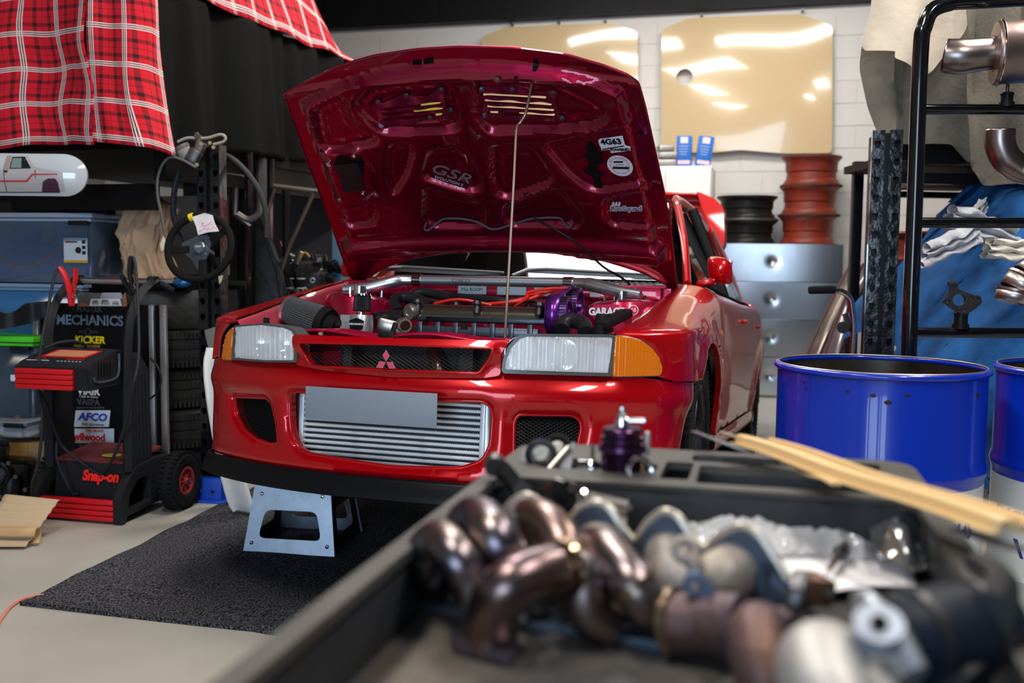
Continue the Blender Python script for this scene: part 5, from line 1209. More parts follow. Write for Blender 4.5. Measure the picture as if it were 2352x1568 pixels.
# black cloth on the long side
bcloth = M('black_cloth', (.0075, .008, .0075), .85, bump=.2, bscale=80)
def bc_(u, v):
    t_ = -.34+u*2.4; zb = 1.655+.06*max(0, t_)+.012*math.sin(t_*5); z = zb+(2.39-zb)*v
    d = max(.12, min(1, (t_+.25)/.35))*.045*(1-v*.6)*math.sin(t_*13+1.3*math.sin(t_*5))+max(0, min(1, (t_+.2)/.35))*.02*(1-v*.5)*math.sin(t_*31+2*math.sin(t_*7))+.02*noise.noise((t_*6, z*1.2, 2)) - .03*v
    return mz(t_, .02+d, z)
q = B(); q.grid(bc_, 130, 24); solid(solo('black_cover_cloth', q, bcloth, 'black cloth hanging down the long side of the covered load', 'cloth', ang=80), .004)
q = B(); q.grid(lambda u, v: mz(-.34+u*2.4, -.02-v*.4, 2.392+.02*v+.01*noise.noise((u*9, v*4, 1))), 40, 6); 
# tartan end cloth, in two overlapping widths
def tf(u, v):   # front end, left of the corner
    k = -.20-u*1.5; z = 1.655+.012*math.sin(u*9)+(2.75-1.655)*v
    d = .03*math.sin(k*11+z*1.5)*(1-v*.5)+.06*noise.noise((k*3, z*3, 6)); return mz(-.35-d, k+.03*noise.noise((k*4, z*5, 1)), z+.02*noise.noise((k*5, z*3, 11)))
q = B(); q.grid(lambda u, v: tf(u, v), 60, 40, uvs=(1.5/.185, 1.095/.158)); c_ = solo('tartan_blanket', q, tt_, 'red tartan blanket hanging over the front end of the covered load', 'blanket', ang=80); solid(c_, .005)
def tg(u, v):   # narrower width wrapping the corner, bottom point drawn back
    z = 1.665+(2.75-1.665)*v; s = u*(.40-.13*v+.05*(1-v)**3)
    k = -.24+min(s, .26); t_ = -.37+max(0, s-.22)*.9; return mz(t_-.012*math.sin(s*40+z*6)-.03*(1-u)-.02*noise.noise((s*9, z*3, 1)), k+.045+.01*math.sin(z*9), z-.05*u*(1-v))
q = B(); q.grid(tg, 26, 44, uvs=(.42/.185, 1.09/.158)); c_ = solo('tartan_blanket', q, tt_, 'narrow red tartan width overlapping at the corner beside the black cloth', 'blanket', ang=80); solid(c_, .005)
# tartan over the top
def th_(u, v):
    t_ = -.2+u*2.05; e = max(0, (u-.62)/.38); top = .62*(1-e**1.6)
    z = 2.385+top*math.sin(v*PI/2)+.03*noise.noise((t_*4, v*4, 3)) ; k = .02-.30*v-.05*v*math.sin(t_*8)
    return mz(t_+.0, k, z)
q = B(); q.grid(th_, 60, 20, uvs=(2.05/.19, .7/.16)); c_ = solo('tartan_blanket', q, tt_, 'red tartan blanket heaped over the top of the covered load', 'blanket', ang=80); solid(c_, .006)
# white return wall and added grey board behind, in the platform's shade
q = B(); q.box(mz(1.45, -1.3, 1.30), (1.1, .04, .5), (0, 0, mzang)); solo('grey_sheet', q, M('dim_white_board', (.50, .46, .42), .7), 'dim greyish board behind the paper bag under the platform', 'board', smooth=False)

q = B(); P0_ = W(715, 545, 6.9); q.box((P0_.x-.25, 6.9, .85), (1.4, .03, 1.7), (0, 0, -.25)); solo('grey_board', q, M('wall_shade_grey', (.11, .105, .11), .7), 'added grey board standing in for shaded wall behind the spare engine', 'board', smooth=False)  # board added in front of the wall to stand for its shade
# ---------------- keyhole post with steering wheel
lp = rackpost(483, 4.72, .115, W(495, 332, 4.72).z, 22, 'glossy black keyhole post with blue foot carrying a steering wheel', pitch=.075, ang=-12)
lpw = lp.matrix_world
q = B(); q.box((0, .0, .055), (.15, .11, .11), bev=.004); foot = part('post_foot', q, M('foot_blue', (.01, .07, .50), .4), lp, label='bright blue steel foot')
q = B(); q.box((-.03, .0, .005), (.28, .16, .01), bev=.002); part('foot_plate', q, M('foot_blue', (0, 0, 0)), foot)
for x in (-.035, .035):
    q = B(); q.cyl((x, -.056, .055), (x, -.066, .055), .011, .009, 8); part('bolt', q, chrome, foot)
t = root('steering_wheel', 'black suede racing steering wheel hung on the keyhole post', 'steering wheel', W(458, 568, 4.55))
sw = frame(W(458, 568, 4.55), (1, -.15, 0), (0, .28, 1)); suede = M('black_suede', (.012, .012, .012), .95, bump=.3, bscale=200)
rr_ = .152
q = B(); q.torus((0, 0, 0), rr_, .0165, seg=64, seg2=14); q.xf(sw); rim_ = part('wheel_rim', q, suede, t, world=True)
q = B(); a = 1.93; q.tube([sw @ V(rr_*math.cos(a+d), rr_*math.sin(a+d), 0) for d in (-.07, 0, .07)], .0190, 14); part('centre_mark', q, M('yellow_leather', (.80, .58, .01), .6), rim_, world=True)
spk = M('spoke_grey', (.075, .095, .125), .4, .5)
sp_poly = roundpoly([(x_*1.3, y_*1.3) for x_, y_ in [(-.075, .018), (-.020, .046), (.020, .050), (.036, .030), (.030, -.020), (.012, -.070), (-.004, -.078), (-.030, -.040), (-.072, -.012)]], .01)
q = B(); q.prism(sp_poly, .004, sw @ Matrix.Translation((0, 0, -.02))); part('spoke_plate', q, spk, t, world=True, smooth=False)
for (a, L_, wd) in ((PI*1.03, .09, .034), (-1.35, .09, .036), (.62, .10, .036)):
    q = B(); d = V(math.cos(a), math.sin(a), 0); q.bar(sw @ (d*.055+V(0, 0, -.016)), sw @ (d*(rr_-.01)), wd, .006, up=tuple(sw.col[2].xyz), bev=.002); part('spoke', q, suede, t, world=True)
q = B(); q.lathe([(.0001, .014), (.023, .013), (.028, .008), (.028, -.02)], sw, 32); hb = part('hub_button', q, M('hub_silver', (.38, .42, .46), .3, .9), t, world=True)
q = text('OMP', .014, sw @ Matrix.Translation((0, 0, .0145))); part('lettering', q, stickerw, hb, world=True, smooth=False)
for k in range(6):
    a = k*PI/3+.3; q = B(); q.cyl(sw @ V(.040*math.cos(a), .040*math.sin(a), -.018), sw @ V(.040*math.cos(a), .040*math.sin(a), -.012), .0042, seg=8); part('hub_bolt', q, chrome, t, world=True)
q = B(); q.box((0, 0, 0), (.022, .014, .001)); q.xf(sw @ Matrix.Translation((.012, -.072, -.0145))); part('orange_tag', q, M('tag_orange', (.75, .35, .03), .5), t, world=True, smooth=False)
q = B(); q.cyl(sw @ V(0, 0, -.02), sw @ V(.0, 0, -.12), .02); part('hub_stem', q, dsteel, t, world=True)
# paper note taped to the wheel
cloth_px('paper_note', [(441, 498), (470, 489), (488, 494), (493, 512), (503, 531), (478, 533), (455, 540), (450, 520)], 4.50, .006, M('note_white', (.75, .73, .76), .7), 'white handwritten paper note tucked into the steering wheel', 'note', fx=20, fz=8, step=.008, rnd=.003, thick=.001)
nt_ = [o for o in C.objects if o.name == 'paper_note'][0]
for k, pts in enumerate(([(462, 515), (467, 511), (464, 519), (471, 518), (480, 514), (486, 508)], [(457, 532), (461, 528)], [(466, 528), (470, 523), (474, 528), (479, 523), (484, 527), (490, 522), (496, 525)], [(488, 515), (492, 518)])):
    q = B(); q.tube([W(*p, 4.487) for p in pts], .0012, 5, smooth=3); part('pink_handwriting', q, M('pink_ink', (.75, .08, .35), .5), nt_, world=True)
q = B(); P_ = [W(*p, 4.6) for p in [(376, 541), (381, 552), (378, 572), (371, 578), (368, 560)]]; q.prism([(p.x, p.z) for p in P_], .003, Matrix(((1, 0, 0, 0), (0, 0, -1, 4.6), (0, 1, 0, 0), (0, 0, 0, 1)))); solo('paper_tag', q, M('note_cream', (.70, .66, .52), .7), 'small cream tag left of the steering wheel rim', 'tag', smooth=False)
q = B(); P_ = [W(*p, 4.62) for p in [(502, 634), (513, 632), (509, 645), (504, 652)]]; q.prism([(p.x, p.z) for p in P_], .003, Matrix(((1, 0, 0, 0), (0, 0, -1, 4.62), (0, 1, 0, 0), (0, 0, 0, 1)))); solo('paper_tag', q, M('note_cream', (0, 0, 0)), 'small cream tag below right of the steering wheel', 'tag', smooth=False)
# clutch reservoir and lines on top of the post
t = root('fluid_reservoir', 'grey fluid reservoir with looped hose on top of the keyhole post', 'reservoir', W(430, 362, 4.6))
Y_ = 4.6
q = B(); mm = Matrix.Translation(W(418, 340, Y_)) @ Matrix.Rotation(.45, 4, 'Y') @ Matrix.Rotation(math.radians(14), 4, 'X')
q.lathe([(.0001, -.06), (.022, -.06), (.03, -.045), (.033, -.01), (.034, .0)], mm @ Matrix.Rotation(-.9, 4, 'Y'), 24); part('reservoir_body', q, M('milky_grey', (.25, .25, .25), .4), t, world=True)
q = B(); q.lathe([(.036, -.004), (.037, .008), (.034, .014), (.012, .016), (.0001, .014)], mm @ Matrix.Rotation(-.9, 4, 'Y'), 28); part('reservoir_cap', q, M('cap_grey', (.09, .088, .08), .5), t, world=True)
gh = M('hose_beige_grey', (.30, .28, .24), .5)
for nm, pts, r, m_ in (('supply_hose', [(408, 326), (430, 317), (455, 318), (480, 316), (505, 309), (517, 314), (514, 325), (490, 332)], .007, gh), ('supply_hose', [(403, 350), (415, 355), (435, 347), (452, 343), (460, 355)], .006, gh)):
    q = B(); q.tube([W(*p, Y_) for p in pts], r, 8, smooth=5); part(nm, q, m_, t, world=True)
q = B(); q.cyl(W(456, 310, Y_), W(456, 330, Y_), .014); q.cyl(W(452, 309, Y_-.01), W(452, 312, Y_-.03), .012); q.box(W(460, 338, Y_), (.04, .05, .05), (0, .4, 0), bev=.008); part('master_cylinder', q, M('cast_dim', (.14, .13, .12), .5, .7), t, world=True)
q = B(); q.box(W(445, 360, Y_), (.06, .06, .08), (0, .5, 0), bev=.015); q.cyl(W(430, 372, Y_), W(452, 372, Y_), .014); part('pedal_mount', q, dsteel, t, world=True)
for p in ((452, 378), (462, 330), (482, 328), (490, 338)):
    q = B(); q.cyl(W(*p, Y_-.03), W(*p, Y_), .009, seg=8); part('fitting', q, M('brass', (.45, .33, .16), .35, .9), t, world=True)
q = B(); q.tube([W(*p, 4.55) for p in [(450, 385), (425, 370), (400, 361), (385, 364), (372, 380), (362, 410), (362, 450), (370, 490), (380, 545)]], .0065, 8, smooth=4); solo('brake_line', q, M('line_grey', (.09, .09, .09), .5), 'thin grey brake line curving down left of the steering wheel', 'hose')
q = B(); q.tube([W(*p, 4.66) for p in [(412, 395), (402, 430), (398, 470), (400, 500), (410, 525), (432, 560)]], .014, 10, smooth=4); solo('black_hose', q, M('hose_blue_black', (.012, .016, .026), .35), 'thick black hose behind the left of the steering wheel', 'hose')
q = B(); q.tube([W(*p, 4.85) for p in [(497, 350), (530, 362), (560, 388), (588, 425), (604, 460), (612, 500), (613, 545)]], .013, 10, smooth=4); solo('black_hose', q, M('hose_dim', (.035, .035, .035), .5), 'long black hose arching right of the keyhole post', 'hose')
# dark machinery behind the post
mech = M('oily_black', (.010, .010, .011), .35, .4, bump=.2, bscale=30)
t = root('parts_rack', 'dark rack of axles and engine parts right of the keyhole post', 'rack', W(600, 800, 5.2))
def T(nm, pts, Y, r, m_, sm=0, seg=8):
    q = B(); q.tube([W(*p, Y) for p in pts], r, seg, smooth=sm); return part(nm, q, m_, t, world=True)
T('rack_tube', [(629, 427), (745, 441)], 5.3, .014, M('dull_bronze_steel', (.16, .14, .12), .35, .8)); T('rack_tube', [(720, 445), (668, 560), (640, 640)], 5.25, .012, M('dull_bronze_steel', (0, 0, 0)))
T('rack_tube', [(632, 430), (605, 520)], 5.35, .010, M('dull_bronze_steel', (0, 0, 0)))
T('rack_post', [(657, 435), (657, 660)], 5.4, .022, rk); T('rack_post', [(598, 350), (598, 700)], 5.35, .035, M('dim_grey_steel', (.045, .045, .05), .5)); T('rack_post', [(572, 350), (572, 720)], 5.1, .02, steelb)
T('rack_post', [(622, 350), (622, 700)], 5.4, .02, steelb)
T('rack_bar', [(497, 396), (560, 405)], 5.0, .008, dsteel); T('seat_bracket', [(541, 432), (540, 492), (575, 520)], 4.95, .014, dsteel); T('seat_bracket', [(545, 492), (570, 505), (595, 492), (600, 470)], 4.95, .018, M('cast_dim', (0, 0, 0)), 4)
q = B(); P_ = [(545, 500), (590, 480), (640, 620), (660, 740), (540, 760), (550, 600)]; q.prism([(W(*p, 5.15).x, W(*p, 5.15).z) for p in P_], .12, Matrix(((1, 0, 0, 0), (0, 0, 1, 5.15), (0, 1, 0, 0), (0, 0, 0, 1))), bev=.02); part('black_housing', q, mech, t, world=True)
for p, r in (((560, 355), .02), ((570, 372), .012)):
    q = B(); q.box(W(*p, 5.5), (r*5, .05, r*2), bev=.005); part('red_bracket', q, M('dim_red', (.20, .008, .01), .5), t, world=True)
T('rack_beam', [(500, 655), (565, 655)], 4.9, .022, rk)
# engine with pipes between post and car
t = root('spare_engine', 'dark engine with chrome fittings standing behind the front wing', 'engine', W(690, 640, 5.7))
for c, s in (((690, 640), (.26, .3, .22)), ((750, 660), (.36, .3, .2)), ((720, 600), (.16, .2, .1))):
    q = B(); q.box(W(*c, 5.8), s, (0, 0, .2), bev=.03); part('engine_block', q, mech, t, world=True)
random.seed(11)
for k in range(26):
    a = W(random.uniform(640, 735), random.uniform(575, 690), random.uniform(5.5, 5.65)); q = B(); kind = k % 3
    if kind == 0: q.cyl(a, a+V(random.uniform(-.03, .03), -.02, random.uniform(.02, .08)), random.uniform(.006, .014), seg=10)
    elif kind == 1: q.torus(a, random.uniform(.01, .02), .004, Matrix.Rotation(random.uniform(1.2, 1.9), 4, 'X'), seg=14, seg2=6)
    else: q.box(a, (random.uniform(.02, .05), .03, random.uniform(.012, .04)), (0, random.uniform(-.5, .5), 0), bev=.004)
    part('engine_fitting', q, [dsteel, chrome, castalu, M('bluish_metal', (.12, .2, .3), .3, .9)][k % 4], t, world=True)
for x in (665, 692):
    for y in (640, 662):
        q = B(); c = W(x, y, 5.5); q.box(c, (.045, .03, .008), bev=.002); part('clamp', q, castalu, t, world=True)
T2 = t
q = B(); q.tube([W(*p, 5.5) for p in [(690, 592), (700, 580), (712, 590)]], .006, 8, smooth=3); part('yellow_loop', q, M('dim_yellow', (.35, .2, .02), .5), t, world=True)
q = B(); c = W(783, 620, 5.6); q.box((c.x, 5.6, .75), (.085, .05, 1.5), (0, 0, -.2), bev=.003); solo('blue_post', q, M('pale_blue_steel', (.06, .13, .20), .5), 'pale blue steel post just left of the bonnet hinge', 'post')
random.seed(5)
for k in range(5):
    q = B(); p = W(random.uniform(735, 775), random.uniform(610, 655), 5.5+.03*k); q.box(p, (.07, .05, .04), (random.random(), random.random(), random.random()), bev=.01); solo('scrap_part', q, mech, 'small dark engine part in the heap left of the pale blue post', 'engine part', 'heap of dark engine parts')
# ---------------- skateboard deck with a pickup print
t = root('skateboard_deck', 'white skateboard deck with a pickup truck print hung under the tartan blanket', 'skateboard', W(60, 450, 4.45))
def DK(px, py, o=0): p = W(px, py, 4.40-o); return p
hw = (W(0, 352, 4.4)-W(0, 449, 4.4)).length/2; cz = (W(0, 352, 4.4).z+W(0, 449, 4.4).z)/2; xr = W(200, 400, 4.4).x; xl_ = xr-.80
pol = [(xr-hw*1.12+hw*1.12*math.sin(a), cz+hw*math.cos(a)) for a in np.linspace(0, PI, 20)]+[(xl_+hw*1.1-hw*1.1*math.sin(a), cz-hw*math.cos(a)) for a in np.linspace(0, PI, 20)]
def dkf(o): return lambda u, v: [Vector((a, 4.40+o-.03*(1-((c-cz)/hw)**2)+.03*max(0, (a-(xr-.14))/.14)**2, c)) for a, c in zip(u, v)]
dmat = M('deck_print_white', (.50, .55, .60), .12, coat=1)
q = sheet_solid(pol, [], .02, dkf(0), dkf(.012)); part('deck', q, dmat, t, world=True, ang=50)
def decal(nm, pts, m_, o=.002, z=0):
    P_ = [W(x, y, 4.40) for x, y in pts]; q = sheet_solid([(p.x, p.z) for p in P_], [], .02, dkf(-o), dkf(-o+.0006)); part(nm, q, m_, t, world=True, smooth=False)
decal('truck_body_print', [(-60, 392), (18, 390), (18, 358), (65, 358), (88, 385), (108, 390), (150, 397), (152, 440), (132, 441), (128, 418), (118, 412), (108, 418), (102, 441), (-60, 441)], M('print_body_grey', (.42, .40, .42), .3))
decal('pillar_print', [(16, 391), (19, 358), (30, 358), (28, 391)], M('print_tan', (.36, .26, .22), .4), .003)
decal('window_print', [(30, 389), (32, 361), (60, 360), (78, 386), (78, 388)], M('print_dark', (.015, .018, .022), .3), .003)
decal('window_print', [(33, 387), (34, 364), (54, 364), (57, 387)], M('print_glass_green', (.18, .25, .25), .3), .0042)
for pts in ([(-60, 416), (68, 415), (82, 400), (140, 400), (140, 402), (84, 403), (70, 419), (-60, 419)],): decal('red_stripe_print', pts, M('print_red', (.50, .02, .03), .4), .0036)
decal('wheel_arch_print', [(100, 441), (106, 418), (118, 411), (134, 411), (140, 420), (141, 441)], M('print_plum', (.05, .01, .035), .4), .0042)
decal('sill_print', [(-60, 441), (140, 441), (140, 443), (-60, 443)], M('print_dark', (0, 0, 0)), .003)
decal('door_line_print', [(17, 391), (18, 391), (20, 441), (19, 441)], M('print_dark', (0, 0, 0)), .0046); decal('door_line_print', [(88, 391), (89.5, 391), (90, 412), (89, 412)], M('print_dark', (0, 0, 0)), .0046)
decal('handle_print', [(18, 393), (26, 393), (26, 397), (18, 397)], M('print_dark', (0, 0, 0)), .0046)
q = B(); q.box((xr-.4, 4.46, cz), (.7, .05, .03)); part('hanger_bar', q, dark, t, world=True, smooth=False)
# ---------------- storage bins
clearb = M('clear_bin_plastic', (.42, .55, .75), .12, trans=.85, ior=1.2, coat=.3)
def bin_(px0, px1, y0, y1, Y, lab, body, lidm, contents, dp=.42, name='storage_bin', lid=True):
    a = W(px0, y1, Y); c = W(px1, y0, Y); wd = c.x-a.x; h = c.z-a.z
    t = root(name, lab, 'storage bin', mtx=lm((a.x, Y, a.z), -10), group='stacked storage bins')
    q = B(); ins = .03
    vs0 = [(ins, ins, 0), (wd-ins, ins, 0), (wd-ins, dp-ins, 0), (ins, dp-ins, 0)]; vs1 = [(0, 0, h*.93), (wd, 0, h*.93), (wd, dp, h*.93), (0, dp, h*.93)]
    A_ = [q.bm.verts.new(v) for v in vs0]; B_ = [q.bm.verts.new(v) for v in vs1]
    for k in range(4): q.bm.faces.new((A_[k], A_[(k+1) % 4], B_[(k+1) % 4], B_[k]))
    q.bm.faces.new(A_[::-1]); bmesh.ops.bevel(q.bm, geom=[e for e in q.bm.edges if abs(e.verts[0].co.z-e.verts[1].co.z) > .01], offset=.02, segments=3, affect='EDGES')
    o = part('bin_body', q, body, t, ang=50); solid(o, .003)
    if lid:
        q = B(); q.box((wd/2, dp/2, h*.965), (wd+.04, dp+.04, h*.07), bev=.006); q.box((wd/2, dp/2, h*.90), (wd+.015, dp+.015, .015), bev=.004); part('bin_lid', q, lidm, t)
        q = B(); q.box((wd-.06, -.008, h*.86), (.10, .02, .02), bev=.004); part('latch', q, blackp, t)
    for k, (x, z, sx_, sz_, m_) in enumerate(contents):
        q = B(); q.box((wd*x, dp*.35, h*z), (wd*sx_, dp*.4, h*sz_), (0, .15*(k % 3-1), .1), bev=.012); part('content', q, m_, t)
    return t, wd, h
bl = M('dim_blue_parts', (.02, .09, .22), .5); rd = M('salmon_hose', (.55, .09, .06), .5); gy = M('grey_contents', (.16, .17, .2), .6)
t, wd, h = bin_(-120, 240, 492, 645, 4.95, 'clear bin with blue parts and an orange hose, topmost on the left shelf', clearb, M('lid_clear_blue', (.30, .38, .52), .3), [(.45, .35, .75, .55, bl), (.5, .65, .12, .4, bl), (.75, .25, .35, .35, bl), (.35, .55, .12, .3, gy), (.62, .6, .08, .2, M('orange_part', (.45, .2, .06), .5))])
q = B(); q.tube([(wd*.30, .06, h*.42), (wd*.38, .05, h*.25), (wd*.5, .05, h*.2), (wd*.62, .05, h*.3), (wd*.72, .05, h*.42), (wd*.82, .06, h*.5)], .011, 10, smooth=4); part('orange_hose', q, rd, t)
q = B(); q.box((wd*.885, .012, h*.47), (.125, .003, .118)); lb = part('product_label', q, stickerw, t, label='white product label with yellow foot', smooth=False)
q = B(); q.box((wd*.885, .009, h*.47-.054), (.125, .002, .012)); part('label_band', q, M('label_yellow', (.75, .42, .01), .5), lb, smooth=False)
q = B(); q.cyl((wd*.885+.015, .009, h*.47), (wd*.885+.015, .012, h*.47), .016, seg=14); q.box((wd*.885-.015, .009, h*.47+.04), (.05, .002, .007)); [q.box((wd*.885+.045, .009, h*.47+.04-.026*k), (.018, .002, .016)) for k in range(3)]; part('label_print', q, M('label_ink', (.03, .02, .02), .5), lb, smooth=False)
q = B(); q.box((wd*.885-.045, .008, h*.47+.04), (.02, .002, .009)); part('label_mark', q, M('print_red', (0, 0, 0)), lb, smooth=False)
t, wd, h = bin_(-120, 218, 652, 765, 4.93, 'blue-tinted clear bin under the topmost bin on the left', M('blue_bin_plastic', (.06, .22, .50), .2, trans=.3), M('lid_pale_blue', (.20, .30, .45), .35), [(.5, .4, .8, .6, bl)])
q = B(); q.box((wd*.58, .016, h*.35), (.085, .003, .014), (0, -.08, 0)); part('red_marking', q, M('print_red', (0, 0, 0)), t, smooth=False)
t, wd, h = bin_(-120, 95, 770, 955, 4.80, 'dark clear bin full of blue bottles under the bright green lid', M('smoky_bin_plastic', (.08, .12, .18), .15, trans=.5), M('green_lid', (.08, .62, .02), .45), [(.6, .2, .3, .3, M('blue_bottle', (.05, .22, .42), .3)), (.75, .5, .2, .2, M('blue_bottle', (0, 0, 0))), (.4, .5, .4, .6, dark)])
q = B(); q.box((wd*.8, -.01, h*.5), (.035, .003, .03)); part('white_sticker', q, stickerw, t, smooth=False)
cloth_px('black_bag', [(-60, 700), (20, 722), (60, 696), (120, 690), (130, 712), (80, 740), (30, 752), (-60, 762)], 4.7, .03, M('bag_black', (.012, .013, .016), .4), 'black plastic bag lying across the left bins above the green lid', 'bag', step=.02, seed=4)
bin_(-120, 80, 962, 1030, 4.75, 'grey lidded bin at the floor end of the left stack', M('grey_bin', (.25, .27, .30), .4), M('grey_bin', (0, 0, 0)), [])
q = B(); 
for zz, y in ((0, 1.07),): mbox(q, -.05, .6, -1.7, -.45, y-.02, y+.0)
cloth_px('dark_jacket', [(-40, 470), (20, 462), (100, 458), (190, 462), (232, 478), (252, 494), (200, 498), (100, 494), (-40, 500)], 4.9, .02, M('dark_coat', (.02, .016, .015), .9), 'dark crumpled jacket lying on the topmost bin under the skateboard', 'jacket', step=.02, seed=9)
# shelves holding the bins
t = root('parts_shelf', 'low dark shelf carrying the storage bins at the far left', 'shelf', (-2.6, 5.2, 0))
za = W(0, 765, 4.93).z; zbn = W(0, 955, 4.8).z
q = B(); c = W(40, 800, 5.15); q.box((c.x-.25, 5.15, za-.012), (1.35, .5, .02)); part('shelf_board', q, dark, t, world=True, smooth=False)
q = B(); q.box((c.x-.25, 5.05, zbn-.012), (1.0, .5, .02)); part('shelf_board', q, dark, t, world=True, smooth=False)
for x in (c.x-.9, c.x+.40):
    for y in (4.95, 5.4):
        q = B(); q.box((x, y, .72), (.04, .04, 1.44)); part('shelf_leg', q, rk, t, world=True, smooth=False)
# brown paper bag
def bagf(u, v):
    a = v*2*PI; x0, x1 = [W(p, 500, 4.9).x for p in (274, 372)]
    yy0 = 640-u*190; wl_ = np.interp(u, [0, .25, .55, .8, 1], [10, 4, -5, 12, 35]); wr = np.interp(u, [0, .3, .6, .85, 1], [22, 0, 10, 22, -20])
    pc = W((274+wl_+395+wr-23)/2, yy0, 4.9); hw_ = (W(372+wr, 500, 4.9).x-W(274+wl_, 500, 4.9).x)/2
    k = 1+.22*noise.noise((math.cos(a)*2.2, math.sin(a)*2.2, u*2.2))+.16*(1-2.6*abs(noise.noise((math.cos(a)*4, math.sin(a)*4, u*3))))+.06*noise.noise((math.cos(a)*11, math.sin(a)*11, u*9))
    return V(pc.x+hw_*math.cos(a)*k, 4.95+.11*math.sin(a)*k, pc.z+.02*noise.noise((a, u*3, 7)))
q = B(); q.grid(bagf, 40, 60); c_ = solo('paper_bag', q, M('kraft_paper', (.50, .34, .22), .75, var=.25, vscale=9, bump=.2, bscale=12), 'crumpled brown paper bag standing left of the steering wheel', 'bag', ang=25); solid(c_, .002)
q = B(); a = W(335, 650, 5.0); q.box((a.x, 5.05, a.z-.02), (.5, .4, .03)); solo('side_shelf', q, dark, 'dark shelf board under the paper bag', 'shelf', smooth=False)
q = B(); q.sphere(W(417, 650, 4.85), .035, sc=(1.3, .8, .7)); solo('blue_wrap', q, M('blue_foil', (.02, .16, .42), .25, .3, bump=.8, bscale=40), 'crumpled blue wrapping between the tyres and the steering wheel', 'wrapping')
q = B(); 
q.tube([W(*p, 4.8) for p in [(312, 655), (340, 650), (370, 652), (390, 664), (400, 668)]], .016, 8, smooth=3); solo('dark_strap', q, M('strap_blue_black', (.015, .02, .03), .6), 'dark strap lying over the tyre stack', 'strap')
# tyres
ty = root('tyre', 'black tyre topmost in the stack behind the charger', 'tyre', (0, 0, 0), group='stack of tyres behind the charger')
R_ = .31; b = B(); b.lathe([(.19, .01), (.205, .0), (.27, .0), (.295, .02), (R_, .045), (R_, .095), (R_-.006, .097), (R_-.006, .103), (R_, .105), (R_, .145), (R_-.006, .147), (R_-.006, .153), (R_, .155), (.295, .18), (.27, .20), (.205, .2), (.19, .19), (.19, .01)], seg=64); tb_ = part('carcass', b, M('tyre_grey', (.030, .029, .028), .6), ty)
b = B()
for k in range(90):
    a = 2*PI*k/90
    for zz, dz in ((.03, .022), (.17, .022), (.072, .016), (.125, .016)): b.box(((R_-.004)*math.cos(a), (R_-.004)*math.sin(a), zz), (.014, .013, dz*1.4), (0, .0, a))
part('tread', b, M('tyre_grey', (0, 0, 0)), ty, kind='stuff', smooth=False)
cx = W(420, 800, 5.1).x-.10
for k in range(4):
    lab = ['black tyre at the floor of the stack behind the charger', 'black tyre second from the floor in the stack behind the charger', 'black tyre third from the floor in the stack behind the charger', 'black tyre topmost in the stack behind the charger'][k]
    if k == 0: ty.location = (cx, 5.15, 0); ty['label'] = lab
    else: copytree(ty, loc=(cx+[0, .02, -.01, .01][k], 5.15, .202*k), rotz=k*.4, label=lab)
q = B(); q.lathe([(.19, .01), (.29, .0), (.31, .03), (.31, .15), (.29, .19), (.2, .19)], Matrix.Translation((cx+.0, 5.15, .808)), 64); solo('tyre', q, M('tyre_worn_grey', (.045, .044, .042), .6, bump=.6, bscale=25), 'dusty worn grey tyre lying on the others just under the paper bag', 'tyre')
# ---------------- sponsor board with aluminium frame
SB = 4.78
t = root('banner_board', 'black banner board printed with workshop sponsor logos in an aluminium frame', 'banner', W(230, 1050, SB))
def sbp(px, py, o=0): return onplane(px, py, V(-2, SB, 0)+V(-.2, -.98, 0)*o, V(-.2, -.98, 0).normalized())
sbx = V(.98, -.2, 0).normalized()
q = B(); a = sbp(88, 695); c = sbp(372, 700); z0 = .30
for (px_, w_) in ((82, .03), (375, .032), (348, .025)):
    e = sbp(px_, 700); qq = B(); qq.box((e.x, e.y, (e.z+z0*0+.12)/2+.0), (w_, .02, e.z-.12), (0, 0, -.2), bev=.003); o = part('frame_post', qq, M('satin_aluminium', (.48, .50, .54), .38, .8), t, world=True)
    qq = B(); f_ = sbp(px_, 722, .012); qq.cyl(f_, f_+V(0, -.004, 0), .004, seg=8); part('screw', qq, chrome, o, world=True)
q.bar(V((a.x+c.x)/2, (a.y+c.y)/2+.012, .25), V((a.x+c.x)/2, (a.y+c.y)/2+.012, a.z-.012), (c-a).length, .006, up=tuple(V(.2, .98, 0))); 
q.bm.free(); q = B(); mid = (a+c)/2; q.box((mid.x, mid.y+.014, (a.z+.25)/2), ((c-a).length, .006, a.z-.25), (0, 0, -.2)); part('board', q, M('banner_black', (.003, .003, .004), .55), t, world=True, smooth=False)
q = B(); q.box((mid.x, mid.y+.03, .1), ((c-a).length, .03, .2), (0, 0, -.2)); part('board_foot', q, dark, t, world=True, smooth=False)
def st(s, px, py, size, m_, shear=0, sx_=1, bold=0, nm='lettering'):
    part(nm, text(s, size, frame(sbp(px, py, .003), sbx, (0, 0, 1)), .0006, shear, sx_, bold=bold), m_, t, world=True, smooth=False)
sk = M('banner_steel_blue', (.16, .23, .34), .5); dk_ = M('banner_dim', (.05, .065, .09), .5); yl = M('banner_yellow', (.85, .72, .0), .5); bb_ = M('banner_blue', (.01, .06, .55), .5)
st('· MASTER ·', 205, 710, .038, dk_, bold=.0006); st('MECHANICS', 205, 736, .066, sk, bold=.0018, sx_=.98); st('MECHANICS', 204, 735, .066, M('banner_black', (0, 0, 0)), bold=-.001, sx_=.98)
st('EST.     2015', 203, 762, .02, dk_); st('KICKER', 206, 781, .048, yl, bold=.0015, shear=.1); st('MARINE  EXTREME', 200, 795, .017, M('banner_gold', (.5, .33, .05), .5))
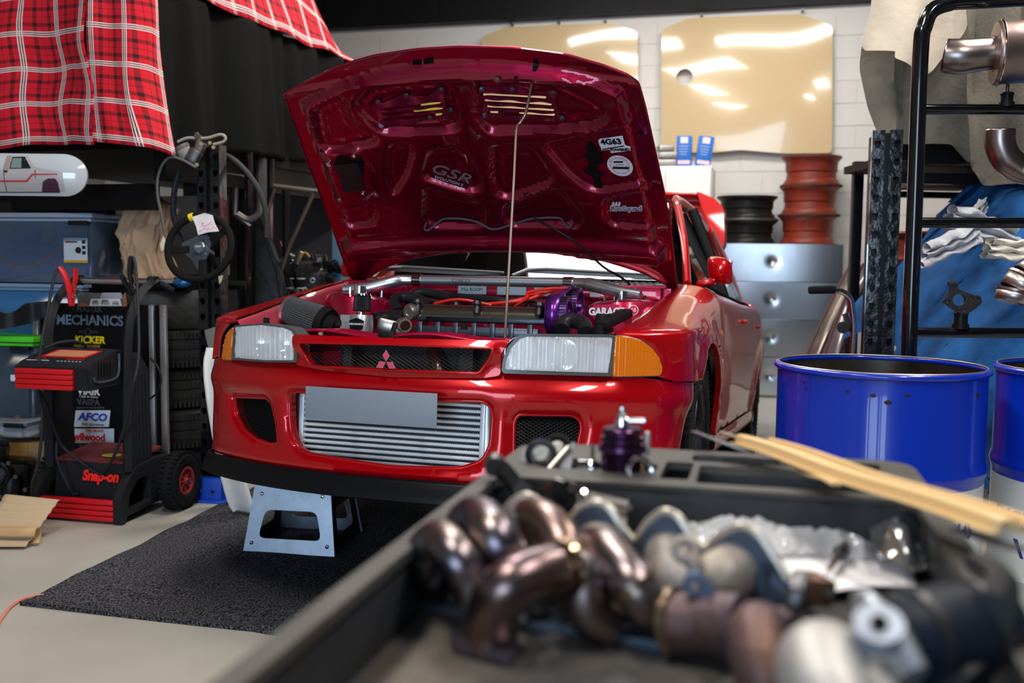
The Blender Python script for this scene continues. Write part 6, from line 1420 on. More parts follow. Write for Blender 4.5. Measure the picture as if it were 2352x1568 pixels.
qq = B(); e = sbp(202, 762, .003); qq.torus(e, .014, .0018, Matrix.Rotation(PI/2, 4, 'X'), seg=20, seg2=5); qq.box(e+V(0, 0, -.018), (.03, .002, .003)); part('wreath_print', qq, dk_, t, world=True, smooth=False)
def pan(x0, y0, x1, y1, m_, sk_=0):
    P0, P1, P2, P3 = sbp(x0, y1, .003), sbp(x1, y1, .003), sbp(x1+sk_, y0, .003), sbp(x0+sk_, y0, .003)
    q = B(); n = V(-.2, -.98, 0)*.0008; v = [q.bm.verts.new(p) for p in (P0, P1, P2, P3)]; u_ = [q.bm.verts.new(p+n) for p in (P0, P1, P2, P3)]
    q.bm.faces.new(u_); q.bm.faces.new(v[::-1]); [q.bm.faces.new((v[i], v[(i+1) % 4], u_[(i+1) % 4], u_[i])) for i in range(4)]
    part('sticker_panel', q, m_, t, world=True, smooth=False)
st('VIAIR', 203, 899, .050, stickerw, bold=.002); st('1 Dual Air Source', 203, 911, .014, stickerw)
st('VASPA', 203, 924, .042, dk_, bold=.002); pan(176, 934, 240, 938, dk_)
pan(170, 942, 250, 980, stickerw, 4)
def st2(s, px, py, size, m_, **k): part('lettering', text(s, size, frame(sbp(px, py, .0055), sbx, (0, 0, 1)), .0006, **k), m_, t, world=True, smooth=False)
st2('AFCO', 212, 958, .050, bb_, shear=.2, bold=.002, sx=1.15); st2('Auto Sportswear', 213, 974, .018, inkb, shear=.3)
pan(160, 984, 262, 1017, stickerw); st2('DISC BRAKES', 218, 989, .016, redink, bold=.0004); st2('wilwood', 205, 1004, .052, redink, bold=.002, sx=.95)
# picture tucked over the board
qq = B(); qq.grid(lambda u, v: sbp(178+u*112, 704-v*34*(1-.2*u), .02), 6, 4); pc_ = solo('truck_poster', qq, M('poster_dim', (.12, .12, .14), .4), 'small poster with a white pickup behind the charger handle', 'poster', smooth=False)
for (x0, y0, x1, y1, m_) in ((205, 686, 280, 702, white), (230, 672, 282, 686, M('poster_grey', (.35, .37, .42), .5)), (210, 689, 228, 700, M('poster_glass', (.10, .16, .15), .3)), (231, 688, 252, 700, M('poster_glass', (0, 0, 0))), (256, 690, 274, 700, M('poster_glass', (0, 0, 0))), (282, 672, 292, 703, M('poster_orange', (.40, .13, .05), .5)), (180, 694, 203, 703, M('poster_orange', (0, 0, 0)))):
    q = B(); P_ = [sbp(x, y, .024) for x, y in ((x0, y1), (x1, y1), (x1-4, y0), (x0+4, y0))]; q.bm.faces.new([q.bm.verts.new(p) for p in P_]); part('poster_print', q, m_, pc_, world=True, smooth=False)

# ---------------- battery charger on wheels
cg = G(175, 1199); A0_ = math.radians(-13)
t = root('battery_charger', 'black and red wheeled battery charger with clamps on its handle', 'charger', cg, rot=(0, 0, A0_)); CH = t; CHM = t.matrix_world.copy()
cbk = M('charger_black', (.016, .017, .02), .45, bump=.05, bscale=60)
cr_m = redplastic
hwid = .205
def P2(b, pts, wd, x): b.prism(pts, wd, Matrix(((0, 0, 1, x), (1, 0, 0, 0), (0, 1, 0, 0), (0, 0, 0, 1))), bev=.004); return b
# base: red ribbed front bar, black side shoes
for s in (-1, 1):
    out = [(0, 0), (.03, 0), (.04, .03), (.40, .05), (.40, .24), (.26, .25), (.12, .235), (.05, .18), (.0, .115)]
    hole = [(.05, .05), (.22, .06), (.22, .18), (.13, .18), (.06, .12)]
    x = s*hwid
    def ff(o, x=x): return lambda u, v: [Vector((x+o, a, c)) for a, c in zip(u, v)]
    part('base_side', sheet_solid(roundpoly(out, .01), [roundpoly(hole, .01)], .05, ff(-.02), ff(.02)), cbk, t, smooth=False)
b = B()
for k in range(4): b.box((0, .012, .022+k*.024), (hwid*2-.045, .024, .021), bev=.005)
b.box((0, .02, .058), (hwid*2-.045, .014, .09)); part('front_bar', b, cr_m, t)
b = B(); b.box((0, .21, .035), (hwid*2-.04, .36, .02)); b.box((0, .115, .15), (hwid*2-.045, .012, .19), (math.radians(-8), 0, 0)); part('base_tray', b, cbk, t, smooth=False)
b = text('Snap-on', .062, frame((.055, .10, .185), (1, 0, 0), (0, .14, 1)), .0012, shear=.15, bold=.003, sx=.9); part('lettering', b, M('bright_red_ink', (.95, .02, .01), .4), t, smooth=False)
b = B(); b.box((0, .25, .262), (hwid*2-.045, .26, .012), (math.radians(6), 0, 0)); sh = part('red_shelf', b, M('dusty_red', (.17, .025, .03), .6), t, smooth=False)
b = B(); b.prism(circ((0, 0), .045, 24), .0015, Matrix.Translation((.05, .19, .264)) @ Matrix.Diagonal((1, .8, 1, 1))); part('yellow_label', b, M('label_lemon', (.50, .44, .05), .6), sh, smooth=False)
# column sides and handle arches
for s in (-1, 1):
    x = s*(hwid-.005)
    b = B(); b.tube([(x, .09, .22), (x, .095, .55), (x, .11, .80), (x, .145, .92), (x, .22, 1.005), (x, .33, 1.055)], .024, 4, smooth=4); P2(b, [(.10, .22), (.26, .22), (.24, .66), (.17, .74), (.11, .72)], .03, x-.015); part('handle_arch', b, cbk, t, ang=50)
    b = B(); 
    for k in range(4): b.cyl((x+s*.014, .14+k*.028, .26), (x+s*.014, .14+k*.024, .64), .006, seg=6)
    part('side_ribs', b, cbk, t)
b = B(); b.cyl((-hwid, .32, 1.05), (hwid, .32, 1.05), .015, seg=20); part('handle_bar', b, alu, t)
for s in (-1, 1):
    b = B(); b.cyl((s*(hwid-.03), .32, 1.05), (s*(hwid+.01), .32, 1.05), .024); part('bar_end_cap', b, blackp, t)
# head
b = B(); prof = [(-.12, .60), (-.13, .695), (-.09, .715), (.08, .757), (.11, .757), (.11, .60)]
P2(b, prof, .355, -.185); hd_ = part('charger_head', b, cbk, t, ang=20)
b = B()
for k in range(4): b.box((-.035, -.134, .612+k*.022), (.275, .02, .0205), bev=.004)
part('head_red_grille', b, cr_m, hd_)
def hp(x, y, o=.001): return V(x*.74-.005, y*.85-.11, .715+(y*.85-.02)*(.042/.17)+o)
def hq(x0, x1, y0, y1, m_, nm, sk=0, o=.001):
    b = B(); n = [b.bm.verts.new(p) for p in (hp(x0, y0, o), hp(x1, y0, o), hp(x1+sk, y1, o), hp(x0+sk, y1, o))]; b.bm.faces.new(n); return part(nm, b, m_, hd_, smooth=False)
hq(-.17, .13, .085, .195, redplastic, 'warning_label', .03, .0012); hq(-.145, .11, .098, .182, M('label_peach', (.62, .27, .14), .5), 'label_field', .03, .0024)
for k in range(4): hq(-.135, .10, .106+k*.019, .110+k*.019, M('label_line', (.35, .13, .07), .5), 'label_text', .03, .0032)
for x, s_, m_ in ((-.14, 'Snap-on', M('print_red', (0, 0, 0))), (.09, 'PORTABLE', M('print_red', (0, 0, 0)))):
    part('lettering', text(s_, .018, frame(hp(x, .058, .002), (1, 0, 0), (0, 1, .36)), .0004), m_, hd_, smooth=False)
for k in range(9):
    b = B(); b.box(hp(-.20+k*.016, .032, .002), (.012, .006, .002)); part('white_print', b, stickerw, hd_, smooth=False)
for k in range(7):
    b = B(); b.box(hp(.0+k*.024, .03, .002), (.006, .005, .002)); part('white_print', b, stickerw, hd_, smooth=False)
b = B(); b.tube([(.172, -.09, .655), (.172, -.07, .63), (.172, .07, .64), (.172, .085, .74)], .006, 8, smooth=3); part('side_trim', b, M('trim_grey', (.04, .05, .07), .35), hd_)
for k in range(5):
    b = B(); b.box((.172, -.06+.02*k, .68), (.003, .004, .06)); part('side_slot', b, dark, hd_, smooth=False)
# rear body & axle, wheels
b = B(); b.box((.0, .40, .15), (hwid*2-.05, .03, .2)); b.cyl((-.32, .33, .135), (.32, .33, .135), .012); part('rear_frame', b, cbk, t)
for s in (-1, 1):
    mm = Matrix.Translation((s*.31, .33, .135)) @ Matrix.Rotation(s*PI/2, 4, 'Y')
    b = B(); b.lathe([(.062, -.03), (.08, -.038), (.115, -.034), (.133, -.018), (.135, 0), (.133, .018), (.115, .034), (.08, .038), (.062, .03), (.062, -.03)], mm, 40); w_ = part('wheel_tyre', b, rubber, t)
    b = B()
    for k in range(36):
        a = 2*PI*k/36
        for zz in (-.02, .02): b.box(mm @ V(.132*math.cos(a), .132*math.sin(a), zz), (.012, .012, .022), (mm @ Matrix.Rotation(a, 4, 'Z')).to_3x3())
    part('tread_lugs', b, rubber, w_, kind='stuff', smooth=False)
    b = B(); b.lathe([(.055, .034), (.066, .032), (.066, -.02), (.055, -.02), (.055, .034)], mm, 32); b.cyl(mm @ V(0, 0, -.02), mm @ V(0, 0, .036), .016)
    for k in range(8):
        a = 2*PI*k/8; b.box(mm @ V(.036*math.cos(a), .036*math.sin(a), .02), (.045, .009, .012), (mm @ Matrix.Rotation(a, 4, 'Z')).to_3x3())
    part('wheel_hub', b, M('hub_red', (.32, .03, .04), .5), w_)
    b = B(); b.cyl(mm @ V(0, 0, .03), mm @ V(0, 0, .05), .008, seg=8); part('axle_nut', b, chrome, w_)
def wl_(px, py, Y): return W(px, py, Y)
# clamps
def clamp(a, b_, c, m_, nm, lab):
    q = B(); q.tube([W(*p, 4.45) for p in a], [.012, .014, .013, .011], 10, smooth=4, flat=1.4); cl = part(nm, q, m_, CH, label=lab, world=True)
    q = B(); q.tube([W(*p, 4.48) for p in b_], [.011, .011, .010, .009], 10, smooth=4, flat=1.4); part('clamp_jaw', q, m_, cl, world=True)
    q = B(); q.torus(W(*c, 4.44), .008, .002, Matrix.Rotation(PI/2, 4, 'X'), seg=14, seg2=6); q.tube([W(c[0]-2, c[1]-30, 4.44), W(c[0]+4, c[1]-16, 4.44), W(*c, 4.44)], .0015, 6); part('clamp_spring', q, M('copper', (.45, .25, .15), .3, .9), cl, world=True)
clamp([(136, 614), (148, 632), (158, 662), (164, 702)], [(172, 616), (173, 640), (169, 665), (166, 702)], (170, 680), M('clamp_red', (.55, .008, .015), .4), 'red_clamp', 'red battery clamp hooked over the handle bar')
clamp([(303, 588), (300, 612), (302, 640), (308, 672)], [(279, 632), (287, 648), (297, 662), (303, 678)], (306, 660), blackp, 'black_clamp', 'black battery clamp hooked over the handle bar')
cabm = M('cable_rubber', (.022, .024, .03), .5)
def cable(pts, r=.0068, nm='cable'):
    q = B(); q.tube([W(x, y, Y) for x, y, Y in pts], r, 8, smooth=5); part(nm, q, cabm, CH, world=True)
cable([(133, 617, 4.44), (124, 640, 4.40), (112, 700, 4.33), (98, 770, 4.24), (88, 840, 4.20), (86, 890, 4.21), (95, 930, 4.25), (97, 985, 4.25), (88, 1060, 4.24), (74, 1110, 4.24), (76, 1140, 4.28)])
cable([(306, 590, 4.44), (312, 615, 4.42), (317, 700, 4.34), (319, 800, 4.26), (314, 850, 4.22), (304, 890, 4.2), (292, 960, 4.25), (265, 1040, 4.3), (240, 1082, 4.35), (222, 1086, 4.38), (185, 1060, 4.4), (140, 1020, 4.4), (118, 960, 4.36), (102, 920, 4.3), (92, 900, 4.24)])
cable([(100, 800, 4.3), (130, 788, 4.36), (165, 783, 4.4), (190, 790, 4.45), (200, 800, 4.5)])
cable([(130, 1015, 4.38), (130, 1050, 4.36), (142, 1085, 4.36), (158, 1118, 4.36), (167, 1134, 4.37)], .006)
cable([(345, 822, 4.6), (362, 842, 4.58), (370, 870, 4.58), (362, 900, 4.6), (345, 915, 4.62)], .005)
q = B(); q.box(W(172, 1138, 4.37), (.035, .03, .04), (.3, .3, .4), bev=.01); part('mains_plug', q, blackp, CH, world=True)
q = text('ON', .02, frame(W(318, 775, 4.45), (1, -.2, 0), (0, 0, 1))); q.bm.free()
# ---------------- floor things at the left
t = root('cardboard_carton', 'taped brown cardboard carton left of the battery charger', 'box', mtx=lm(G(55, 1155), 8))
q = B(); q.box((.02, .25, .14), (.33, .4, .28), bev=.004); part('carton_body', q, cardb, t)
q = B(); q.box((-.02, .045, .14), (.06, .004, .27)); q.box((.1, .046, .08), (.16, .004, .05)); part('packing_tape', q, M('tape_amber', (.42, .26, .08), .25, coat=.6), t, smooth=False)
q = B(); q.lathe([(.0001, -.02), (.12, -.015), (.17, .0), (.175, .006), (.17, .008), (.12, -.005), (.0001, -.008)], Matrix.Translation((-.02, .2, .31)) @ Matrix.Rotation(.08, 4, 'X'), 40); q.xf(t.matrix_world); tr_ = solo('drip_tray', q, M('oily_tray', (.05, .045, .04), .25, .8), 'shallow oily metal tray lying on the cardboard carton', 'tray')
tp_ = t.matrix_world @ V(-.02, .2, .34)
random.seed(3)
for k, (dx, dy, dz) in enumerate(((-.10, 0, .0), (-.02, .02, .01), (.05, -.01, .0), (-.06, -.03, .035))):
    q = B(); q.cyl(V(tp_)+V(dx, dy, dz-.01), V(tp_)+V(dx+.04, dy+.02, dz+.035), .022, .016, 10); q.cyl(V(tp_)+V(dx+.04, dy+.02, dz+.03), V(tp_)+V(dx+.07, dy+.0, dz+.06), .008, seg=8); solo('rusty_part', q, M('rusty_brown', (.16, .09, .06), .6, .3, bump=.4), ['rusty metal part at the left of the oily tray', 'rusty metal part in the middle of the oily tray', 'rusty metal part at the right of the oily tray', 'rusty metal part lying on top of the others in the oily tray'][k], 'metal part', 'rusty parts in the oily tray')
t = root('gearbox_casting', 'black oily gearbox casting at the left frame edge', 'gearbox', G(15, 1180))
g0 = G(15, 1178)
for c, s in (((0, .1, .12), (.22, .2, .22)), ((-.05, .05, .26), (.16, .16, .12)), ((.07, .02, .1), (.08, .12, .16))):
    q = B(); q.box(g0+V(*c)+V(-.05, 0, 0), s, (0, .1, .3), bev=.03); part('casting', q, mech, t, world=True)
for k in range(7):
    q = B(); c = g0+V(-.10+.035*k, -.02-.01*(k % 2), .06+.03*((k*5) % 7)); q.cyl(c, c+V(0, -.03, 0), .010, seg=6); part('bolt_head', q, dsteel, t, world=True)
q = B(); q.torus(g0+V(-.03, -.03, .18), .06, .012, Matrix.Rotation(PI/2, 4, 'X')); part('bearing_ring', q, M('oily_black', (0, 0, 0)), t, world=True)
# corrugated cardboard piece
t = root('corrugated_cardboard', 'torn corrugated cardboard piece lying on the floor at the left edge', 'cardboard', G(30, 1262))
c0 = G(-60, 1262); q = B()
def cor(u, v): p = G(-70+u*130-v*(-22), 1262, 0); return V(p.x+.0, p.y+v*.22, .012+.16*v*(1-.15*u)+.006*abs(math.sin(v*PI*7)))
q.grid(cor, 8, 56); solid(part('fluted_sheet', q, M('corrugated_tan', (.52, .38, .24), .85), t, world=True, ang=80), .003)
q = B(); q.grid(lambda u, v: V(*(G(-70, 1258, 0).xy), 0)+V(u*.26, .03-.03*math.cos(v*4.6), .045+.035*math.sin(v*4.6)), 4, 20); solid(part('curled_flap', q, M('smooth_kraft', (.50, .32, .15), .5), t, world=True), .004)
# pink air hose
q = B(); q.tube([V(-1.78, 2.9, .006)]+[G(x, y, .006) for x, y in ((-30, 1460), (0, 1425), (20, 1398), (40, 1382), (62, 1372), (100, 1366))], .0055, 8, smooth=5); solo('air_hose', q, M('salmon_rubber', (.62, .20, .15), .5), 'thin salmon-coloured air hose running under the mat at the left', 'hose')
# white panel and grey board left of the bumper
t = root('white_body_panel', 'curved white body panel standing between the keyhole post and the bumper', 'car panel', G(530, 1176))
pa_ = [(474, 800), (468, 830), (470, 870), (478, 930), (490, 1000), (506, 1080), (518, 1130), (526, 1160), (535, 1176)]
def wpn(u, v):
    i = min(int(u*8), 7); f = u*8-i; x = pa_[i][0]*(1-f)+pa_[i+1][0]*f; y = pa_[i][1]*(1-f)+pa_[i+1][1]*f
    p = W(x+v*60, y, 4.42); return V(p.x, 4.42+.03*math.cos(v*3)-.02*math.sin(u*3), max(p.z, .012+.0*v))
q = B(); q.grid(wpn, 40, 8); solid(part('panel_skin', q, white, t, world=True), .012)
q = B(); q.tube([wpn(k/20, 0) for k in range(21)], .010, 8); part('rolled_edge', q, white, t, world=True)
q = B(); P_ = [(470, 758), (540, 736), (560, 742), (560, 850), (500, 850), (489, 842)]; q.prism([(W(*p, 4.6).x, W(*p, 4.6).z) for p in P_], .006, Matrix(((1, 0, 0, 0), (0, 0, -1, 4.6), (0, 1, 0, 0), (0, 0, 0, 1)))); t = solo('grey_board', q, M('warm_grey_board', (.16, .145, .13), .6), 'grey flat board standing behind the left headlamp', 'board', smooth=False)
q = B(); q.box((W(530, 850, 4.6).x, 4.62, .4), (.05, .04, .8)); part('board_strut', q, dark, t, world=True, smooth=False)
# ---------------- carpet mat
mc = [G(45, 1390), G(60, 1368), G(520, 1150)]
fr = (mc[0]-V(0, 0, 0)); rgt = V(.985, -.235, 0).normalized(); bkm = (G(520, 1150)-G(45, 1385)).normalized()
Lm, Wm = 4.6, 2.15
def matf(u, v):
    x = u*Wm; y = v*Lm; e = .012*noise.noise((y*5, u*3, 0))
    p = fr+rgt*x+bkm*y; z = .009+.004*noise.noise((p.x*4, p.y*4, 0))+(.010*max(0, 1-y/.05)*(.6+.6*noise.noise((x*4, 0, 3))) if y < .05 else 0)
    if y < .08 and abs(x-.95) < .12: z += .02*(1-y/.08)*(1-abs(x-.95)/.12)
    p = p - bkm*(.014*math.sin(x*2.2)+.02*max(0, 1-abs(x-.98)/.12)) *(1-v) + rgt*(e + .03*math.sin(y*3)*0) ; 
    if x < .001: p = p + rgt*(.015*noise.noise((y*6, 2, 2)))
    return V(p.x, p.y, z)
mt = mat('charcoal_carpet', (.030, .030, .034), .98)
nt = mt.node_tree; bs = nt.nodes['Principled BSDF']; tc = nt.nodes.new('ShaderNodeTexCoord'); n1 = nt.nodes.new('ShaderNodeTexNoise'); n1.inputs['Scale'].default_value = 150; n1.inputs['Detail'].default_value = 3
nt.links.new(tc.outputs['Object'], n1.inputs['Vector']); cr_ = nt.nodes.new('ShaderNodeValToRGB'); cr_.color_ramp.elements[0].position = .40; cr_.color_ramp.elements[1].position = .68; cr_.color_ramp.elements[0].color = (.010, .010, .012, 1); cr_.color_ramp.elements[1].color = (.13, .13, .15, 1)
nt.links.new(n1.outputs['Fac'], cr_.inputs['Fac']); nt.links.new(cr_.outputs['Color'], bs.inputs['Base Color'])
bp_ = nt.nodes.new('ShaderNodeBump'); bp_.inputs['Strength'].default_value = .7; bp_.inputs['Distance'].default_value = .006; nt.links.new(n1.outputs['Fac'], bp_.inputs['Height']); nt.links.new(bp_.outputs['Normal'], bs.inputs['Normal'])
q = B(); q.grid(matf, 90, 120); q.grid(lambda u, v: (lambda p: V(p.x, p.y, .001))(matf(u, v)), 10, 10)
def edge(fn):
    pass
q.grid(lambda u, v: (lambda p: V(p.x, p.y, p.z*(1-v)+.001*v))(matf(u, 0)), 90, 1); q.grid(lambda u, v: (lambda p: V(p.x, p.y, p.z*(1-v)+.001*v))(matf(0, u)), 120, 1)
solo('floor_mat', q, mt, 'large charcoal carpet mat on the floor under the car', 'mat', ang=80)
# ================================================ tray cart in the foreground
ca_ang = math.radians(-13); RZ = .87
co_ = V(.030, 1.625, 0); cx_ = V(math.cos(ca_ang), math.sin(ca_ang), 0); cy_ = V(-.243, -.970, 0)
CT = Matrix.Translation(co_) @ Matrix(((cx_.x, cy_.x, 0, 0), (cx_.y, cy_.y, 0, 0), (0, 0, 1, 0), (0, 0, 0, 1)))
def cl2(p): return CT.inverted() @ p
CW, CLn = .592, 1.08
t = root('tray_cart', 'black plastic utility cart whose open top tray holds exhaust parts', 'cart', (co_.x+.2, co_.y-.5, 0)); CART = t
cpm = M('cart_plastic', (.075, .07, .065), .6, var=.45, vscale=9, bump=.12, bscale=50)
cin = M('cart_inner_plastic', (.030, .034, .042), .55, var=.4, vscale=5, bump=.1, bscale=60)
def cbox(b, x0, x1, y0, y1, z0, z1, bev=.003): t_ = B(); t_.box(((x0+x1)/2, (y0+y1)/2, (z0+z1)/2), (x1-x0, y1-y0, z1-z0), bev=bev); t_.xf(CT); b.merge(t_.bm)
def cp(nm, b, m, lab=None, **k): return part(nm, b, m, t, label=lab, world=True, **k)
def flatfn(z): return lambda u, v: [CT @ Vector((a, c, z)) for a, c in zip(u.tolist(), v.tolist())]
# rim with rounded corners: outer ring
W_ = .020; FZ = .785; DV = .265
out = roundpoly([(-.004, 0), (CW, 0), (CW, CLn), (-.004, CLn)], .06, 8); inn = roundpoly([(W_, DV), (CW-W_-.01, DV), (CW-W_-.01, CLn-W_), (W_, CLn-W_)], .02, 5)
slotA = roundpoly([(.27, .035), (CW-.05, .035), (CW-.05, .085), (.27, .085)], .01); slotB = roundpoly([(.285, .115), (CW-.05, .115), (CW-.05, DV-.03), (.285, DV-.03)], .008)
cupA = circ((.085, .155), .042, 24); cupB = circ((.185, .15), .042, 24); hollow = roundpoly([(.235, .10), (.275, .10), (.275, .22), (.235, .22)], .008)
b = sheet_solid(out, [inn, slotA, slotB, cupA, cupB, hollow], .05, flatfn(RZ), flatfn(RZ-.012)); cp('tray_rim', b, cpm, ang=40)
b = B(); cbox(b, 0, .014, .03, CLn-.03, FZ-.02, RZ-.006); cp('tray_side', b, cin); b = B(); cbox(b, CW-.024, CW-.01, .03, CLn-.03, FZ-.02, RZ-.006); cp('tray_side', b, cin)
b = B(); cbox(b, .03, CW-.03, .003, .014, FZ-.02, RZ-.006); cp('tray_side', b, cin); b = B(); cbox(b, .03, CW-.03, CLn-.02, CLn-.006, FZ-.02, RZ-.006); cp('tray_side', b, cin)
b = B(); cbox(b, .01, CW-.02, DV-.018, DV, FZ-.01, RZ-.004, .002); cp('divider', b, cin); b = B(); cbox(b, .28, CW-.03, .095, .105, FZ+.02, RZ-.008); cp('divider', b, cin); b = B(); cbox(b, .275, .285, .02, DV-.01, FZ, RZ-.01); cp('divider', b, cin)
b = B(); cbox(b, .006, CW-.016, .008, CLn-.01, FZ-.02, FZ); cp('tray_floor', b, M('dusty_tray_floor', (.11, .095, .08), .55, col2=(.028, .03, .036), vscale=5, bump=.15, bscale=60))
for c in ((.085, .155), (.185, .15)):
    b = B(); b.lathe([(.042, RZ-.012), (.040, RZ-.05), (.0001, RZ-.05)], Matrix.Translation((c[0], c[1], 0)), 24); b.xf(CT); cp('cup_well', b, M('well_black', (.012, .012, .014), .7))
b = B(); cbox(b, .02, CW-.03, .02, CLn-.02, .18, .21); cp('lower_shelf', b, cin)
for x in (.035, CW-.045):
    for y in (.04, CLn-.05):
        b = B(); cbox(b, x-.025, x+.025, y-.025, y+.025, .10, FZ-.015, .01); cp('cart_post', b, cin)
        b = B(); t_ = B(); t_.cyl((x-.015, y, .05), (x+.015, y, .05), .05, seg=24); t_.xf(CT); b.merge(t_.bm); cp('caster', b, rubber)
# ---- parts in the tray
def g3(px, py, z): return G(px, py, z)
blue_heat = M('blued_header_steel', (.33, .26, .22), .32, 1, col2=(.10, .10, .16), vscale=11, bump=.03)
bronze_heat = M('bronzed_header_steel', (.36, .25, .18), .32, 1, col2=(.14, .10, .13), vscale=8, bump=.04)
t = root('tubular_manifold', 'heat-blued steel tubular exhaust manifold lying left in the tray', 'manifold', g3(1250, 1440, FZ))
def hpipe(nm, pts, r, m, parent=None, sm=5, **k):
    q = B(); q.tube([g3(*p) for p in pts], r, 24, smooth=sm, **k); return part(nm, q, m, parent or t, world=True)
hpipe('runner', [(965, 1352, .80), (972, 1300, .84), (985, 1255, .865), (1012, 1240, .875), (1045, 1278, .87), (1075, 1325, .85), (1090, 1370, .83)], .022, blue_heat)
hpipe('runner', [(1050, 1300, .80), (1060, 1235, .86), (1078, 1192, .885), (1105, 1190, .89), (1135, 1230, .885), (1160, 1275, .865), (1180, 1320, .84)], .0235, blue_heat)
hpipe('runner', [(1180, 1260, .80), (1190, 1215, .85), (1215, 1190, .875), (1250, 1200, .88), (1285, 1240, .87), (1305, 1300, .85), (1330, 1370, .83), (1375, 1415, .81)], .0235, bronze_heat)
hpipe('runner', [(1330, 1290, .80), (1350, 1262, .85), (1385, 1262, .865), (1420, 1300, .86), (1455, 1345, .85), (1490, 1390, .83), (1530, 1440, .80)], .0235, blue_heat)
hpipe('collector_elbow', [(1128, 1485, .79), (1130, 1440, .81), (1138, 1390, .835), (1165, 1350, .855), (1215, 1325, .862), (1275, 1308, .862)], .0265, bronze_heat)
hpipe('collector_elbow', [(1300, 1302, .862), (1340, 1330, .85), (1350, 1400, .82), (1400, 1440, .80)], .024, blue_heat)
for a_, c_ in (((1283, 1308, .862), (1296, 1304, .862)), ((1450, 1340, .852), (1458, 1350, .848)), ((1322, 1340, .84), (1326, 1352, .838))):
    q = B(); q.tube([g3(*a_), g3(*c_)], .031 if a_[0] == 1283 else .026, 28); part('clamp_ring', q, M('gold_heat_ring', (.50, .36, .22), .22, 1), t, world=True)
def plate_px(pts, z0, th, nm, m, holes=(), parent=None, tilt=0, step=.02):
    P_ = [g3(x, y, z0) for x, y in pts]; hs = [circ((g3(x, y, z0).x, g3(x, y, z0).y), r) for x, y, r in holes]; cy = sum(p.y for p in P_)/len(P_)
    f = lambda o: (lambda u, v: [Vector((a, c, z0+o+(c-cy)*tilt)) for a, c in zip(u, v)])
    return part(nm, sheet_solid(roundpoly([(p.x, p.y) for p in P_], .008), hs, step, f(0), f(-th)), m, parent or t, world=True, smooth=False)
blf = M('blued_flange', (.17, .24, .33), .3, .9, col2=(.35, .38, .42), vscale=14)
plate_px([(948, 1350), (985, 1335), (1090, 1370), (1200, 1385), (1300, 1390), (1400, 1400), (1560, 1420), (1650, 1462), (1640, 1482), (1560, 1478), (1440, 1462), (1380, 1448), (1270, 1430), (1180, 1425), (1080, 1402), (985, 1388), (945, 1375)], .795, .009, 'cylinder_flange', blf, holes=((962, 1362, .006), (1090, 1388, .008), (1300, 1412, .008), (1520, 1450, .006)))
plate_px([(1040, 1440), (1180, 1462), (1192, 1480), (1175, 1500), (1045, 1470), (1030, 1455)], .800, .012, 'outlet_flange', M('violet_flange', (.22, .18, .24), .35, .9))
q = B(); q.tube([g3(1190, 1225, .87), g3(1230, 1258, .87)], .006, 8); part('stay_rod', q, chrome, t, world=True)
# cast manifold
t = root('cast_manifold', 'grey cast exhaust manifold with four lobed ports in the middle of the tray', 'manifold', g3(1560, 1380, FZ)); CMF = t
castm = M('sandy_cast_steel', (.34, .30, .25), .55, .55, col2=(.20, .19, .20), vscale=16, bump=.25, bscale=80)
castb = M('blued_cast', (.10, .13, .19), .4, .8, bump=.2, bscale=80)
zig = [(1140, 1215), (1165, 1170), (1200, 1142), (1232, 1150), (1262, 1180), (1300, 1205), (1335, 1170), (1370, 1158), (1402, 1172), (1430, 1215), (1460, 1245), (1490, 1205), (1525, 1180), (1558, 1190), (1590, 1235), (1625, 1265), (1650, 1240), (1700, 1213), (1740, 1228), (1775, 1275), (1812, 1335)]
def fl_pt(px, py, dz=0): return W(px, py, 1.17-.00028*(px-1140)+dz)
q = B()
top = [fl_pt(*p) for p in zig]; base = [V(p.x, p.y-.01, FZ+.004) for p in top]
def zs(off): 
    return [(p+V(0, off, 0)) for p in top], [(p+V(0, off, 0)) for p in base]
t1, b1 = zs(0); t2_, b2_ = zs(.011)
A1 = [q.bm.verts.new(p) for p in t1]; A2 = [q.bm.verts.new(p) for p in b1]; C1 = [q.bm.verts.new(p) for p in t2_]; C2 = [q.bm.verts.new(p) for p in b2_]
for i in range(len(A1)-1):
    q.bm.faces.new((A1[i], A1[i+1], A2[i+1], A2[i])); q.bm.faces.new((C1[i], C2[i], C2[i+1], C1[i+1])); q.bm.faces.new((A1[i], C1[i], C1[i+1], A1[i+1])); q.bm.faces.new((A2[i], A2[i+1], C2[i+1], C2[i]))
for i in (0, -1): q.bm.faces.new((A1[i], A2[i], C2[i], C1[i]))
part('port_flange', q, castb, t, world=True)
q = B(); q.tube([p+V(0, .0055, .0) for p in top], .0055, 8, smooth=3); part('flange_edge', q, M('bright_cast_edge', (.48, .44, .38), .4, .6), t, world=True)
def crun(pts, rs, m=castm, nm='runner'):
    q = B(); q.tube([g3(*p) for p in pts], rs, 24, smooth=5); return part(nm, q, m, t, world=True)
crun([(1378, 1232, .845), (1376, 1262, .85), (1405, 1305, .842), (1470, 1340, .83), (1550, 1370, .82)], [.022, .029, .026, .024, .024])
crun([(1535, 1252, .845), (1538, 1280, .85), (1543, 1312, .842), (1555, 1345, .835), (1600, 1385, .82)], [.022, .028, .028, .028, .026])
crun([(1722, 1285, .84), (1700, 1300, .848), (1668, 1322, .845), (1640, 1340, .84), (1620, 1380, .82)], [.024, .030, .030, .030, .028])
crun([(1205, 1175, .87), (1215, 1205, .87), (1290, 1270, .84), (1400, 1340, .82), (1500, 1375, .81)], [.02, .026, .024, .022, .022])
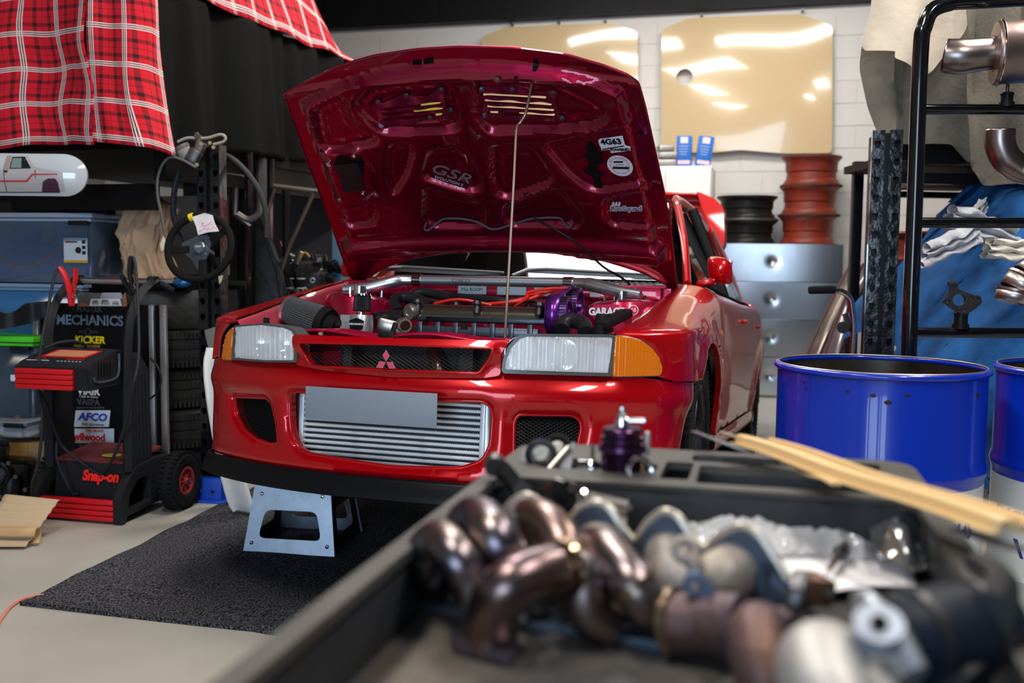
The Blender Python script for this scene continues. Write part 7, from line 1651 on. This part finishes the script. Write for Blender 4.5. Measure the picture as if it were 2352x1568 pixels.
for px, py in ((1378, 1187), (1537, 1207), (1709, 1236)):
    q = B(); c = g3(px, py, .876); q.sphere(c+V(0, .004, -.010), .013, sc=(1, .8, .7)); o = part('port_boss', q, castb, t, world=True)
    q = B(); q.cyl(c+V(0, -.008, .0), c+V(0, -.004, .006), .006, seg=10); part('stud_hole', q, dark, o, world=True)
q = B(); c = g3(1575, 1262, .885); q.torus(c, .010, .005, Matrix.Rotation(1.0, 4, 'X'), seg=24); part('ring_boss', q, castm, t, world=True)
q = B(); q.bar(g3(1583, 1275, .882), g3(1605, 1320, .865), .018, .012, bev=.004); part('cast_arm', q, castm, t, world=True)
P_ = [(1570, 1345), (1580, 1322), (1605, 1315), (1625, 1330), (1655, 1378), (1610, 1372), (1570, 1362)]
q = sheet_solid(roundpoly([(W(x, y, .93).x, W(x, y, .93).z) for x, y in P_], .006), [circ((W(1600, 1348, .93).x, W(1600, 1348, .93).z), .0055)], .01, lambda u, v: [Vector((a, .93, c)) for a, c in zip(u, v)], lambda u, v: [Vector((a, .942, c)) for a, c in zip(u, v)]); part('blued_lug', q, M('blued_lug', (.16, .24, .38), .4, .7), t, world=True, smooth=False)
P_ = [(1745, 1290), (1775, 1290), (1812, 1342), (1800, 1352), (1760, 1338)]
q = sheet_solid(roundpoly([(W(x, y, .99).x, W(x, y, .99).z) for x, y in P_], .005), [circ((W(1787, 1328, .99).x, W(1787, 1328, .99).z), .005)], .01, lambda u, v: [Vector((a, .99, c)) for a, c in zip(u, v)], lambda u, v: [Vector((a, 1.0, c)) for a, c in zip(u, v)]); part('end_lug', q, castb, t, world=True, smooth=False)
# small brackets and gasket right of it
t = root('rusty_bracket', 'small rusty slotted bracket lying right of the cast manifold', 'bracket', g3(1800, 1370, FZ))
rm = M('rusty_bracket_brown', (.20, .11, .075), .5, .6, var=.4, vscale=30)
plate_px([(1700, 1365), (1760, 1340), (1870, 1330), (1895, 1345), (1880, 1372), (1790, 1380), (1720, 1382)], .812, .006, 'bracket_plate', rm, holes=((1735, 1365, .006), (1800, 1360, .006)), parent=t)
q = B(); q.box(g3(1865, 1350, .818), (.035, .04, .03), (0, .2, .3), bev=.006); part('bracket_block', q, rm, t, world=True); q = B(); q.cyl(g3(1885, 1375, .80), g3(1905, 1360, .82), .006, seg=8); part('bracket_bolt', q, dsteel, t, world=True)
# turbocharger
t = root('turbocharger', 'turbocharger with silver compressor housing and rusty turbine at the front right of the tray', 'turbocharger', g3(1950, 1560, FZ)); 
rust2 = M('rusty_turbine_iron', (.17, .095, .075), .55, .6, col2=(.10, .075, .10), vscale=14, bump=.3, bscale=60)
def tp(nm, pts, rs, m, sm=4, seg=28):
    q = B(); q.tube([g3(*p) for p in pts], rs, seg, smooth=sm); return part(nm, q, m, t, world=True)
tp('turbine_inlet', [(1548, 1432, .815), (1620, 1428, .822), (1700, 1440, .825)], [.030, .029, .032], rust2)
q = B(); q.tube([g3(1540, 1430, .815), g3(1560, 1430, .817)], .035, 28); part('inlet_flange', q, M('bronze_flange', (.30, .22, .14), .3, .9), t, world=True)
q = B(); c = g3(1770, 1545, .825); q.torus(c, .036, .024, Matrix.Rotation(1.2, 4, 'Y') @ Matrix.Rotation(.3, 4, 'X'), seg2=16); part('turbine_housing', q, rust2, t, world=True)
tp('centre_section', [(1700, 1450, .83), (1760, 1450, .84), (1850, 1440, .85)], [.018, .022, .018], rust2)
q = B(); q.cyl(g3(1795, 1415, .86), g3(1800, 1450, .845), .013, seg=14); part('drain_boss', q, dark, t, world=True)
q = B(); q.tube([g3(1825, 1400, .87), g3(1830, 1360, .885), g3(1840, 1330, .89)], .009, 10, smooth=3); part('oil_line', q, dsteel, t, world=True)
q = B(); cc_ = g3(1965, 1650, .85); q.torus(cc_, .042, .031, Matrix.Rotation(.9, 4, 'Y') @ Matrix.Rotation(.25, 4, 'X'), seg=48, seg2=20); q.sphere(cc_, .038); part('compressor_housing', q, M('bright_cast_aluminium', (.46, .45, .44), .55, .7, bump=.15, bscale=70), t, world=True)
q = B(); q.tube([g3(1975, 1380, .90), g3(2000, 1420, .90), g3(2040, 1470, .89), g3(2090, 1560, .87)], [.012, .020, .022, .020], 16, smooth=4, flat=.6); part('actuator_bracket', q, M('bracket_zinc', (.36, .40, .46), .4, .8), t, world=True)
q = B(); c = g3(2015, 1432, .918); q.cyl(c+V(0, -.0, -.01), c+V(-.002, -.008, .004), .017, seg=24); part('bracket_boss', q, M('boss_pale', (.38, .43, .52), .4, .7), t, world=True)
q = B(); q.cyl(c+V(-.002, -.009, .002), c+V(-.003, -.012, .006), .006, seg=12); part('bore', q, dark, t, world=True)
q = B(); q.tube([g3(2050, 1475, .875), g3(2120, 1462, .878), g3(2200, 1445, .878), g3(2280, 1425, .878)], [.036, .038, .038, .034], 30, smooth=3); part('silicone_hose', q, M('blue_black_silicone', (.008, .012, .022), .5), t, world=True)
for a_, c_ in (((2085, 1469, .877), (2100, 1466, .877)), ((2215, 1442, .878), (2228, 1439, .878))):
    q = B(); q.tube([g3(*a_), g3(*c_)], .040, 28); part('hose_clamp', q, dsteel, t, world=True)
tp('outlet_pipe', [(2060, 1500, .86), (2140, 1540, .85), (2230, 1600, .84)], [.03, .03, .028], M('dark_cast', (.03, .032, .035), .5, .6))
q = B(); q.tube([g3(2270, 1410, .90), g3(2300, 1340, .90), g3(2240, 1290, .90)], [.018, .014, .010], 12, smooth=4); part('wastegate_arm', q, M('dark_cast', (0, 0, 0)), t, world=True)
# clear bag, paper, bolt
bagm = M('clear_polythene', (.86, .89, .95), .12, trans=.45, ior=1.15, coat=.6)
def bagsurf(pts_top, pts_bot, z0, amp, seed):
    def fn(u, v):
        n = len(pts_top)-1; i = min(int(u*n), n-1); f = u*n-i
        a = V(*pts_top[i], 0).lerp(V(*pts_top[i+1], 0), f); c = V(*pts_bot[i], 0).lerp(V(*pts_bot[i+1], 0), f); p = a.lerp(c, v)
        h = math.sin(v*PI)*math.sin(min(1, u*1.1+.05)*PI)**.5
        q = G(p.x, p.y, z0); return V(q.x, q.y, z0-.01+h*.028+amp*noise.noise((q.x*28, q.y*28, seed))+amp*.8*abs(noise.noise((q.x*60, q.y*40, seed+3))))
    return fn
q = B(); q.grid(bagsurf([(1558, 1165), (1640, 1152), (1720, 1156), (1830, 1160), (1960, 1165), (2080, 1180)], [(1600, 1260), (1650, 1258), (1740, 1262), (1850, 1262), (1990, 1258), (2110, 1250)], .815, .012, 1), 70, 26)
q.grid(bagsurf([(1558, 1165), (1640, 1152), (1720, 1156), (1830, 1160), (1960, 1165), (2080, 1180)], [(1600, 1260), (1650, 1258), (1740, 1262), (1850, 1262), (1990, 1258), (2110, 1250)], .806, .003, 1), 30, 8)
pb2 = solo('plastic_bag', q, bagm, 'crumpled clear plastic bag lying at the back of the tray', 'bag', ang=25, recalc=False)
q = B(); 
for k in range(5):
    a = g3(1600+k*50, 1205+8*(k % 2), .806); q.box(a, (.04, .025, .01), (.1, .1, k*.6), bev=.003)
part('bag_contents', q, M('pinkish_parts', (.70, .52, .52), .5), pb2, world=True, kind='stuff')
q = B(); q.grid(bagsurf([(1975, 1165), (2040, 1168), (2110, 1200)], [(2010, 1262), (2070, 1285), (2130, 1290)], .825, .012, 4), 26, 20); solo('plastic_bag', q, M('grey_polythene', (.16, .17, .19), .12, trans=.35, coat=.6), 'small dark grey translucent bag beside the clear bag', 'bag', ang=25, recalc=False)
q = B(); P0, P1, P2_, P3 = g3(1740, 1262, .80), g3(2085, 1262, .80), g3(2105, 1345, .80), g3(1790, 1362, .80)
q.grid(lambda u, v: P0.lerp(P1, u).lerp(P3.lerp(P2_, u), v)+V(0, 0, .003*math.sin(u*7)*math.sin(v*4)), 14, 8); solid(solo('paper_sheet', q, M('paper_white', (.88, .87, .92), .6), 'white sheet of paper lying in the tray under the clear bag', 'paper'), .001)
t = root('loose_bolt', 'flanged steel bolt lying on the white paper', 'bolt', g3(1930, 1290, .803))
q = B(); q.cyl(g3(1905, 1304, .812), g3(1932, 1268, .815), .0036, seg=12); part('bolt_shank', q, M('bolt_bronze', (.30, .22, .20), .35, .9), t, world=True)
q = B(); q.cyl(g3(1930, 1271, .814), g3(1934, 1265, .816), .010, .010, 20); q.cyl(g3(1934, 1265, .816), g3(1942, 1254, .818), .0075, .007, 6); part('bolt_head', q, dsteel, t, world=True)
for k, (px, py) in enumerate(((2110, 1285), (2130, 1310), (2095, 1305))):
    q = B(); c = g3(px, py, .80); q.cyl(c, c+V(.02, .008, .012), .007, .006, 8); q.cyl(c+V(.02, .008, .012), c+V(.032, .012, .014), .010, seg=6); solo('loose_fitting', q, [castalu, dsteel, chrome][k], ['dull silver fitting beside the grey bag', 'dark steel fitting nearest the tray corner', 'shiny fitting at the edge of the paper'][k], 'fitting')
# black bracket, glossy cap and clear comb at the tray's back left
t = root('black_bracket', 'black bent bracket sticking up over the tray edge below the intercooler', 'bracket', g3(1190, 1150, FZ))
q = B(); q.tube([W(1138, 1072, 1.34), W(1160, 1085, 1.32), W(1180, 1110, 1.30), W(1200, 1145, 1.28), g3(1225, 1180, .79)], [.014, .016, .018, .02, .02], 4, smooth=4, flat=.35); part('bent_arm', q, M('worn_black_arm', (.04, .04, .042), .35, .6), t, world=True)
q = B(); c = W(1136, 1070, 1.335); q.cyl(c+V(-.0, -.008, 0), c+V(0, .008, .004), .014, seg=18); part('pivot_eye', q, dsteel, t, world=True)
t = root('black_dome', 'glossy black rounded cap leaning beside the clear plastic comb', 'cap', g3(1300, 1190, FZ))
q = B(); m_ = Matrix.Translation(W(1300, 1148, 1.24)) @ Matrix.Rotation(.9, 4, 'Y') @ Matrix.Rotation(.5, 4, 'X'); q.lathe([(.0001, .012), (.022, .012), (.030, .004), (.030, -.012), (.026, -.016)], m_, 32); part('cap_shell', q, steelb, t, world=True)
q = B(); q.tube([W(1310, 1118, 1.22), W(1335, 1130, 1.21), W(1345, 1160, 1.20)], .008, 10, smooth=4); part('chrome_lip', q, chrome, t, world=True)
q = B(); q.tube([W(1215, 1175, 1.27), W(1240, 1135, 1.27), W(1270, 1128, 1.27), W(1285, 1140, 1.27)], .004, 8, smooth=4); solo('bent_wire', q, dark, 'black bent wire behind the manifold lobes', 'wire')
t = root('plastic_comb', 'smoky clear ribbed plastic strip standing against the tray divider', 'plastic strip', g3(1400, 1200, FZ))
cm = M('smoky_clear', (.45, .43, .40), .15, trans=.5, ior=1.2, coat=.5)
for k in range(8):
    a = W(1345+k*13, 1128+k*3, 1.25); c = W(1325+k*15, 1172+k*5, 1.18); q = B(); q.bar(a, c, .008, .002, bev=.0004); part('comb_rib', q, cm, t, world=True)
q = B(); q.bar(W(1335, 1150, 1.22), W(1452, 1168, 1.21), .03, .001, up=(0, .5, 1)); part('comb_back', q, cm, t, world=True)
# cup-well things
t = root('rubber_mount', 'silver-centred rubber bush standing in the left cup well', 'bush', W(1243, 1080, 1.47))
m_ = frame(W(1243, 1045, 1.46), (1, -.1, 0), (.1, .4, 1)); q = B(); q.lathe([(.017, -.012), (.024, -.008), (.024, .008), (.017, .012)], m_, 32); part('rubber_ring', q, M('navy_rubber', (.010, .015, .03), .5), t, world=True)
q = B(); q.lathe([(.0001, .012), (.010, .012), (.013, .009), (.018, .006), (.018, -.02)], m_, 28); part('steel_centre', q, castalu, t, world=True)
q = B(); q.sphere(W(1228, 1068, 1.47), .028, sc=(.8, .6, 1.2)); part('cloth_wrap', q, M('milky_wrap', (.50, .49, .47), .4, bump=.8, bscale=60), t, world=True)
t = root('oil_seal', 'black rubber ring leaning in the right cup well', 'seal', W(1283, 1060, 1.52))
m_ = frame(W(1280, 1028, 1.53), (1, -.3, 0), (.2, .6, 1)); q = B(); q.torus((0, 0, 0), .017, .0065, m_, seg2=12); part('seal_ring', q, rubber, t, world=True)
q = B(); q.cyl(m_ @ V(0, 0, -.01), m_ @ V(0, 0, .004), .010); part('seal_core', q, castalu, t, world=True)
q = B(); q.tube([W(1262, 1080, 1.44), W(1306, 1030, 1.46)], .007, 14); solo('steel_pin', q, M('pin_steel', (.40, .38, .35), .3, .9), 'slanting steel pin between the cup wells', 'pin')
cloth_px('clear_wrapper', [(1296, 1040), (1312, 1018), (1322, 1015), (1316, 1050), (1310, 1075), (1290, 1085), (1285, 1068)], 1.48, .006, bagm, 'crumpled clear wrapper beside the steel pin', 'wrapper', step=.008, rnd=.003, thick=.0008, fx=30, fz=20)
# purple blow-off valve
bv = W(1428, 1092, 1.42)
t = root('blow_off_valve', 'purple anodised blow-off valve with silver nipple standing in the tray organiser', 'valve', V(bv.x, bv.y, .81)); 
pm = M('plum_anodised', (.075, .03, .085), .25, .9)
k_ = 1.0
q = B(); pr_ = [(.0001, 0), (.030, 0), (.034, .004), (.034, .012)]
for i in range(7): pr_ += [(.033, .012+.005*i), (.030, .0135+.005*i), (.030, .0155+.005*i), (.033, .017+.005*i)]
pr_ += [(.036, .048), (.038, .052), (.036, .060), (.029, .062), (.029, .066), (.034, .067), (.034, .074), (.027, .076), (.027, .079), (.031, .080), (.031, .088), (.029, .091), (.0001, .091)]
bz0 = W(1428, 1096, 1.42).z; mm = Matrix.Translation((bv.x, 1.42, bz0)); q.lathe([(r*.93, z*.80) for r, z in pr_], mm, 56); part('valve_body', q, pm, t, world=True)
q = B(); z1 = bz0+.0725; q.lathe([(.0001, .030), (.005, .030), (.0055, .024), (.007, .022), (.007, .016), (.010, .014), (.011, .004), (.008, .0), (.0001, 0)], Matrix.Translation((bv.x-.001, 1.42, z1)), 20); part('top_nut', q, chrome, t, world=True)
q = B(); q.tube([(bv.x, 1.42, z1+.010), (bv.x+.022, 1.415, z1+.011), (bv.x+.031, 1.412, z1+.011)], [.004, .0042, .0042], 14); part('side_nipple', q, chrome, t, world=True)
q = B(); q.box((bv.x+.036, 1.42, bz0+.050), (.008, .012, .035), bev=.003); part('side_clip', q, castalu, t, world=True)
q = B(); c = W(1468, 1080, 1.38); q.torus(c, .017, .004, Matrix.Rotation(.9, 4, 'Y') @ Matrix.Rotation(1.2, 4, 'X'), flat=1.4); part('outlet_flange', q, chrome, t, world=True)
q = B(); q.cyl((bv.x, 1.42, FZ), (bv.x, 1.42, bz0+.002), .026); part('inlet_neck', q, dsteel, t, world=True)
t = root('small_fitting', 'small silver fitting with upright nipple left of the purple valve', 'fitting', W(1360, 1085, 1.43))
c = W(1360, 1075, 1.43); q = B(); q.sphere(c, .015, sc=(1, 1, .9)); q.cyl(c+V(-.02, 0, .004), c+V(.0, 0, .004), .008); part('fitting_body', q, chrome, t, world=True)
q = B(); q.cyl(c+V(0, 0, .01), c+V(0, 0, .036), .0034, .003); part('nipple', q, chrome, t, world=True); q = B(); q.cyl((c.x, c.y, FZ), (c.x, c.y, c.z-.01), .012); part('stem', q, blackp, t, world=True)
# black tray insert at right and cream strips across the corner
q = B(); c = g3(1770, 1045, .885); t_ = B(); 
blad = M('blade_steel', (.10, .13, .17), .3, .8)
strip = M('cream_strip_paint', (.72, .50, .24), .45)
def stripf(name, a, c, w0, w1, lab, zl=.893, fold=.012):
    A_ = g3(*a, zl); C_ = g3(*c, zl+.012); d = (C_-A_).normalized(); n = d.cross(V(0, 0, 1)).normalized()
    prof = [(-1, 0, .0), (-.55, 0, .0), (-.5, 0, fold), (.0, 0, fold*1.1), (.45, 0, fold), (.55, 0, .0), (1, 0, .002)]
    def f(u, v):
        i = min(int(v*6), 5); fr_ = v*6-i; x = prof[i][0]*(1-fr_)+prof[i+1][0]*fr_; z = prof[i][2]*(1-fr_)+prof[i+1][2]*fr_; w_ = w0+(w1-w0)*u
        return A_.lerp(C_, u)+n*x*w_+V(0, 0, z+.006*math.sin(u*PI*3)*.3)
    q = B(); q.grid(f, 24, 24); o = solo(name, q, strip, lab, 'metal strip', 'cream strips across the cart corner', ang=20); solid(o, .0025)
    return A_, C_, n
A1_, C1_, n1_ = stripf('cream_strip', (1700, 1016), (2318, 1222), .017, .024, 'wide cream folded strip lying across the right corner of the cart')
A2_, C2_, n2_ = stripf('cream_strip', (1768, 1014), (2420, 1222), .007, .012, 'narrow cream strip lying behind the wide one across the cart corner', fold=.006, zl=.90)
stripf('cream_strip', (1800, 1062), (1920, 1112), .005, .006, 'short thin cream strip under the wide strip at the cart corner', fold=.003, zl=.885)
q = B(); q.bar(W(1592, 990, 1.60), g3(1720, 1038, .893), .012, .002, bev=.0005); solo('steel_strip', q, blad, 'thin dark steel blade poking left out of the wide cream strip', 'blade')
q = B(); q.bar(W(1655, 992, 1.62), g3(1775, 1030, .90), .005, .003); solo('thin_rod', q, M('rod_tan', (.40, .30, .20), .4), 'thin tan rod poking out of the narrow cream strip', 'rod')
q = B(); q.bar(g3(2200, 1215, .885), g3(2345, 1262, .90), .02, .002); solo('steel_strip', q, dsteel, 'dark blade under the near end of the wide cream strip', 'blade')
q = B(); q.box(g3(1770, 1062, .86), (.10, .03, .02), (0, 0, -.3), bev=.006); solo('black_pouch', q, M('blue_black_vinyl', (.008, .016, .028), .25), 'small glossy blue-black pouch under the cream strips', 'pouch')
